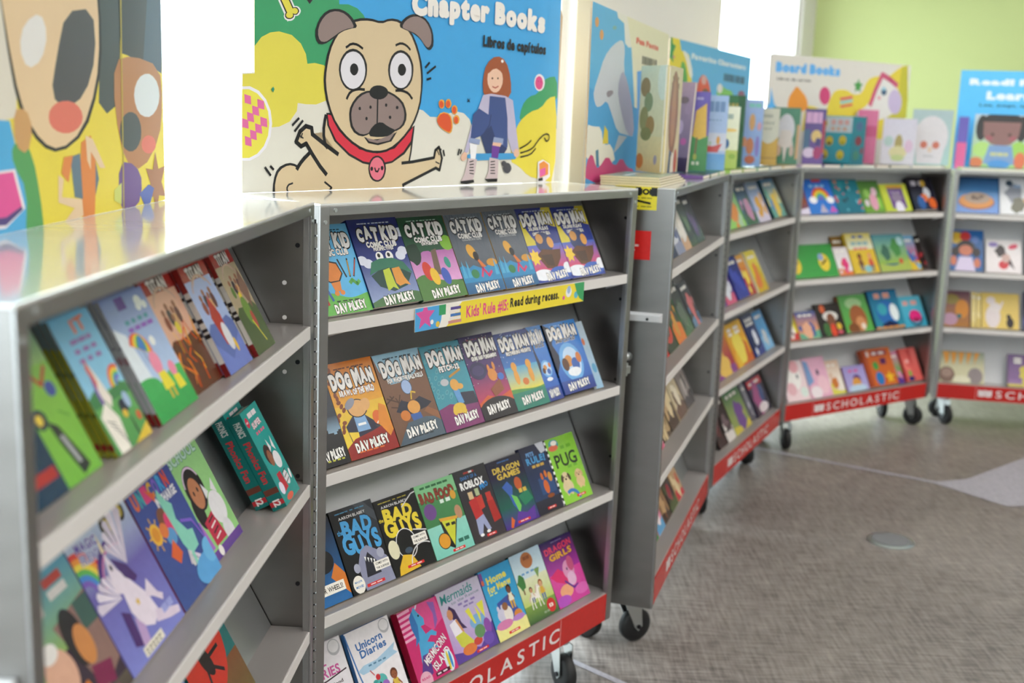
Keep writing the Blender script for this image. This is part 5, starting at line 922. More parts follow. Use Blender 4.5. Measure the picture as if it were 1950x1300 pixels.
def a_mouse(A): A.bg('e4dcde', 'e8e2e2'); blob(A, .4, .66, .16, '3a3436', 3); A.poly([(.5, .7), (.7, .4), (.82, .1), (.6, .3)], '4a3a3c'); A.ell(.5, .24, .14, .14, 'c83a44'); A.ell(.76, .8, .14, .08, 'd8506a', rot=20); A.ell(.56, .44, .12, .14, 'c9a8a0'); A.ell(.2, .84, .14, .08, '8a7ab8')
def a_orn(A): A.bg('a8702e', '6a4a5a'); A.ell(.3, .76, .3, .22, '8a7a3a'); A.ell(.7, .5, .26, .4, 'c9822e'); A.ell(.24, .2, .3, .26, 'b08aa0'); A.ell(.6, .3, .1, .1, '3a6a6a')
def a_cats(A): A.bg('d8bc66', 'dcc06a'); A.ell(.3, .34, .2, .34, 'dcd0d0'); A.ell(.36, .6, .16, .15, 'e0d6d4'); A.ell(.24, .8, .12, .12, 'dcd0d0'); A.line([(.5, .6), (.56, .78)], .05, 'dcd0d0'); A.ell(.76, .18, .1, .16, '2a2428'); A.ell(.72, .36, .06, .07, '2a2428')
def a_kats(A):
    A.bg('c9c4a0', '8f9a86', .5, 1)
    for k in range(5): A.poly([(.06 + k * .18, .98), (.22 + k * .17, .98), (.2 + k * .15, .7), (.14 + k * .16, .55)], 'd8943a')
    A.ell(.16, .24, .18, .2, '7a6054'); A.ell(.16, .3, .12, .1, '9a8074'); A.ell(.8, .24, .17, .2, '8a7f80'); A.ell(.5, .1, .2, .1, 'd8d4b8')
gb(5, 1, .026, .218, .207, 'blue book with a chocolate bun', ('2a4f7c', 'c', 'c', 'd'), 131, art=a_donut, v=.025)
gb(5, 1, .249, .228, .207, 'white book with grey animals', ('d8dade', 'c', 'c', 'd'), 132, art=a_wht, v=.025)
gb(5, 2, .026, .172, .235, 'blue book with a dark-haired girl in white', ('2f5f9a', 'c', 'c', 'd'), 141, art=a_girl, v=.025)
gb(5, 2, .211, .180, .188, 'square white book with a red ball', ('e4dcde', 'c', 'c', 'd'), 142, art=a_mouse, v=.025)
gb(5, 2, .41, .17, .235, 'dark violet book cut off by the frame', ('2a2040', '3a2a54', '4a3a6a', '6a5a8a'), 143, v=.03)
gb(5, 3, .026, .135, .205, 'orange and mauve book', ('a8702e', 'c', 'c', 'd'), 151, art=a_orn, v=.025)
gb(5, 3, .221, .190, .197, 'mustard book with two cats', ('d8bc66', 'c', 'c', 'd'), 152, art=a_cats, v=.022, t=.016, spine='e0cc8a', copies=2, group='mustard cat books', copy_label='mustard book stacked behind the cat cover, third shelf of the rightmost case')
gb(5, 3, .168, .022, .204, 'narrow cream book left of the mustard cat books', ('e2cf90', 'dcc680', 'd4bc70', 'ece0b0'), 154, v=.022)
gb(5, 3, .193, .024, .20, 'second narrow cream book touching the mustard cat books', ('ddc885', 'd8c078', 'ccb468', 'ece0b0'), 155, v=.022)
gb(5, 3, .434, .165, .22, 'dark navy book cut off by the frame', ('1f2448', '2a3058', '3a4070', '5a60a0'), 153, v=.03)
gb(5, 4, .035, .230, .178, 'grey-green book with orange letters and two cats', ('c9c4a0', 'c', 'c', 'd'), 161, art=a_kats, v=.02)
gb(5, 4, .385, .200, .182, 'mauve book with a yellow foot', ('7a5a8a', '6a4f80', '8a6a9a', 'c9b84a'), 162, 3, v=.02)

# artwork of the sign with the pug
def a_board2(A):
    A.poly([(-0.002,-0.006),(0.000,0.482),(0.029,0.488),(0.029,0.809),(0.981,1.036),(1.003,-0.063)],'dcd8cc')
    A.poly([(0.226,0.871),(0.988,1.056),(0.998,0.294),(0.665,0.283),(0.652,0.331),(0.631,0.359),(0.606,0.366),(0.582,0.356),(0.552,0.335),(0.517,0.335),(0.493,0.364),(0.459,0.376),(0.299,0.396),(0.247,0.591)],'3fa0dc')
    A.poly([(0.029,0.823),(0.237,0.874),(0.240,0.800),(0.265,0.805),(0.289,0.794),(0.307,0.769),(0.316,0.740),(0.296,0.598),(0.229,0.498),(0.154,0.482),(0.029,0.559)],'3a9a66')
    A.poly([(0.001,0.477),(0.029,0.483),(0.029,0.591),(0.045,0.629),(0.066,0.651),(0.087,0.659),(0.118,0.650),(0.141,0.619),(0.154,0.578),(0.158,0.538),(0.177,0.544),(0.200,0.538),(0.229,0.513),(0.248,0.485),(0.234,0.430),(0.210,0.390),(0.182,0.370),(0.155,0.369),(0.134,0.373),(0.132,0.339),(0.114,0.294),(0.088,0.272),(0.058,0.266),(-0.000,0.274)],'dccf50')
    A.poly([(0.071,0.284),(0.067,0.231),(0.056,0.184),(0.039,0.150),(0.018,0.132),(-0.004,0.132),(-0.024,0.150),(-0.040,0.184),(-0.051,0.229),(-0.054,0.279),(-0.050,0.330),(-0.040,0.375),(-0.023,0.409),(-0.003,0.428),(0.018,0.431),(0.039,0.415),(0.056,0.382),(0.067,0.337)],'e9e6ee')
    A.poly([(0.064,0.284),(0.061,0.235),(0.051,0.192),(0.035,0.160),(0.016,0.143),(-0.004,0.143),(-0.022,0.160),(-0.037,0.191),(-0.046,0.233),(-0.049,0.279),(-0.046,0.326),(-0.036,0.368),(-0.021,0.399),(-0.003,0.417),(0.016,0.419),(0.035,0.404),(0.051,0.374),(0.061,0.333)],'e3d850')
    A.poly([(-0.001,0.303),(0.014,0.295),(0.015,0.261),(0.000,0.267)],'dc6aa0')
    A.poly([(0.006,0.232),(0.021,0.223),(0.022,0.189),(0.007,0.196)],'dc6aa0')
    A.poly([(0.005,0.399),(0.020,0.392),(0.021,0.358),(0.006,0.364)],'dc6aa0')
    A.poly([(0.011,0.329),(0.026,0.321),(0.028,0.287),(0.012,0.293)],'dc6aa0')
    A.poly([(0.018,0.258),(0.033,0.250),(0.034,0.215),(0.019,0.222)],'dc6aa0')
    A.poly([(0.023,0.355),(0.038,0.348),(0.040,0.313),(0.024,0.320)],'dc6aa0')
    A.poly([(0.030,0.284),(0.045,0.276),(0.047,0.241),(0.031,0.248)],'dc6aa0')
    A.poly([(0.035,0.382),(0.051,0.374),(0.052,0.340),(0.036,0.346)],'dc6aa0')
    A.poly([(0.042,0.311),(0.058,0.303),(0.059,0.268),(0.043,0.275)],'dc6aa0')
    A.line([(0.096,0.804),(0.116,0.734)],0.0302,'e9e8ea')
    A.poly([(0.126,0.728),(0.125,0.721),(0.123,0.715),(0.119,0.709),(0.115,0.706),(0.110,0.705),(0.105,0.707),(0.101,0.710),(0.099,0.716),(0.098,0.722),(0.099,0.729),(0.101,0.736),(0.105,0.741),(0.110,0.744),(0.114,0.745),(0.119,0.744),(0.123,0.740),(0.125,0.735)],'e9e8ea')
    A.poly([(0.140,0.751),(0.139,0.744),(0.137,0.738),(0.134,0.732),(0.130,0.729),(0.126,0.728),(0.122,0.730),(0.118,0.734),(0.116,0.739),(0.115,0.746),(0.116,0.753),(0.118,0.759),(0.122,0.765),(0.126,0.768),(0.130,0.769),(0.134,0.767),(0.137,0.763),(0.139,0.758)],'e9e8ea')
    A.line([(0.096,0.804),(0.115,0.739)],0.0218,'17191c')
    A.poly([(0.123,0.730),(0.123,0.725),(0.121,0.720),(0.118,0.716),(0.114,0.713),(0.110,0.712),(0.106,0.713),(0.103,0.716),(0.101,0.721),(0.101,0.726),(0.101,0.731),(0.103,0.736),(0.106,0.741),(0.110,0.743),(0.114,0.744),(0.118,0.743),(0.121,0.740),(0.123,0.736)],'17191c')
    A.poly([(0.136,0.750),(0.135,0.745),(0.133,0.740),(0.131,0.735),(0.128,0.733),(0.124,0.732),(0.121,0.733),(0.119,0.736),(0.117,0.741),(0.116,0.746),(0.117,0.752),(0.119,0.757),(0.121,0.761),(0.124,0.763),(0.128,0.764),(0.131,0.763),(0.133,0.760),(0.135,0.755)],'17191c')
    A.line([(0.096,0.804),(0.115,0.740)],0.0157,'dcd04a')
    A.poly([(0.121,0.731),(0.120,0.726),(0.119,0.722),(0.116,0.719),(0.114,0.717),(0.111,0.717),(0.108,0.717),(0.105,0.720),(0.104,0.723),(0.103,0.727),(0.104,0.731),(0.105,0.735),(0.108,0.738),(0.110,0.740),(0.113,0.741),(0.116,0.740),(0.119,0.738),(0.120,0.735)],'dcd04a')
    A.poly([(0.133,0.749),(0.132,0.745),(0.131,0.741),(0.129,0.738),(0.126,0.736),(0.124,0.736),(0.121,0.737),(0.119,0.739),(0.118,0.742),(0.118,0.746),(0.118,0.751),(0.119,0.755),(0.121,0.758),(0.124,0.760),(0.126,0.760),(0.129,0.759),(0.131,0.757),(0.132,0.754)],'dcd04a')
    A.poly([(0.150,0.809),(0.175,0.815),(0.162,0.784)],'2a2228')
    A.poly([(0.978,0.577),(0.957,0.572),(0.940,0.559),(0.927,0.536),(0.918,0.513),(0.912,0.488),(0.901,0.473),(0.883,0.465),(0.867,0.448),(0.854,0.423),(0.845,0.389),(0.841,0.347),(0.850,0.324),(0.872,0.321),(0.910,0.346),(0.966,0.402),(0.993,0.468),(0.990,0.542)],'3a9a66')
    A.poly([(0.983,0.471),(0.964,0.464),(0.948,0.446),(0.933,0.416),(0.914,0.396),(0.891,0.385),(0.870,0.366),(0.849,0.339),(0.834,0.307),(0.825,0.270),(0.817,0.218),(0.811,0.152),(0.817,0.112),(0.837,0.098),(0.857,0.077),(0.876,0.050),(0.898,0.031),(0.925,0.021),(0.954,0.010),(0.985,-0.002),(0.999,0.114),(0.995,0.355)],'e0cf44')
    A.poly([(0.937,0.540),(0.936,0.525),(0.933,0.511),(0.927,0.500),(0.920,0.494),(0.913,0.493),(0.905,0.498),(0.899,0.508),(0.895,0.521),(0.893,0.536),(0.894,0.551),(0.897,0.565),(0.902,0.576),(0.909,0.582),(0.917,0.583),(0.924,0.578),(0.931,0.569),(0.935,0.556)],'e9e2e8')
    A.poly([(0.930,0.538),(0.929,0.525),(0.927,0.514),(0.923,0.506),(0.918,0.501),(0.912,0.501),(0.907,0.504),(0.902,0.512),(0.899,0.522),(0.897,0.534),(0.898,0.547),(0.900,0.558),(0.904,0.566),(0.909,0.571),(0.915,0.572),(0.920,0.568),(0.925,0.560),(0.928,0.550)],'d84a86')
    A.poly([(0.912,0.545),(0.911,0.542),(0.908,0.542),(0.907,0.545),(0.908,0.548),(0.910,0.548)],'a8306a')
    A.poly([(0.922,0.544),(0.921,0.540),(0.919,0.540),(0.918,0.543),(0.919,0.547),(0.921,0.547)],'a8306a')
    A.poly([(0.072,-0.002),(0.073,0.032),(0.076,0.061),(0.081,0.087),(0.090,0.106),(0.104,0.118),(0.116,0.121),(0.127,0.117),(0.137,0.107),(0.145,0.091),(0.150,0.068),(0.153,0.037),(0.153,0.010),(0.152,-0.013),(0.131,-0.023),(0.091,-0.020)],'17191c')
    A.poly([(0.078,-0.003),(0.078,0.030),(0.081,0.058),(0.086,0.081),(0.095,0.098),(0.106,0.108),(0.116,0.111),(0.126,0.107),(0.134,0.098),(0.140,0.084),(0.144,0.064),(0.146,0.036),(0.147,0.011),(0.146,-0.012),(0.128,-0.022),(0.094,-0.020)],'d2bc98')
    A.line([(0.111,-0.006),(0.110,-0.001),(0.108,0.008),(0.108,0.017),(0.110,0.024),(0.113,0.030),(0.119,0.033),(0.122,0.035)],0.0036,'17191c')
    A.poly([(0.208,0.328),(0.199,0.252),(0.207,0.196),(0.241,0.158),(0.170,0.245),(0.168,0.272),(0.155,0.277),(0.139,0.254),(0.130,0.208),(0.143,0.191),(0.156,0.203),(0.167,0.167),(0.142,0.125),(0.132,0.091),(0.147,-0.024),(0.435,-0.044),(0.434,0.011),(0.540,0.089),(0.553,0.078),(0.560,0.136),(0.549,0.191),(0.537,0.177),(0.533,0.141),(0.451,0.118),(0.456,0.167),(0.464,0.276),(0.454,0.342)],'d2bc98')
    A.line([(0.207,0.325),(0.205,0.306),(0.202,0.270),(0.202,0.238),(0.205,0.210),(0.208,0.194),(0.211,0.189),(0.212,0.186)],0.0073,'17191c')
    A.line([(0.241,0.158),(0.207,0.198),(0.172,0.243),(0.170,0.270),(0.155,0.277),(0.140,0.254),(0.130,0.210),(0.143,0.191),(0.156,0.203),(0.174,0.153),(0.193,0.105),(0.210,0.070)],0.0085,'17191c')
    A.line([(0.167,0.167),(0.162,0.158),(0.152,0.141),(0.143,0.123),(0.136,0.105),(0.133,0.095)],0.0079,'17191c')
    A.line([(0.464,0.276),(0.457,0.167),(0.452,0.120)],0.0048,'17191c')
    A.line([(0.430,0.115),(0.463,0.120),(0.533,0.139),(0.537,0.175),(0.549,0.191),(0.560,0.136),(0.553,0.078),(0.540,0.089),(0.434,0.011)],0.0066,'17191c')
    A.line([(0.434,0.011),(0.437,-0.001)],0.0036,'17191c')
    A.line([(0.146,0.246),(0.142,0.227)],0.0030,'17191c')
    A.line([(0.140,0.235),(0.148,0.226)],0.0030,'17191c')
    A.line([(0.543,0.175),(0.550,0.153)],0.0030,'17191c')
    A.line([(0.539,0.119),(0.551,0.110)],0.0030,'17191c')
    A.line([(0.206,0.036),(0.225,0.010),(0.211,-0.016)],0.0042,'17191c')
    A.poly([(0.208,0.336),(0.211,0.283),(0.231,0.214),(0.271,0.151),(0.312,0.115),(0.354,0.102),(0.399,0.116),(0.437,0.157),(0.462,0.213),(0.467,0.293),(0.438,0.258),(0.406,0.200),(0.353,0.171),(0.301,0.191),(0.250,0.261),(0.223,0.337)],'17191c')
    A.poly([(0.212,0.329),(0.216,0.283),(0.236,0.218),(0.273,0.161),(0.313,0.125),(0.354,0.113),(0.398,0.125),(0.433,0.167),(0.456,0.219),(0.462,0.284),(0.439,0.242),(0.406,0.183),(0.353,0.160),(0.301,0.179),(0.250,0.249),(0.224,0.325)],'d22f44')
    A.poly([(0.381,0.089),(0.379,0.069),(0.375,0.050),(0.368,0.037),(0.359,0.030),(0.350,0.031),(0.341,0.038),(0.334,0.052),(0.330,0.070),(0.328,0.091),(0.329,0.111),(0.333,0.129),(0.340,0.143),(0.349,0.150),(0.358,0.150),(0.367,0.142),(0.374,0.129),(0.379,0.110)],'17191c')
    A.poly([(0.376,0.090),(0.375,0.072),(0.371,0.056),(0.366,0.044),(0.358,0.038),(0.351,0.039),(0.344,0.045),(0.338,0.057),(0.334,0.073),(0.332,0.091),(0.333,0.108),(0.337,0.124),(0.343,0.136),(0.350,0.142),(0.357,0.142),(0.364,0.135),(0.370,0.124),(0.374,0.108)],'de7284')
    A.poly([(0.342,0.090),(0.342,0.087),(0.341,0.084),(0.340,0.082),(0.339,0.081),(0.338,0.081),(0.336,0.082),(0.335,0.084),(0.334,0.087),(0.334,0.091),(0.334,0.094),(0.335,0.097),(0.336,0.099),(0.337,0.100),(0.339,0.100),(0.340,0.099),(0.341,0.097),(0.342,0.094)],'17191c')
    A.poly([(0.373,0.093),(0.373,0.090),(0.372,0.087),(0.371,0.084),(0.370,0.083),(0.368,0.083),(0.367,0.085),(0.366,0.087),(0.365,0.090),(0.365,0.093),(0.365,0.097),(0.365,0.099),(0.367,0.102),(0.368,0.103),(0.369,0.103),(0.371,0.102),(0.372,0.099),(0.373,0.096)],'17191c')
    A.line([(0.347,0.094),(0.350,0.079),(0.356,0.077),(0.360,0.092)],0.0036,'17191c')
    A.poly([(0.200,0.474),(0.201,0.508),(0.204,0.545),(0.208,0.583),(0.215,0.620),(0.225,0.656),(0.236,0.686),(0.250,0.712),(0.265,0.731),(0.281,0.744),(0.297,0.753),(0.315,0.757),(0.332,0.757),(0.349,0.752),(0.364,0.755),(0.376,0.765),(0.390,0.770),(0.406,0.769),(0.422,0.759),(0.439,0.738),(0.454,0.708),(0.467,0.667),(0.476,0.627),(0.483,0.589),(0.487,0.549),(0.489,0.507),(0.488,0.459),(0.485,0.404),(0.478,0.355),(0.468,0.312),(0.454,0.272),(0.437,0.236),(0.419,0.206),(0.400,0.183),(0.381,0.168),(0.362,0.162),(0.342,0.162),(0.321,0.168),(0.300,0.183),(0.279,0.204),(0.260,0.231),(0.242,0.262),(0.228,0.300),(0.216,0.344),(0.207,0.389),(0.202,0.434)],'17191c')
    A.poly([(0.206,0.474),(0.207,0.507),(0.210,0.542),(0.214,0.579),(0.220,0.615),(0.229,0.649),(0.240,0.679),(0.254,0.703),(0.268,0.721),(0.283,0.734),(0.299,0.742),(0.317,0.746),(0.333,0.746),(0.349,0.742),(0.363,0.744),(0.375,0.754),(0.388,0.759),(0.404,0.758),(0.419,0.748),(0.436,0.728),(0.450,0.699),(0.462,0.659),(0.471,0.621),(0.477,0.584),(0.481,0.545),(0.483,0.505),(0.483,0.459),(0.480,0.406),(0.473,0.359),(0.463,0.317),(0.450,0.279),(0.433,0.244),(0.416,0.216),(0.398,0.193),(0.380,0.179),(0.362,0.173),(0.342,0.173),(0.322,0.179),(0.302,0.193),(0.282,0.214),(0.264,0.239),(0.247,0.269),(0.232,0.306),(0.221,0.348),(0.213,0.391),(0.208,0.435)],'d2bc98')
    A.poly([(0.288,0.718),(0.283,0.733),(0.276,0.749),(0.265,0.765),(0.253,0.775),(0.240,0.780),(0.226,0.778),(0.212,0.771),(0.200,0.756),(0.189,0.733),(0.182,0.708),(0.177,0.680),(0.177,0.656),(0.180,0.636),(0.186,0.625),(0.195,0.624),(0.205,0.630),(0.217,0.644),(0.229,0.660),(0.242,0.679),(0.254,0.692),(0.265,0.699),(0.275,0.705),(0.285,0.709)],'17191c')
    A.poly([(0.279,0.716),(0.275,0.729),(0.269,0.743),(0.260,0.756),(0.250,0.765),(0.238,0.769),(0.227,0.768),(0.215,0.761),(0.204,0.748),(0.195,0.729),(0.188,0.707),(0.184,0.683),(0.184,0.662),(0.187,0.645),(0.192,0.636),(0.200,0.635),(0.208,0.640),(0.218,0.653),(0.229,0.667),(0.240,0.682),(0.251,0.693),(0.260,0.700),(0.269,0.705),(0.277,0.708)],'8d7a76')
    A.poly([(0.412,0.747),(0.420,0.767),(0.430,0.783),(0.440,0.794),(0.452,0.802),(0.466,0.804),(0.480,0.800),(0.493,0.789),(0.504,0.771),(0.513,0.746),(0.518,0.719),(0.520,0.691),(0.519,0.668),(0.513,0.652),(0.507,0.647),(0.500,0.651),(0.492,0.664),(0.483,0.684),(0.472,0.700),(0.459,0.712),(0.447,0.720),(0.436,0.724),(0.425,0.729),(0.414,0.735)],'17191c')
    A.poly([(0.421,0.745),(0.427,0.762),(0.435,0.775),(0.444,0.785),(0.455,0.792),(0.467,0.794),(0.478,0.790),(0.490,0.781),(0.499,0.765),(0.507,0.744),(0.512,0.721),(0.513,0.696),(0.512,0.677),(0.507,0.663),(0.502,0.658),(0.496,0.662),(0.489,0.673),(0.481,0.690),(0.472,0.704),(0.461,0.715),(0.450,0.721),(0.441,0.725),(0.431,0.729),(0.422,0.734)],'8d7a76')
    A.poly([(0.319,0.533),(0.318,0.509),(0.314,0.486),(0.308,0.467),(0.300,0.451),(0.290,0.441),(0.280,0.437),(0.270,0.439),(0.260,0.447),(0.252,0.461),(0.246,0.479),(0.242,0.500),(0.240,0.523),(0.241,0.547),(0.245,0.569),(0.251,0.588),(0.259,0.604),(0.268,0.614),(0.278,0.619),(0.288,0.617),(0.298,0.609),(0.307,0.596),(0.313,0.578),(0.318,0.557)],'17191c')
    A.poly([(0.314,0.531),(0.313,0.509),(0.310,0.489),(0.304,0.472),(0.297,0.458),(0.289,0.449),(0.280,0.445),(0.271,0.447),(0.263,0.455),(0.256,0.467),(0.250,0.483),(0.247,0.502),(0.245,0.522),(0.246,0.543),(0.249,0.563),(0.255,0.580),(0.261,0.594),(0.270,0.603),(0.278,0.607),(0.287,0.606),(0.296,0.599),(0.303,0.587),(0.309,0.571),(0.312,0.552)],'dedbe2')
    A.poly([(0.294,0.531),(0.293,0.522),(0.291,0.514),(0.288,0.508),(0.284,0.504),(0.280,0.504),(0.277,0.507),(0.274,0.512),(0.271,0.520),(0.271,0.529),(0.271,0.538),(0.273,0.546),(0.276,0.552),(0.280,0.556),(0.284,0.556),(0.288,0.553),(0.291,0.548),(0.293,0.540)],'17191c')
    A.poly([(0.458,0.548),(0.457,0.525),(0.454,0.502),(0.448,0.482),(0.440,0.467),(0.430,0.457),(0.420,0.453),(0.410,0.455),(0.401,0.463),(0.392,0.477),(0.386,0.495),(0.382,0.516),(0.380,0.539),(0.381,0.562),(0.385,0.584),(0.390,0.603),(0.398,0.619),(0.407,0.629),(0.417,0.634),(0.427,0.632),(0.437,0.624),(0.446,0.611),(0.452,0.593),(0.457,0.572)],'17191c')
    A.poly([(0.452,0.546),(0.452,0.525),(0.449,0.505),(0.443,0.488),(0.437,0.474),(0.429,0.465),(0.420,0.462),(0.411,0.464),(0.403,0.471),(0.396,0.483),(0.391,0.499),(0.387,0.518),(0.386,0.538),(0.387,0.559),(0.390,0.578),(0.395,0.595),(0.401,0.609),(0.409,0.618),(0.417,0.622),(0.426,0.620),(0.434,0.613),(0.441,0.602),(0.447,0.586),(0.451,0.567)],'dedbe2')
    A.poly([(0.435,0.547),(0.434,0.538),(0.432,0.529),(0.429,0.523),(0.425,0.519),(0.420,0.518),(0.416,0.521),(0.413,0.527),(0.410,0.535),(0.410,0.544),(0.410,0.553),(0.412,0.562),(0.415,0.569),(0.419,0.572),(0.424,0.573),(0.428,0.570),(0.431,0.564),(0.434,0.556)],'17191c')
    A.line([(0.259,0.622),(0.263,0.626),(0.270,0.636),(0.278,0.640),(0.287,0.639),(0.294,0.635),(0.301,0.628),(0.305,0.624)],0.0048,'17191c')
    A.line([(0.402,0.653),(0.406,0.657),(0.414,0.663),(0.422,0.664),(0.430,0.660),(0.437,0.654),(0.443,0.645),(0.446,0.640)],0.0048,'17191c')
    A.line([(0.263,0.401),(0.265,0.409),(0.270,0.425),(0.278,0.437),(0.288,0.443),(0.298,0.446),(0.307,0.445),(0.312,0.445)],0.0054,'17191c')
    A.line([(0.405,0.449),(0.410,0.450),(0.421,0.451),(0.431,0.448),(0.441,0.442),(0.448,0.433),(0.453,0.422),(0.456,0.417)],0.0054,'17191c')
    A.poly([(0.270,0.336),(0.272,0.361),(0.279,0.386),(0.290,0.411),(0.303,0.429),(0.317,0.439),(0.331,0.443),(0.344,0.439),(0.357,0.440),(0.370,0.446),(0.385,0.443),(0.402,0.431),(0.417,0.415),(0.429,0.395),(0.436,0.370),(0.440,0.342),(0.439,0.317),(0.433,0.293),(0.423,0.276),(0.409,0.264),(0.396,0.262),(0.385,0.272),(0.375,0.281),(0.367,0.290),(0.359,0.292),(0.350,0.288),(0.342,0.276),(0.334,0.257),(0.323,0.244),(0.310,0.237),(0.297,0.241),(0.284,0.255),(0.275,0.278),(0.271,0.308)],'17191c')
    A.poly([(0.276,0.336),(0.278,0.359),(0.284,0.381),(0.295,0.405),(0.307,0.421),(0.320,0.431),(0.333,0.434),(0.345,0.430),(0.357,0.431),(0.369,0.437),(0.383,0.434),(0.399,0.423),(0.412,0.408),(0.423,0.390),(0.430,0.367),(0.433,0.342),(0.432,0.318),(0.427,0.297),(0.418,0.281),(0.405,0.270),(0.393,0.269),(0.383,0.277),(0.374,0.286),(0.366,0.294),(0.358,0.296),(0.350,0.292),(0.343,0.281),(0.335,0.263),(0.325,0.252),(0.313,0.246),(0.301,0.249),(0.289,0.262),(0.281,0.283),(0.277,0.311)],'8d7a76')
    A.poly([(0.313,0.235),(0.337,0.223),(0.384,0.232),(0.412,0.262),(0.395,0.216),(0.355,0.198),(0.326,0.207)],'17191c')
    A.poly([(0.319,0.231),(0.352,0.220),(0.405,0.257),(0.389,0.220),(0.353,0.207),(0.329,0.215)],'8d7a76')
    A.poly([(0.326,0.251),(0.334,0.275),(0.344,0.292),(0.357,0.302),(0.368,0.301),(0.379,0.289),(0.391,0.279),(0.403,0.271),(0.404,0.261),(0.394,0.249),(0.383,0.240),(0.369,0.236),(0.352,0.235),(0.332,0.238)],'17191c')
    A.poly([(0.382,0.439),(0.380,0.428),(0.375,0.418),(0.368,0.410),(0.359,0.405),(0.349,0.405),(0.340,0.408),(0.333,0.414),(0.328,0.423),(0.326,0.434),(0.328,0.445),(0.332,0.455),(0.339,0.463),(0.348,0.467),(0.358,0.468),(0.367,0.465),(0.375,0.459),(0.380,0.450)],'17191c')
    A.line([(0.351,0.408),(0.351,0.296)],0.0042,'17191c')
    A.poly([(0.303,0.361),(0.303,0.356),(0.300,0.353),(0.297,0.355),(0.296,0.361),(0.297,0.366),(0.300,0.369),(0.302,0.367)],'17191c')
    A.poly([(0.334,0.369),(0.333,0.363),(0.331,0.361),(0.328,0.363),(0.327,0.368),(0.328,0.374),(0.330,0.377),(0.333,0.374)],'17191c')
    A.poly([(0.323,0.317),(0.322,0.312),(0.320,0.309),(0.317,0.311),(0.316,0.317),(0.317,0.323),(0.320,0.325),(0.322,0.323)],'17191c')
    A.poly([(0.380,0.382),(0.379,0.376),(0.377,0.373),(0.374,0.375),(0.373,0.381),(0.374,0.387),(0.376,0.389),(0.379,0.387)],'17191c')
    A.poly([(0.414,0.373),(0.413,0.367),(0.410,0.364),(0.407,0.366),(0.406,0.372),(0.407,0.378),(0.410,0.380),(0.413,0.378)],'17191c')
    A.poly([(0.393,0.326),(0.392,0.321),(0.389,0.318),(0.387,0.320),(0.385,0.326),(0.386,0.332),(0.389,0.334),(0.392,0.332)],'17191c')
    A.line([(0.496,0.565),(0.508,0.589)],0.0048,'17191c')
    A.line([(0.502,0.539),(0.528,0.574)],0.0048,'17191c')
    A.line([(0.502,0.510),(0.514,0.517)],0.0048,'17191c')
    A.line([(0.120,0.280),(0.136,0.309)],0.0048,'17191c')
    A.line([(0.126,0.255),(0.146,0.299)],0.0048,'17191c')
    A.line([(0.053,0.103),(0.066,0.071)],0.0048,'17191c')
    A.line([(0.066,0.108),(0.073,0.095)],0.0048,'17191c')
    A.line([(0.546,0.188),(0.555,0.177)],0.0048,'17191c')
    A.line([(0.563,0.175),(0.567,0.149)],0.0048,'17191c')
    A.line([(0.618,0.180),(0.614,0.153)],0.0048,'17191c')
    A.line([(0.626,0.177),(0.622,0.160)],0.0048,'17191c')
    A.poly([(0.067,0.423),(0.072,0.435),(0.075,0.425),(0.072,0.411)],'2f8a6a')
    A.poly([(0.539,0.335),(0.547,0.353),(0.560,0.361),(0.575,0.356),(0.586,0.340),(0.591,0.312),(0.592,0.287),(0.589,0.266),(0.583,0.258),(0.573,0.264),(0.563,0.272),(0.553,0.282),(0.544,0.297),(0.538,0.316)],'e0a03a')
    A.poly([(0.540,0.329),(0.549,0.348),(0.560,0.356),(0.574,0.351),(0.583,0.336),(0.587,0.310),(0.588,0.288),(0.585,0.270),(0.579,0.264),(0.570,0.270),(0.561,0.277),(0.552,0.287),(0.544,0.299),(0.539,0.312)],'d8552e')
    A.poly([(0.562,0.399),(0.562,0.392),(0.560,0.385),(0.558,0.380),(0.554,0.377),(0.551,0.377),(0.547,0.379),(0.545,0.384),(0.543,0.391),(0.542,0.398),(0.542,0.406),(0.544,0.412),(0.547,0.418),(0.550,0.420),(0.553,0.421),(0.557,0.418),(0.560,0.414),(0.561,0.407)],'e0a03a')
    A.poly([(0.558,0.397),(0.558,0.392),(0.557,0.386),(0.555,0.382),(0.553,0.380),(0.550,0.380),(0.548,0.382),(0.546,0.386),(0.544,0.391),(0.544,0.396),(0.544,0.402),(0.545,0.408),(0.547,0.411),(0.549,0.414),(0.552,0.414),(0.554,0.412),(0.556,0.408),(0.558,0.403)],'d8552e')
    A.poly([(0.585,0.403),(0.585,0.395),(0.583,0.388),(0.580,0.383),(0.577,0.380),(0.574,0.380),(0.570,0.382),(0.567,0.387),(0.565,0.394),(0.565,0.401),(0.565,0.409),(0.567,0.416),(0.569,0.421),(0.573,0.424),(0.576,0.424),(0.580,0.422),(0.582,0.417),(0.584,0.410)],'e0a03a')
    A.poly([(0.581,0.401),(0.581,0.395),(0.579,0.390),(0.578,0.386),(0.575,0.383),(0.573,0.383),(0.570,0.385),(0.568,0.389),(0.567,0.394),(0.566,0.400),(0.567,0.406),(0.568,0.411),(0.570,0.415),(0.572,0.417),(0.575,0.417),(0.577,0.415),(0.579,0.412),(0.580,0.407)],'d8552e')
    A.poly([(0.607,0.375),(0.606,0.367),(0.605,0.360),(0.602,0.355),(0.599,0.352),(0.595,0.352),(0.591,0.354),(0.589,0.359),(0.587,0.366),(0.586,0.374),(0.586,0.381),(0.588,0.388),(0.591,0.393),(0.594,0.396),(0.597,0.396),(0.601,0.394),(0.604,0.389),(0.606,0.383)],'e0a03a')
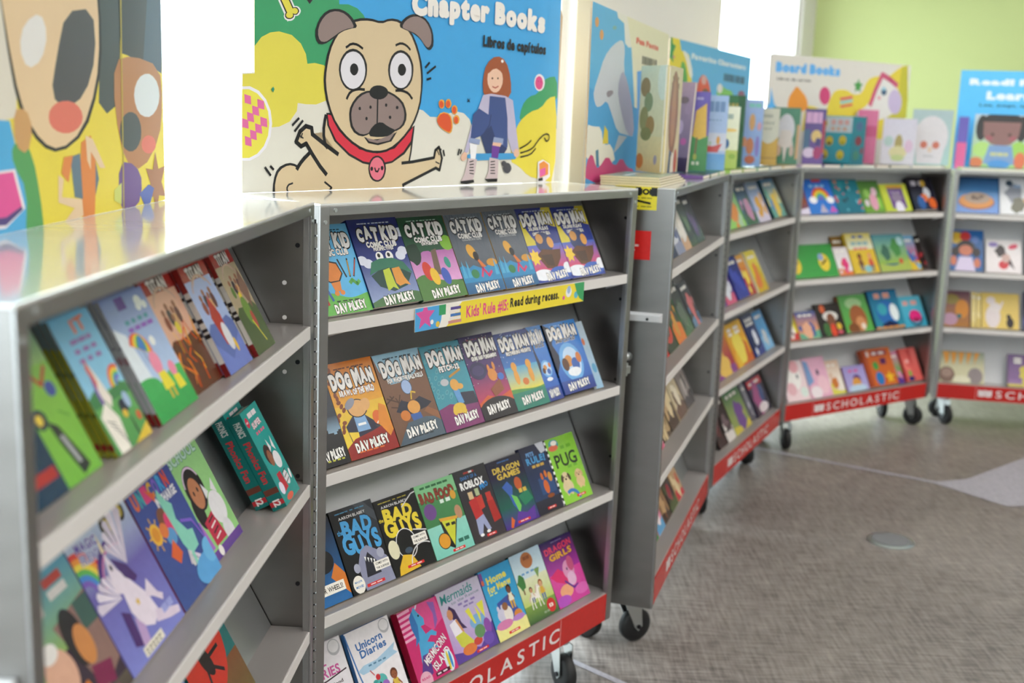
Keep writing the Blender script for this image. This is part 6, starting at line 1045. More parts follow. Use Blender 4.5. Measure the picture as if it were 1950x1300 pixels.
    A.poly([(0.602,0.373),(0.602,0.367),(0.601,0.362),(0.599,0.358),(0.597,0.355),(0.594,0.355),(0.592,0.357),(0.590,0.361),(0.588,0.366),(0.588,0.372),(0.588,0.378),(0.589,0.383),(0.591,0.387),(0.593,0.389),(0.596,0.390),(0.598,0.388),(0.600,0.384),(0.602,0.379)],'d8552e')
    A.poly([(0.615,0.327),(0.614,0.319),(0.613,0.312),(0.610,0.307),(0.606,0.304),(0.603,0.304),(0.599,0.306),(0.596,0.311),(0.594,0.318),(0.594,0.326),(0.594,0.333),(0.596,0.340),(0.598,0.345),(0.602,0.348),(0.605,0.348),(0.609,0.346),(0.612,0.341),(0.614,0.334)],'e0a03a')
    A.poly([(0.610,0.325),(0.610,0.319),(0.609,0.313),(0.607,0.309),(0.605,0.307),(0.602,0.307),(0.600,0.309),(0.598,0.313),(0.596,0.318),(0.596,0.324),(0.596,0.330),(0.597,0.335),(0.599,0.339),(0.601,0.341),(0.604,0.341),(0.606,0.339),(0.608,0.336),(0.610,0.331)],'d8552e')
    A.poly([(0.639,0.433),(0.645,0.426),(0.650,0.434),(0.647,0.423),(0.650,0.413),(0.644,0.418),(0.639,0.412),(0.642,0.423)],'17191c')
    A.poly([(0.696,0.467),(0.693,0.511),(0.695,0.553),(0.701,0.593),(0.713,0.624),(0.730,0.646),(0.749,0.652),(0.767,0.642),(0.782,0.614),(0.793,0.568),(0.799,0.522),(0.801,0.476),(0.791,0.449),(0.770,0.440),(0.751,0.441),(0.734,0.451),(0.718,0.453),(0.705,0.448)],'9c5230')
    A.poly([(0.767,0.541),(0.766,0.517),(0.761,0.496),(0.754,0.480),(0.745,0.471),(0.734,0.470),(0.725,0.478),(0.717,0.492),(0.711,0.512),(0.709,0.535),(0.710,0.558),(0.714,0.579),(0.721,0.594),(0.730,0.604),(0.741,0.605),(0.750,0.598),(0.759,0.584),(0.764,0.564)],'e6bda4')
    A.poly([(0.710,0.566),(0.717,0.593),(0.727,0.612),(0.740,0.623),(0.754,0.620),(0.768,0.604),(0.779,0.576),(0.787,0.536),(0.784,0.531),(0.769,0.561),(0.755,0.581),(0.741,0.591),(0.727,0.584),(0.713,0.563)],'9c5230')
    A.poly([(0.731,0.541),(0.730,0.537),(0.728,0.535),(0.725,0.536),(0.724,0.540),(0.725,0.544),(0.727,0.546),(0.730,0.544)],'5a3a30')
    A.poly([(0.751,0.543),(0.751,0.539),(0.748,0.537),(0.746,0.538),(0.745,0.542),(0.746,0.546),(0.748,0.548),(0.750,0.547)],'5a3a30')
    A.line([(0.729,0.499),(0.740,0.493),(0.751,0.503)],0.0030,'b0584a')
    A.poly([(0.767,0.631),(0.767,0.628),(0.766,0.626),(0.765,0.624),(0.763,0.622),(0.762,0.622),(0.760,0.623),(0.759,0.625),(0.758,0.627),(0.757,0.630),(0.758,0.632),(0.758,0.635),(0.760,0.637),(0.761,0.638),(0.763,0.638),(0.764,0.637),(0.766,0.636),(0.766,0.634)],'f0ece8')
    A.poly([(0.677,0.372),(0.696,0.454),(0.725,0.463),(0.779,0.456),(0.809,0.436),(0.841,0.176),(0.816,0.162),(0.793,0.250),(0.716,0.339),(0.660,0.211),(0.649,0.167),(0.633,0.149),(0.658,0.300)],'b9b2cc')
    A.poly([(0.720,0.451),(0.779,0.447),(0.791,0.342),(0.796,0.194),(0.775,0.139),(0.718,0.148),(0.693,0.248),(0.655,0.225),(0.662,0.354),(0.682,0.386),(0.718,0.357)],'3c4f86')
    A.poly([(0.692,0.248),(0.730,0.303),(0.752,0.222),(0.795,0.185),(0.775,0.139),(0.718,0.148)],'2c3a66')
    A.line([(0.728,0.357),(0.723,0.303),(0.698,0.248)],0.0030,'2c3a66')
    A.poly([(0.653,0.238),(0.692,0.230),(0.688,0.203),(0.649,0.216)],'8f9cc0')
    A.poly([(0.742,0.244),(0.779,0.236),(0.777,0.205),(0.738,0.212)],'8f9cc0')
    A.poly([(0.637,0.149),(0.662,0.159),(0.845,0.161),(0.828,0.129),(0.663,0.123)],'3f95cc')
    A.poly([(0.815,0.082),(0.814,0.072),(0.811,0.064),(0.807,0.058),(0.802,0.054),(0.796,0.055),(0.790,0.058),(0.786,0.065),(0.783,0.073),(0.781,0.083),(0.782,0.092),(0.785,0.101),(0.789,0.107),(0.794,0.110),(0.800,0.110),(0.806,0.106),(0.810,0.100),(0.813,0.092)],'4a4a52')
    A.poly([(0.794,0.106),(0.794,0.101),(0.792,0.096),(0.790,0.093),(0.787,0.091),(0.783,0.091),(0.780,0.093),(0.778,0.096),(0.776,0.101),(0.775,0.106),(0.775,0.111),(0.777,0.116),(0.779,0.119),(0.783,0.121),(0.786,0.121),(0.789,0.119),(0.792,0.115),(0.794,0.111)],'4a4a52')
    A.poly([(0.644,0.139),(0.642,0.132),(0.639,0.127),(0.635,0.123),(0.631,0.122),(0.628,0.124),(0.626,0.128),(0.624,0.134),(0.624,0.142),(0.625,0.149),(0.628,0.156),(0.631,0.162),(0.634,0.166),(0.638,0.167),(0.641,0.165),(0.644,0.161),(0.645,0.155),(0.646,0.147)],'e0b49c')
    A.poly([(0.843,0.162),(0.843,0.154),(0.841,0.147),(0.838,0.142),(0.835,0.139),(0.831,0.139),(0.827,0.142),(0.824,0.147),(0.822,0.154),(0.821,0.162),(0.821,0.169),(0.823,0.176),(0.826,0.181),(0.829,0.184),(0.833,0.184),(0.837,0.181),(0.840,0.176),(0.842,0.169)],'e0b49c')
    A.poly([(0.653,0.211),(0.681,0.204),(0.676,0.131),(0.659,0.133)],'eceaec')
    A.poly([(0.736,0.205),(0.767,0.199),(0.760,0.134),(0.735,0.139)],'6a3a94')
    A.poly([(0.739,0.217),(0.773,0.213),(0.767,0.194),(0.737,0.201)],'e0b49c')
    A.poly([(0.650,0.135),(0.682,0.130),(0.677,0.067),(0.669,0.022),(0.640,0.013),(0.626,0.019),(0.639,0.055)],'c9b6b8')
    A.poly([(0.728,0.139),(0.763,0.129),(0.762,0.027),(0.738,0.013),(0.715,0.024),(0.727,0.066)],'c9b6b8')
    A.poly([(0.625,0.021),(0.672,0.027),(0.675,0.013),(0.647,0.005),(0.626,0.010)],'17191c')
    A.poly([(0.712,0.029),(0.762,0.029),(0.761,0.012),(0.725,0.012)],'17191c')
    A.line([(0.655,0.117),(0.669,0.122)],0.0024,'17191c')
    A.line([(0.733,0.116),(0.749,0.119)],0.0024,'17191c')
    A.line([(0.656,0.103),(0.670,0.105)],0.0024,'17191c')
    A.line([(0.733,0.101),(0.749,0.103)],0.0024,'17191c')
    A.line([(0.656,0.089),(0.670,0.089)],0.0024,'17191c')
    A.line([(0.733,0.087),(0.750,0.087)],0.0024,'17191c')
    A.line([(0.656,0.074),(0.671,0.073)],0.0024,'17191c')
    A.line([(0.734,0.072),(0.750,0.071)],0.0024,'17191c')
    A.line([(0.657,0.060),(0.671,0.056)],0.0024,'17191c')
    A.line([(0.734,0.057),(0.751,0.056)],0.0024,'17191c')
    A.line([(0.844,0.185),(0.851,0.190),(0.865,0.200),(0.876,0.210),(0.885,0.222),(0.889,0.229)],0.0036,'17191c')
    A.line([(0.848,0.162),(0.851,0.163),(0.857,0.165),(0.866,0.169),(0.877,0.174),(0.887,0.180),(0.896,0.188),(0.903,0.197),(0.908,0.208),(0.913,0.218),(0.918,0.228),(0.923,0.237),(0.929,0.245),(0.934,0.252),(0.939,0.258),(0.945,0.262),(0.950,0.265),(0.955,0.265),(0.959,0.263),(0.962,0.260),(0.964,0.253),(0.965,0.247),(0.964,0.241),(0.963,0.235),(0.959,0.229),(0.956,0.226),(0.954,0.226),(0.951,0.229),(0.948,0.235),(0.947,0.239),(0.945,0.242),(0.945,0.244)],0.0036,'17191c')
    A.line([(0.849,0.140),(0.859,0.143),(0.879,0.149),(0.894,0.160),(0.904,0.177),(0.909,0.186)],0.0036,'17191c')
    A.poly([(0.921,0.113),(0.942,0.125),(0.971,0.102),(0.976,0.033),(0.950,-0.000),(0.924,0.001)],'e6e2e6')
    A.poly([(0.927,0.103),(0.946,0.118),(0.967,0.098),(0.968,0.043),(0.932,0.025)],'e08a3a')
    A.poly([(0.930,0.069),(0.955,0.083),(0.956,0.044),(0.932,0.030)],'dc5aa0')
    A.poly([(0.926,0.022),(0.945,0.028),(0.946,0.010),(0.927,0.007)],'17191c')
    A.text('Chapter Books',0.685,0.837,0.471,0.129,'e9e4de',bold=0.085,rot=-0.0,arch=.1)
    A.text('Libros de capítulos',0.810,0.709,0.243,0.070,'17191c',bold=0.050,rot=-0.7)

# artwork of the other signs
def a_board1(A):
    A.bg('e2cf42')
    A.poly([(0.178,0.666),(0.515,0.776),(0.492,0.297),(0.151,0.206)],'d9d2c4')
    A.poly([(0.156,0.306),(0.474,0.288),(0.488,0.212),(0.513,0.095),(0.510,-0.028),(0.133,-0.084)],'4aa6d8')
    A.poly([(0.483,0.227),(0.500,0.235),(0.514,0.228),(0.524,0.203),(0.534,0.165),(0.541,0.115),(0.547,0.061),(0.551,0.002),(0.539,-0.028),(0.513,-0.030),(0.503,0.004),(0.508,0.071),(0.502,0.123),(0.485,0.158),(0.477,0.187),(0.476,0.211)],'4f9a56')
    A.poly([(0.736,0.797),(0.840,0.828),(0.815,0.341),(0.767,0.306),(0.739,0.339),(0.749,0.514)],'3f4b4d')
    A.poly([(0.813,0.820),(1.024,0.882),(0.995,0.445),(0.946,0.466),(0.900,0.474),(0.828,0.501)],'3d5668')
    A.poly([(0.813,0.820),(0.959,0.863),(0.915,0.481),(0.828,0.496)],'333b3e')
    A.poly([(0.520,0.688),(0.663,0.726),(0.750,0.696),(0.756,0.590),(0.755,0.498),(0.746,0.421),(0.728,0.349),(0.702,0.281),(0.668,0.234),(0.627,0.206),(0.593,0.200),(0.565,0.212),(0.540,0.238),(0.517,0.278),(0.500,0.323),(0.489,0.374),(0.477,0.469),(0.464,0.605)],'17191c')
    A.poly([(0.519,0.687),(0.659,0.724),(0.743,0.694),(0.748,0.589),(0.746,0.499),(0.737,0.425),(0.719,0.354),(0.693,0.288),(0.662,0.242),(0.626,0.216),(0.595,0.210),(0.569,0.222),(0.546,0.247),(0.524,0.284),(0.508,0.328),(0.496,0.379),(0.482,0.473),(0.466,0.606)],'dfc29a')
    A.poly([(0.662,0.597),(0.706,0.610),(0.731,0.583),(0.734,0.515),(0.725,0.450),(0.704,0.389),(0.677,0.349),(0.645,0.327),(0.619,0.327),(0.598,0.346),(0.593,0.384),(0.604,0.439),(0.617,0.497),(0.633,0.559)],'4a4c50')
    A.poly([(0.683,0.296),(0.679,0.279),(0.668,0.265),(0.653,0.255),(0.635,0.250),(0.617,0.251),(0.601,0.257),(0.588,0.267),(0.580,0.281),(0.578,0.296),(0.581,0.312),(0.590,0.325),(0.604,0.336),(0.621,0.341),(0.639,0.342),(0.657,0.337),(0.671,0.326),(0.680,0.312)],'d9705e')
    A.poly([(0.534,0.550),(0.556,0.568),(0.572,0.564),(0.581,0.537),(0.581,0.504),(0.571,0.466),(0.556,0.441),(0.536,0.427),(0.521,0.434),(0.511,0.461),(0.510,0.491),(0.518,0.525)],'e2dfdc')
    A.poly([(0.492,0.317),(0.508,0.319),(0.521,0.308),(0.529,0.281),(0.529,0.250),(0.520,0.214),(0.508,0.203),(0.492,0.216),(0.484,0.246),(0.484,0.292)],'c99a62')
    A.poly([(0.817,0.476),(0.852,0.488),(0.898,0.488),(0.956,0.476),(0.989,0.438),(0.994,0.376),(0.992,0.313),(0.983,0.250),(0.959,0.192),(0.921,0.142),(0.884,0.124),(0.847,0.137),(0.820,0.188),(0.803,0.275),(0.795,0.356),(0.798,0.432)],'b07a4e')
    A.poly([(0.983,0.369),(0.979,0.344),(0.968,0.321),(0.952,0.304),(0.934,0.295),(0.915,0.296),(0.897,0.304),(0.884,0.320),(0.876,0.342),(0.873,0.366),(0.877,0.390),(0.887,0.412),(0.902,0.429),(0.920,0.438),(0.939,0.440),(0.956,0.432),(0.971,0.417),(0.980,0.395)],'d7dfe2')
    A.poly([(0.899,0.246),(0.896,0.223),(0.887,0.204),(0.875,0.190),(0.860,0.183),(0.845,0.184),(0.831,0.193),(0.820,0.208),(0.814,0.227),(0.812,0.249),(0.815,0.271),(0.823,0.290),(0.835,0.304),(0.849,0.311),(0.864,0.311),(0.879,0.304),(0.890,0.289),(0.897,0.269)],'3f4b4d')
    A.poly([(0.961,0.200),(0.959,0.190),(0.953,0.181),(0.944,0.174),(0.933,0.171),(0.922,0.172),(0.912,0.176),(0.904,0.184),(0.899,0.193),(0.898,0.204),(0.900,0.214),(0.906,0.223),(0.914,0.229),(0.924,0.233),(0.935,0.232),(0.946,0.228),(0.954,0.221),(0.959,0.211)],'d9705e')
    A.poly([(0.821,0.152),(0.855,0.144),(0.880,0.123),(0.894,0.091),(0.894,0.054),(0.882,0.013),(0.855,-0.007),(0.817,-0.006),(0.800,0.035),(0.804,0.116)],'6a4a8a')
    A.poly([(0.674,0.222),(0.707,0.242),(0.722,0.153),(0.711,-0.007),(0.670,-0.007),(0.666,0.105)],'d8823a')
    A.poly([(0.637,0.182),(0.669,0.190),(0.673,0.055),(0.647,0.064)],'5a7384')
    A.poly([(0.720,0.164),(0.730,0.108),(0.716,0.059)],'5a7384')
    A.poly([(0.618,0.183),(0.646,0.186),(0.629,0.109),(0.608,0.138)],'d8823a')
    A.poly([(0.599,0.134),(0.615,0.121),(0.607,0.070),(0.670,0.055),(0.673,0.006),(0.632,-0.010),(0.615,0.001),(0.645,0.032),(0.596,0.057)],'e0c4a0')
    A.poly([(0.689,0.242),(0.713,0.230),(0.754,0.139),(0.735,0.141),(0.705,0.193),(0.703,0.138),(0.692,0.167)],'e0c4a0')
    A.star(0.957,0.068,.05,'a06a42',6,.5)
    A.poly([(0.924,0.066),(0.948,0.050),(0.930,0.002),(0.906,-0.007),(0.884,0.040)],'4a5fae')
    A.poly([(0.784,0.066),(0.813,0.086),(0.810,0.016),(0.783,0.032)],'c8cf6a')
    A.poly([(0.432,0.161),(0.481,0.163),(0.502,0.057),(0.451,0.014),(0.425,0.015)],'efe6ea')
    A.poly([(0.432,0.155),(0.476,0.157),(0.494,0.064),(0.453,0.042),(0.427,0.043)],'dc4f94')
    A.poly([(0.427,0.043),(0.453,0.042),(0.494,0.064),(0.496,0.054),(0.452,0.021),(0.426,0.025)],'4a3a7a')
    A.poly([(0.830,0.770),(0.834,0.771),(0.820,-0.010),(0.816,-0.009)],'b8a83a')
def a_board3(A):
    A.bg('e6e2ca','e4e0c0')
    A.poly([(-0.075,1.013),(0.257,1.031),(0.271,0.969),(0.348,0.951),(0.368,0.836),(0.449,0.832),(0.520,0.501),(0.614,-0.014),(0.555,-0.018),(-0.028,0.005)],'58aedd')
    A.poly([(-0.040,0.545),(0.564,0.448),(0.614,-0.014),(-0.028,0.005)],'4a9fd6')
    A.poly([(0.241,1.036),(0.378,1.000),(0.450,0.823),(0.414,0.818),(0.368,0.836),(0.344,0.959),(0.271,0.969)],'e4e2d8')
    A.poly([(0.051,0.486),(0.046,0.509),(0.056,0.545),(0.080,0.594),(0.104,0.644),(0.126,0.694),(0.159,0.741),(0.206,0.784),(0.255,0.818),(0.306,0.843),(0.341,0.845),(0.361,0.822),(0.369,0.779),(0.367,0.714),(0.380,0.649),(0.408,0.582),(0.440,0.514),(0.474,0.444),(0.503,0.373),(0.525,0.300),(0.514,0.265),(0.471,0.270),(0.418,0.278),(0.356,0.287),(0.306,0.320),(0.268,0.375),(0.234,0.422),(0.202,0.462),(0.172,0.472),(0.144,0.452),(0.117,0.440),(0.091,0.436),(0.073,0.445),(0.060,0.464)],'c9ced6')
    A.poly([(0.365,0.665),(0.399,0.634),(0.438,0.576),(0.484,0.490),(0.516,0.400),(0.536,0.309),(0.521,0.265),(0.473,0.270),(0.423,0.316),(0.371,0.399),(0.334,0.469),(0.312,0.527),(0.313,0.587),(0.337,0.649)],'a9a6c0')
    A.poly([(0.194,0.534),(0.233,0.541),(0.253,0.538),(0.255,0.525),(0.240,0.512),(0.209,0.498),(0.189,0.500),(0.180,0.520)],'8f8690')
    A.poly([(0.344,0.274),(0.287,0.163),(0.335,0.187),(0.451,0.264)],'b8bcc8')
    A.poly([(0.005,0.336),(0.041,0.328),(0.078,0.325),(0.119,0.325),(0.147,0.298),(0.163,0.245),(0.194,0.219),(0.241,0.222),(0.280,0.191),(0.311,0.125),(0.236,0.095),(0.069,0.102),(-0.009,0.164),(-0.011,0.281)],'e6e2d4')
    A.poly([(-0.000,0.040),(0.002,0.099),(0.016,0.141),(0.042,0.168),(0.068,0.159),(0.093,0.113),(0.113,0.089),(0.128,0.088),(0.157,0.105),(0.200,0.142),(0.244,0.140),(0.289,0.097),(0.331,0.091),(0.371,0.124),(0.411,0.121),(0.451,0.083),(0.495,0.059),(0.543,0.051),(0.570,0.020),(0.576,-0.032),(0.413,-0.039),(0.125,-0.005)],'c8417a')
    A.poly([(0.162,0.226),(0.176,0.333),(0.214,0.300),(0.225,0.225)],'e0c83a')
    A.poly([(0.091,0.188),(0.120,0.195),(0.135,0.095),(0.105,0.098)],'3a7a9a')
    A.poly([(0.069,0.904),(0.068,0.894),(0.065,0.885),(0.061,0.878),(0.055,0.874),(0.048,0.872),(0.041,0.874),(0.036,0.879),(0.032,0.887),(0.030,0.896),(0.030,0.905),(0.033,0.914),(0.037,0.921),(0.044,0.926),(0.050,0.927),(0.057,0.925),(0.063,0.920),(0.067,0.913)],'d89a5a')
    A.poly([(0.122,0.844),(0.121,0.834),(0.118,0.825),(0.113,0.818),(0.107,0.813),(0.100,0.812),(0.093,0.814),(0.087,0.820),(0.083,0.827),(0.081,0.837),(0.082,0.846),(0.084,0.855),(0.089,0.862),(0.096,0.867),(0.103,0.868),(0.109,0.866),(0.115,0.861),(0.120,0.853)],'d89a5a')
    A.poly([(0.259,0.909),(0.258,0.905),(0.254,0.901),(0.249,0.897),(0.241,0.894),(0.234,0.893),(0.226,0.893),(0.220,0.894),(0.216,0.897),(0.215,0.901),(0.216,0.905),(0.219,0.909),(0.225,0.912),(0.232,0.915),(0.239,0.917),(0.247,0.917),(0.253,0.915),(0.257,0.913)],'7aa8a8')
    A.poly([(0.539,0.684),(0.636,0.704),(0.644,0.639),(0.988,0.005),(0.614,-0.014)],'5a9fe0')
    A.poly([(0.635,0.713),(0.714,0.750),(0.892,0.762),(1.038,0.001),(0.765,0.319),(0.672,0.566)],'e0d048')
    A.text('Fun Facts',0.671,0.878,0.316,0.035,'d8685a',bold=0.100)
    A.bars(0.602,0.740,0.221,0.053,'4a4a42',3,8)
    A.poly([(0.722,0.685),(0.740,0.711),(0.769,0.690)],'17191c')
def a_board4(A):
    A.bg('62b4e0','5cb0de')
    A.poly([(-0.098,1.038),(0.084,1.027),(0.115,0.921),(0.199,0.902),(0.239,0.798),(0.251,0.667),(0.326,0.629),(0.330,0.493),(-0.056,0.470)],'e2d03c')
    A.poly([(0.141,0.925),(0.180,0.910),(0.214,0.866),(0.244,0.793),(0.252,0.745),(0.238,0.721),(0.217,0.746),(0.187,0.819),(0.160,0.875),(0.134,0.914)],'e9e6da')
    A.star(0.010,0.909,.05,'3f9a5a',5,.5)
    A.poly([(0.026,0.855),(0.046,0.873),(0.055,0.854)],'d87aa0')
    A.poly([(0.138,0.842),(0.158,0.828),(0.176,0.793),(0.193,0.735),(0.204,0.667),(0.210,0.591),(0.196,0.579),(0.161,0.630),(0.138,0.688),(0.125,0.751),(0.121,0.799),(0.126,0.832)],'5aa84f')
    A.poly([(0.025,0.702),(0.055,0.737),(0.087,0.741),(0.123,0.713),(0.147,0.662),(0.161,0.587),(0.127,0.546),(0.047,0.540),(0.009,0.574),(0.010,0.648)],'d0d0cc')
    A.poly([(0.075,0.777),(0.106,0.760),(0.206,0.640),(0.185,0.616)],'3f6a4a')
    A.poly([(0.309,0.616),(0.315,0.684),(0.333,0.734),(0.363,0.766),(0.397,0.764),(0.434,0.728),(0.460,0.679),(0.475,0.616),(0.437,0.584),(0.349,0.583)],'d8583a')
    A.poly([(0.414,0.729),(0.413,0.716),(0.409,0.703),(0.402,0.694),(0.392,0.688),(0.382,0.687),(0.372,0.691),(0.363,0.699),(0.357,0.710),(0.354,0.723),(0.355,0.736),(0.359,0.748),(0.366,0.757),(0.375,0.763),(0.385,0.764),(0.396,0.761),(0.404,0.753),(0.411,0.742)],'d8a8a0')
    A.poly([(0.358,0.598),(0.379,0.645),(0.406,0.662),(0.442,0.648),(0.463,0.627),(0.470,0.598),(0.442,0.581),(0.379,0.576)],'6a4a34')
    A.poly([(0.549,0.625),(0.560,0.698),(0.585,0.721),(0.624,0.695),(0.673,0.678),(0.731,0.672),(0.762,0.653),(0.766,0.622),(0.710,0.602),(0.598,0.593)],'7ac05a')
    A.poly([(0.622,0.680),(0.622,0.666),(0.616,0.653),(0.608,0.643),(0.596,0.637),(0.584,0.636),(0.571,0.640),(0.561,0.648),(0.554,0.659),(0.550,0.673),(0.551,0.687),(0.556,0.699),(0.564,0.709),(0.576,0.715),(0.588,0.717),(0.601,0.713),(0.611,0.705),(0.619,0.693)],'e4e4e0')
    A.poly([(0.933,0.658),(0.931,0.647),(0.923,0.637),(0.911,0.629),(0.895,0.624),(0.878,0.623),(0.862,0.625),(0.848,0.631),(0.839,0.639),(0.835,0.650),(0.836,0.660),(0.844,0.670),(0.856,0.678),(0.871,0.683),(0.888,0.684),(0.905,0.682),(0.919,0.676),(0.928,0.668)],'8a4a6a')
    A.text('Favorite Characters',0.574,0.896,0.684,0.040,'d8e4ea',bold=0.100)
    A.bars(0.629,0.745,0.289,0.065,'2f4a5a',3,12)
def a_board5(A):
    A.bg('dedad2')
    A.poly([(0.017,0.703),(0.044,0.558),(0.074,0.510),(-0.015,0.492),(0.017,0.568)],'5ab0ec')
    A.poly([(0.400,0.519),(0.415,0.598),(0.430,0.657),(0.447,0.697),(0.475,0.718),(0.514,0.722),(0.547,0.712),(0.574,0.688),(0.602,0.680),(0.632,0.689),(0.654,0.727),(0.670,0.794),(0.693,0.839),(0.722,0.861),(0.760,0.872),(0.807,0.870),(0.845,0.887),(0.874,0.923),(0.907,0.960),(0.945,0.997),(0.981,0.833),(1.018,0.461),(0.824,0.264),(0.424,0.249),(0.241,0.321),(0.250,0.481),(0.276,0.556),(0.320,0.546),(0.354,0.526),(0.380,0.496)],'e2ce46')
    A.poly([(0.929,0.972),(0.975,1.004),(1.016,0.464),(0.818,0.460),(0.813,0.533),(0.916,0.567)],'c6bf3c')
    A.text('Board Books',0.258,0.886,0.428,0.080,'62aeea',bold=0.100)
    A.text('Libros de cartón',0.165,0.782,0.227,0.025,'2a2a2c',bold=0.030)
    A.poly([(0.135,0.520),(0.136,0.583),(0.143,0.630),(0.157,0.663),(0.170,0.692),(0.180,0.718),(0.193,0.719),(0.211,0.695),(0.230,0.669),(0.250,0.639),(0.265,0.593),(0.273,0.530),(0.241,0.496),(0.169,0.491)],'e8983a')
    A.poly([(0.421,0.656),(0.420,0.627),(0.415,0.601),(0.406,0.581),(0.394,0.570),(0.381,0.569),(0.368,0.579),(0.356,0.597),(0.348,0.621),(0.344,0.650),(0.345,0.678),(0.350,0.704),(0.359,0.724),(0.371,0.735),(0.384,0.736),(0.397,0.727),(0.408,0.709),(0.417,0.684)],'d0497a')
    A.star(0.614,0.763,.035,'4a9a4a',5,.5)
    A.poly([(0.490,0.642),(0.578,0.668),(0.583,0.644),(0.496,0.617)],'d8606a')
    A.poly([(0.492,0.610),(0.580,0.636),(0.585,0.612),(0.498,0.584)],'8ac8cc')
    A.poly([(0.495,0.571),(0.582,0.597),(0.588,0.573),(0.500,0.546)],'d86a5a')
    A.poly([(0.625,0.518),(0.678,0.568),(0.717,0.633),(0.742,0.715),(0.764,0.790),(0.783,0.858),(0.807,0.883),(0.837,0.866),(0.867,0.836),(0.897,0.792),(0.922,0.740),(0.943,0.681),(0.945,0.624),(0.927,0.568),(0.893,0.518),(0.843,0.475),(0.767,0.437),(0.666,0.405),(0.612,0.415),(0.604,0.467)],'e4e2de')
    A.line([(0.715,0.593),(0.746,0.742),(0.787,0.888)],0.0260,'cc5a7c')
    A.line([(0.787,0.888),(0.853,0.844),(0.905,0.796)],0.0260,'cc5a7c')
    A.poly([(0.954,0.638),(0.954,0.596),(0.948,0.559),(0.935,0.531),(0.919,0.515),(0.900,0.514),(0.882,0.527),(0.866,0.553),(0.854,0.589),(0.848,0.630),(0.848,0.671),(0.855,0.708),(0.867,0.736),(0.883,0.752),(0.901,0.753),(0.920,0.740),(0.936,0.715),(0.948,0.679)],'c8b8d8')
    A.poly([(0.830,0.729),(0.830,0.716),(0.827,0.705),(0.822,0.696),(0.816,0.691),(0.808,0.690),(0.801,0.694),(0.795,0.702),(0.791,0.713),(0.788,0.725),(0.789,0.738),(0.792,0.750),(0.797,0.758),(0.803,0.763),(0.810,0.764),(0.817,0.760),(0.824,0.752),(0.828,0.742)],'3f5a78')
    A.poly([(0.822,0.755),(0.822,0.748),(0.819,0.743),(0.816,0.738),(0.811,0.736),(0.806,0.735),(0.801,0.737),(0.797,0.741),(0.794,0.746),(0.793,0.752),(0.793,0.759),(0.795,0.765),(0.799,0.769),(0.804,0.772),(0.809,0.772),(0.813,0.770),(0.818,0.767),(0.821,0.761)],'9ac8dc')
    A.poly([(0.792,0.666),(0.791,0.658),(0.789,0.652),(0.786,0.647),(0.781,0.644),(0.776,0.644),(0.771,0.646),(0.767,0.650),(0.764,0.656),(0.763,0.663),(0.763,0.671),(0.765,0.677),(0.769,0.682),(0.773,0.685),(0.778,0.686),(0.783,0.683),(0.787,0.679),(0.790,0.673)],'e0a8b0')
def a_board6(A):
    A.bg('5cbcf0','62c2f4')
    A.text('Read! Play!',0.253,0.877,0.407,0.073,'e8f2f6',bold=0.100)
    A.text('Learn!',0.252,0.750,0.233,0.076,'e8f2f6',bold=0.100)
    A.text('Lee, juega, aprende',0.263,0.649,0.322,0.039,'1f3a52',bold=0.030)

# ---------------------------------------------------------------- cardboard signs along the back edge of the case tops
def board(i, u0, uw, art, label, outline=None, h=.49, v=.25):
    m = MB(); t = .005; outline = outline or [(0, 0), (1, 0), (1, .985), (.985, 1), (.015, 1), (0, .985)]
    pts = [(x * uw, 0, y * h) for x, y in outline]
    m.prism(pts, (0, t, 0), lin('b9a284'))
    A = Art(m, uw, h, (0, 0, 0), (1, 0, 0), (0, 0, 1), (0, -1, 0), step=.00002); art(A)
    o = m.build('cardboard_sign', 'board_print'); o.matrix_world = CM[i] @ Matrix.Translation((u0, v - t, T + .0006)); tag(o, label, 'sign', 'cardboard category signs')
    return o
board(0, .0, 1.053, a_board1, 'yellow sign with a large peach shape, at the top left of the frame')
board(1, .017, 1.09, a_board2, 'Chapter Books sign with a tan pug and a girl on a skateboard', outline=[(0, 0), (.995, 0), (1, .9), (.985, .955), (.029, 1), (.029, .486), (.004, .482)])
board(2, -.045, 1.145, a_board3, 'Fun Facts sign with a grey dolphin leaping over blue', outline=[(0, 0), (1, 0), (1, .93), (.45, .93), (.30, .965), (.2, .985), (0, 1)])
board(3, -.085, 1.15, a_board4, 'sky blue and yellow sign about favourite characters, in front of the white wall')
board(4, .0, 1.06, a_board5, 'pale Board Books sign with a white pony with a pink mane', h=.525)
board(5, .02, 1.08, a_board6, 'plain sky blue Read Play Learn sign before the green wall at right', h=.52)

# ---------------------------------------------------------------- books standing and lying on the case tops
def flat(i, u, v, w, L, t, col, label, art=None, k=0, turn=0, spine=None):
    z = T + .0008 + k
    loc = Matrix.Translation((u, v, z + t)) @ Matrix.Rotation(math.radians(turn), 4, 'Z')
    book_at(CM[i] @ loc, w, L, t, art or (lambda A: (A.bg(col), A.bars(.2, .6, .6, .1, 'e9e4d8', 2, 3))), spine or col, label, name='picture_book', cat='book')
def stand(i, u, v, w, h, t, art, spine, label, k=0, yaw=0, name='picture_book', cat='book', hard=False, tilt=5):
    p = CM[i] @ Vector((u, v, T)); a = math.atan2(-p.x, p.y) + math.radians(yaw)     # turned to face where people walk up
    R = Matrix.Rotation(a, 4, 'Z'); q = math.radians(tilt)
    loc = Matrix(((1, 0, 0, -w / 2), (0, math.sin(q), -math.cos(q), 0), (0, math.cos(q), math.sin(q), .0012 + k + t * math.sin(q)), (0, 0, 0, 1)))
    return book_at(Matrix.Translation(p) @ R @ loc, w, h, t, art, spine, label, name=name, cat=cat, hard=hard)
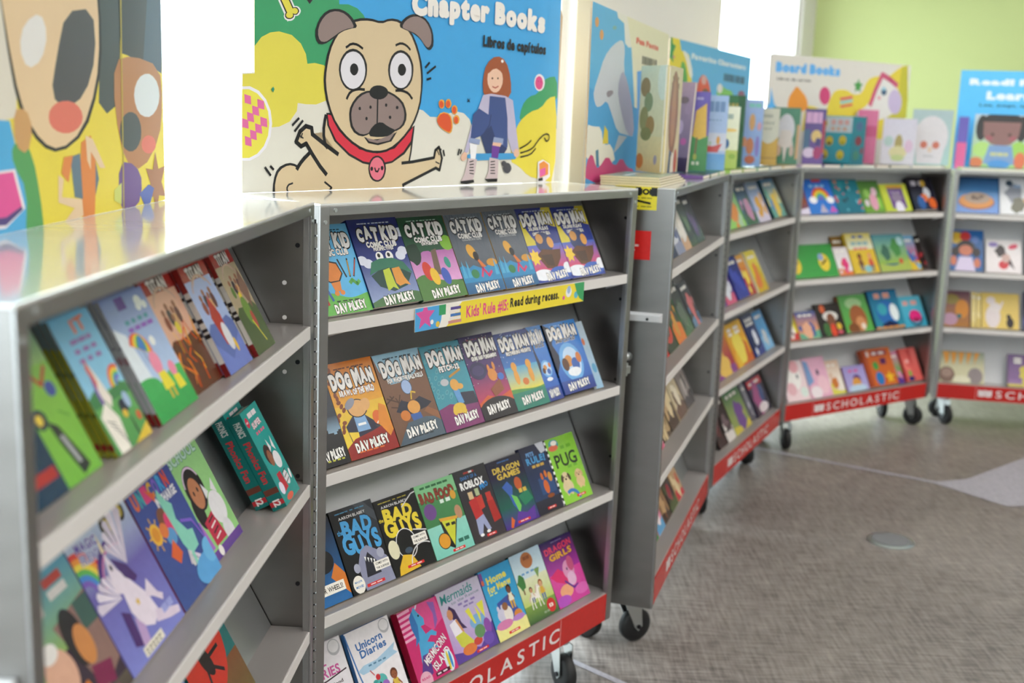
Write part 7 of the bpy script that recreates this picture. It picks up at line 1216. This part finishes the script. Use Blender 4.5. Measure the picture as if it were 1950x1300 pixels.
for k in range(4):
    flat(2, .015 + .012 * k, .045 + .004 * k, .42 - .03 * k, .17, .0055, ('c9c49c', 'b9b48c', 'd4cfae', '9fae9a')[k], ('bottom', 'second', 'third', 'topmost')[k] + ' cream picture book of the flat stack under the standing tan book', k=.0063 * k, spine='d6c8a0')
FT = {2: [(.60, .15, '7a5a9a', 'violet book lying flat under the giraffe book'), (.77, .19, '3f6a48', 'dark green book lying flat on the case with the warning label'), (.975, .165, '5a9a6a', 'mid green book lying flat under the boat book')],
      3: [(.02, .17, '9ab85a', 'lime book lying flat at the hinge corner'), (.21, .2, 'a9b860', 'yellow-green book lying flat below the dark green standing book'), (.425, .2, '3f9a6a', 'emerald book lying flat below the orange animal book'), (.64, .22, '6a8a9a', 'slate blue book lying flat below the mustard standing book'), (.875, .25, 'd0b070', 'sand-coloured book lying flat below the green book with a white tree')],
      4: [(.02, .14, 'dcc8e0', 'pale pink book lying flat below the purple pony book'), (.175, .12, '5a3f94', 'purple book lying flat beside the emoji game'), (.31, .24, '4ab0bc', 'aqua book lying flat under the emoji game'), (.56, .1, '7a2a34', 'dark red book lying flat under the pink suitcase book'), (.67, .16, '26382a', 'black-green book lying flat under the white pony book'), (.84, .28, 'b9c0cc', 'pale grey book lying flat under the white bearded cover')],
      5: [(.03, .34, '7aa860', 'green book lying flat under the baby book')]}
for i, L in FT.items():
    for u, w_, c, lab in L: flat(i, u, .015, w_, .16, .011, c, lab)
def a_tan(A):
    A.bg('e6d6a0', 'd6e0c6'); A.bg('e8cf94', 'e6d8a4', 0, .34); A.ell(.2, .8, .18, .2, '9a8a64'); A.ell(.34, .66, .16, .2, '8fa07a'); A.ell(.2, .5, .16, .26, '9a9a6a'); A.ell(.44, .44, .16, .2, 'a88a5a'); A.ell(.3, .36, .2, .14, '8a8a5a'); A.ell(.84, .86, .2, .4, 'dce8d8'); A.ell(.12, .1, .14, .16, 'd88a4a'); A.ell(.7, .12, .06, .1, 'a9a0b0'); A.ell(.95, .38, .04, .06, '7a5a44')
def a_tan2(A):
    A.bg('d2c096', 'cdbf98'); A.bars(.3, .88, .5, .03, '8a7a5a', 2, 3); A.bars(.25, .8, .6, .05, '8a7a5a', 3, 3); A.ell(.5, .56, .3, .64, '8a5a3c'); A.ell(.5, .56, .14, .5, 'a8744e'); A.poly([(.3, .0), (.36, .22), (.5, .2), (.46, 0)], '4a5a72'); A.poly([(.5, 0), (.56, .2), (.72, .16), (.7, 0)], 'e0d8cc'); A.ell(.8, .1, .12, .2, 'b85a4a')
p = CM[2] @ Vector((.30, .095, T)); tb = empty('picture_book', Matrix.Translation((p.x, p.y, p.z + .0265)), 'tall tan picture book standing open on the flat stack of cream books', 'book')
def leaf(par, yaw, w_, h, t, art, side, name):
    """one cover leaf running from the spine (origin) in direction yaw; art on the outside"""
    d = Vector((math.cos(yaw), math.sin(yaw), 0)); n = Vector((math.sin(yaw), -math.cos(yaw), 0)) * side
    m = MB(); a, b = Vector((0, 0, 0)), d * w_
    m.prism([a, b, b - n * t, a - n * t] if side > 0 else [a, a - n * t, b - n * t, b], (0, 0, h), lin('d6c48c'))
    A = Art(m, w_, h, (a if side > 0 else b), (d if side > 0 else -d), (0, 0, 1), n); art(A)
    m.build(name, 'print', par)
    m = MB(); i = .004; a2, b2 = -n * t + d * .004, d * (w_ - i) - n * t; m.prism([a2, b2, b2 - n * .006, a2 - n * .006] if side > 0 else [a2, a2 - n * .006, b2 - n * .006, b2], (0, 0, h - .008), PAGE)
    o = m.build('page_block', 'pages', par); o.location = (0, 0, .004)
va = math.atan2(p.y, p.x)                     # line of sight to the spine
leaf(tb, va + math.radians(35), .145, .318, .003, a_tan, -1, 'back_cover')
leaf(tb, va - math.radians(13), .20, .318, .003, a_tan2, 1, 'front_cover')
def a_flower(A): A.bg('8a7a90', 'c0a8bc'); A.ell(.3, .5, .2, .4, 'd8c0d8'); A.ell(.6, .34, .2, .2, 'd87ab0'); A.ell(.4, .8, .3, .2, '8a7a80'); A.bg('4a3a52', '5a4a62', 0, .16); A.ell(.7, .7, .2, .3, 'b8a0b8')
def a_giraffe(A): A.bg('3f8a4a', '4a9450', 0, .45); A.bg('5f52a8', '6a5cb4', .45, 1); A.bars(.4, .9, .3, .03, 'b0a8d8', 2, 2); A.poly([(.3, .44), (.4, .76), (.85, .86), (.92, .44), (.6, .4)], 'dcb44a'); A.line([(.5, .42), (.46, .2)], .07, '7a5a34'); A.ell(.46, .18, .08, .14, 'a8b04a'); A.bars(.34, .08, .4, .04, 'd8e0c8', 4, 2)
def a_boat(A): A.bg('b4c4e4', 'a0bce4'); A.bars(.1, .78, .8, .14, '6a8ab8', 5, 4); A.bars(.15, .66, .7, .02, '7a94c0', 6, 5); A.bg('d8d8e4', 'd0d4e4', .26, .5); A.poly([(.04, .34), (.1, .24), (.7, .24), (.86, .36), (.5, .32)], 'cc4f50'); A.ell(.7, .4, .07, .16, 'd89a3a'); A.ell(.4, .36, .06, .08, 'b0c4b0'); A.bg('7ab0e0', '6aa4dc', 0, .22)
def a_cream(A): A.bg('a8bc5a', 'b4c064', 0, .3); A.bg('dcdcb8', 'e0e0cc', .3, 1); A.bars(.2, .8, .5, .08, '8a9a94', 2, 3); A.ell(.5, .62, .4, .1, 'dcb868'); A.ell(.3, .4, .2, .3, '3f6496'); A.ell(.7, .2, .2, .16, '8aa84a')
def a_dkg(A): A.bg('2f7a44', '2a7040'); A.bars(.3, .84, .5, .05, 'a89a4a', 3, 3); A.rect(.72, 0, 1, 1, '1f5a34')
def a_orng(A): A.bg('8aa8e0', 'a4bce8'); A.bars(.3, .88, .6, .06, '7ac0b8', 2, 2); A.ell(.5, .66, .14, .4, 'd8a468'); A.ell(.46, .3, .18, .4, 'cc7a4a'); A.ell(.2, .36, .12, .24, 'd89068'); A.ell(.8, .3, .1, .5, '8a7ac8'); A.ell(.84, .6, .1, .2, 'd8a0b0'); A.ell(.5, .1, .24, .2, 'c8603a')
def a_must(A): A.bg('d0a03a', 'd8ac44'); A.poly([(0, 1), (1, 1), (1, .5), (.7, .4), (.5, .38), (.3, .42), (0, .5)], 'd8d2bc'); A.bars(.25, .84, .5, .05, 'a8a490', 2, 3); A.bars(.2, .72, .6, .04, 'a8a490', 3, 4); A.bars(.3, .62, .4, .04, 'a8a490', 4, 3); A.rect(0, .12, 1, .14, 'a8802e')
def a_wtree(A): A.bg('3f7a5a', '4a8468'); A.ell(.08, .5, .16, .7, '8a7a80'); A.ell(.52, .62, .3, .55, 'd4d0d4'); A.poly([(.24, .3), (.34, .6), (.7, .6), (.82, .3), (.6, .3), (.52, .02), (.44, .3)], 'd8ccc4'); A.ell(.3, .24, .1, .2, 'c8a890'); A.ell(.76, .24, .08, .2, 'c8b0a0'); A.rect(.9, .1, 1, .7, 'c9a070')
def a_pony(A): A.bg('6a4a94', '5a4a86'); A.bars(.05, .74, .9, .2, 'd8a8d0', 2, 3); A.rect(0, .2, .3, .62, '4a6a8a'); A.ell(.6, .5, .24, .3, 'e0c07a'); A.ell(.7, .4, .14, .2, '4a3a7a'); A.ell(.3, .2, .3, .24, 'dcc8e0'); A.ell(.7, .2, .2, .3, 'a82a6a'); A.rect(.86, .2, 1, .8, 'a8304a')
def a_emoji(A):
    A.bg('3fa0b0', '46a8b8'); A.rect(.02, .66, .98, .98, 'd0dce0'); A.ell(.2, .82, .11, .13, 'e0e4dc'); A.ell(.2, .84, .06, .07, 'b0b84a'); A.bars(.38, .82, .56, .1, 'dcaaa8', 3, 3); A.bars(.38, .7, .5, .07, 'd8b09a', 4, 3)
    for x, y, d in ((.36, .48, '3a3a2a'), (.74, .5, 'a8a02e'), (.24, .2, '4a4a2a'), (.7, .2, 'a8a02e')): A.ell(x, y, .11, .12, 'dcc84a'); A.ell(x, y - .05, .06, .04, d)
    A.rect(0, 0, 1, .03, '1f4a54')
def a_suit(A): A.bg('c85a88', 'd4709a'); A.rect(.0, .5, 1, .7, 'c04a7a'); A.rect(.3, .1, .36, .9, 'dc8ab0')
def a_uniw(A): A.bg('dcd8e0', 'd0ccdc'); A.ell(.5, .44, .12, .3, 'a8985a'); A.ell(.5, .26, .26, .2, 'd8cf9a'); A.ell(.2, .5, .14, .16, 'b0c8c4'); A.ell(.8, .4, .12, .2, 'd8b8d0'); A.ell(.5, .14, .2, .1, 'c0cc8a')
def a_beard(A): A.bg('a8ccc8', 'a8bcc0'); A.ell(.5, .5, .42, .55, 'd8d4d8'); A.poly([(.1, .5), (.9, .5), (.8, .02), (.2, .02)], 'd8d4d8'); A.ell(.34, .36, .09, .1, 'c8705a'); A.ell(.64, .36, .09, .1, 'c8705a'); A.ell(.5, .28, .06, .08, 'dcc4b0'); A.bars(.35, .14, .3, .03, 'b8b8bc', 2, 3)
def a_block(A): A.bg('e0609a', 'd8588f'); A.bg('6a5ab4', '6458b0', .5, 1)
def a_baby(A):
    A.bg('a8cc7a', 'b8c8d8'); A.ell(.5, .88, .36, .16, '2e2a2a'); A.ell(.14, .74, .1, .24, '2e2a2a'); A.ell(.84, .74, .1, .24, '2e2a2a'); A.poly([(.16, .86), (.82, .86), (.8, .6), (.68, .44), (.5, .4), (.32, .44), (.18, .6)], '8a6460'); A.ell(.28, .55, .07, .05, 'a05a60'); A.ell(.7, .55, .07, .05, 'a05a60'); A.ell(.34, .62, .03, .03, '4a3434'); A.ell(.64, .62, .03, .03, '4a3434')
    A.ell(.18, .34, .16, .14, 'b0d47a'); A.ell(.82, .34, .14, .16, '9ac85a'); A.poly([(.3, .42), (.7, .42), (.78, .06), (.22, .06)], '7a9ac8'); A.bars(.34, .22, .36, .06, 'c8c88a', 2, 3); A.ell(.1, .08, .12, .1, 'd8784a'); A.ell(.86, .14, .1, .16, 'd8704a'); A.ell(.5, .06, .2, .08, '4a90d8')
KF = .0125
stand(2, .76, .125, .06, .30, .012, a_flower, '8a7a90', 'mauve flower book standing half hidden behind the tall tan book', yaw=-30, k=KF)
stand(2, .875, .088, .078, .272, .014, a_giraffe, '4a5aa0', 'purple and green book with a yellow giraffe shape standing on the case top', k=KF)
stand(2, 1.035, .055, .095, .265, .014, a_boat, '9ab8e0', 'light blue book with a red boat standing on the case top', k=KF)
stand(3, .10, .05, .066, .235, .012, a_cream, 'dcdcb8', 'cream and green book standing between the boat book and a tall dark green one', k=KF)
stand(3, .37, .125, .105, .285, .02, a_dkg, '1f5a34', 'tall dark green book standing behind its neighbours', k=KF)
stand(3, .52, .078, .088, .275, .014, a_orng, '7a9ad8', 'pale blue book with an orange animal standing on the case top', k=KF)
stand(3, .755, .068, .09, .245, .016, a_must, 'b88a2e', 'mustard and cream book standing on the case top', k=KF)
stand(3, 1.02, .055, .125, .255, .02, a_wtree, '6a4a3a', 'green book with a white tree standing at the far end of the case top', k=KF)
stand(4, .14, .062, .098, .258, .016, a_pony, '5a4a86', 'purple and pink pony book standing beside the emoji game', k=KF)
p = CM[4] @ Vector((.385, .105, T)); ga = math.atan2(-p.x, p.y) + math.radians(-33)
GW, GD, GH = .195, .115, .232
gm = MB(); gm.box(-GW / 2, GW / 2, -GD / 2, GD / 2, 0, GH, lin('2a6a78'))
a_emoji(Art(gm, GW, GH, (-GW / 2, -GD / 2, 0), (1, 0, 0), (0, 0, 1), (0, -1, 0)))
A = Art(gm, GD, GH, (GW / 2, -GD / 2, 0), (0, 1, 0), (0, 0, 1), (1, 0, 0)); A.bg('2a7080', '2f7c8a'); A.ell(.5, .5, .24, .2, '7a3440'); A.ell(.5, .8, .26, .2, '4a6a8a'); A.ell(.4, .2, .22, .2, '3f7a6a'); A.ell(.8, .3, .1, .14, '7a3a44')
gb_ = gm.build('game_box', 'print'); gb_.matrix_world = Matrix.Translation((p.x, p.y, p.z + KF)) @ Matrix.Rotation(ga, 4, 'Z'); tag(gb_, 'teal emoji game box standing on the case top', 'game box')
stand(4, .655, .17, .10, .27, .02, a_suit, 'b84a7a', 'tall pink suitcase-shaped book standing behind the teal game box', k=KF)
stand(4, .805, .085, .165, .232, .016, a_uniw, 'c8c4d0', 'white book with a small pony standing below the Board Books sign', k=KF)
stand(4, 1.045, .07, .20, .285, .018, a_beard, 'a8ccc8', 'mint and white book with a bearded white shape standing against the green wall', k=KF)
stand(5, .035, .11, .05, .27, .04, a_block, '8a5ab0', 'purple and pink block-shaped book standing left of the baby book', k=0, hard=True)
stand(5, .225, .085, .28, .275, .02, a_baby, '8ab0d0', 'large picture book with a dark-haired baby face on its cover', k=KF)
def a_rt(A): A.bg('c0ccd4', 'b0bcc8'); A.ell(.3, .5, .2, .24, 'e0e0e4'); A.ell(.5, .2, .3, .2, '4a4a4e'); A.ell(.2, .8, .2, .14, '6a8ac0')
stand(5, .405, .085, .10, .275, .016, a_rt, 'b0bcc8', 'grey-white book beside the baby book, at the right edge of the frame', k=0)
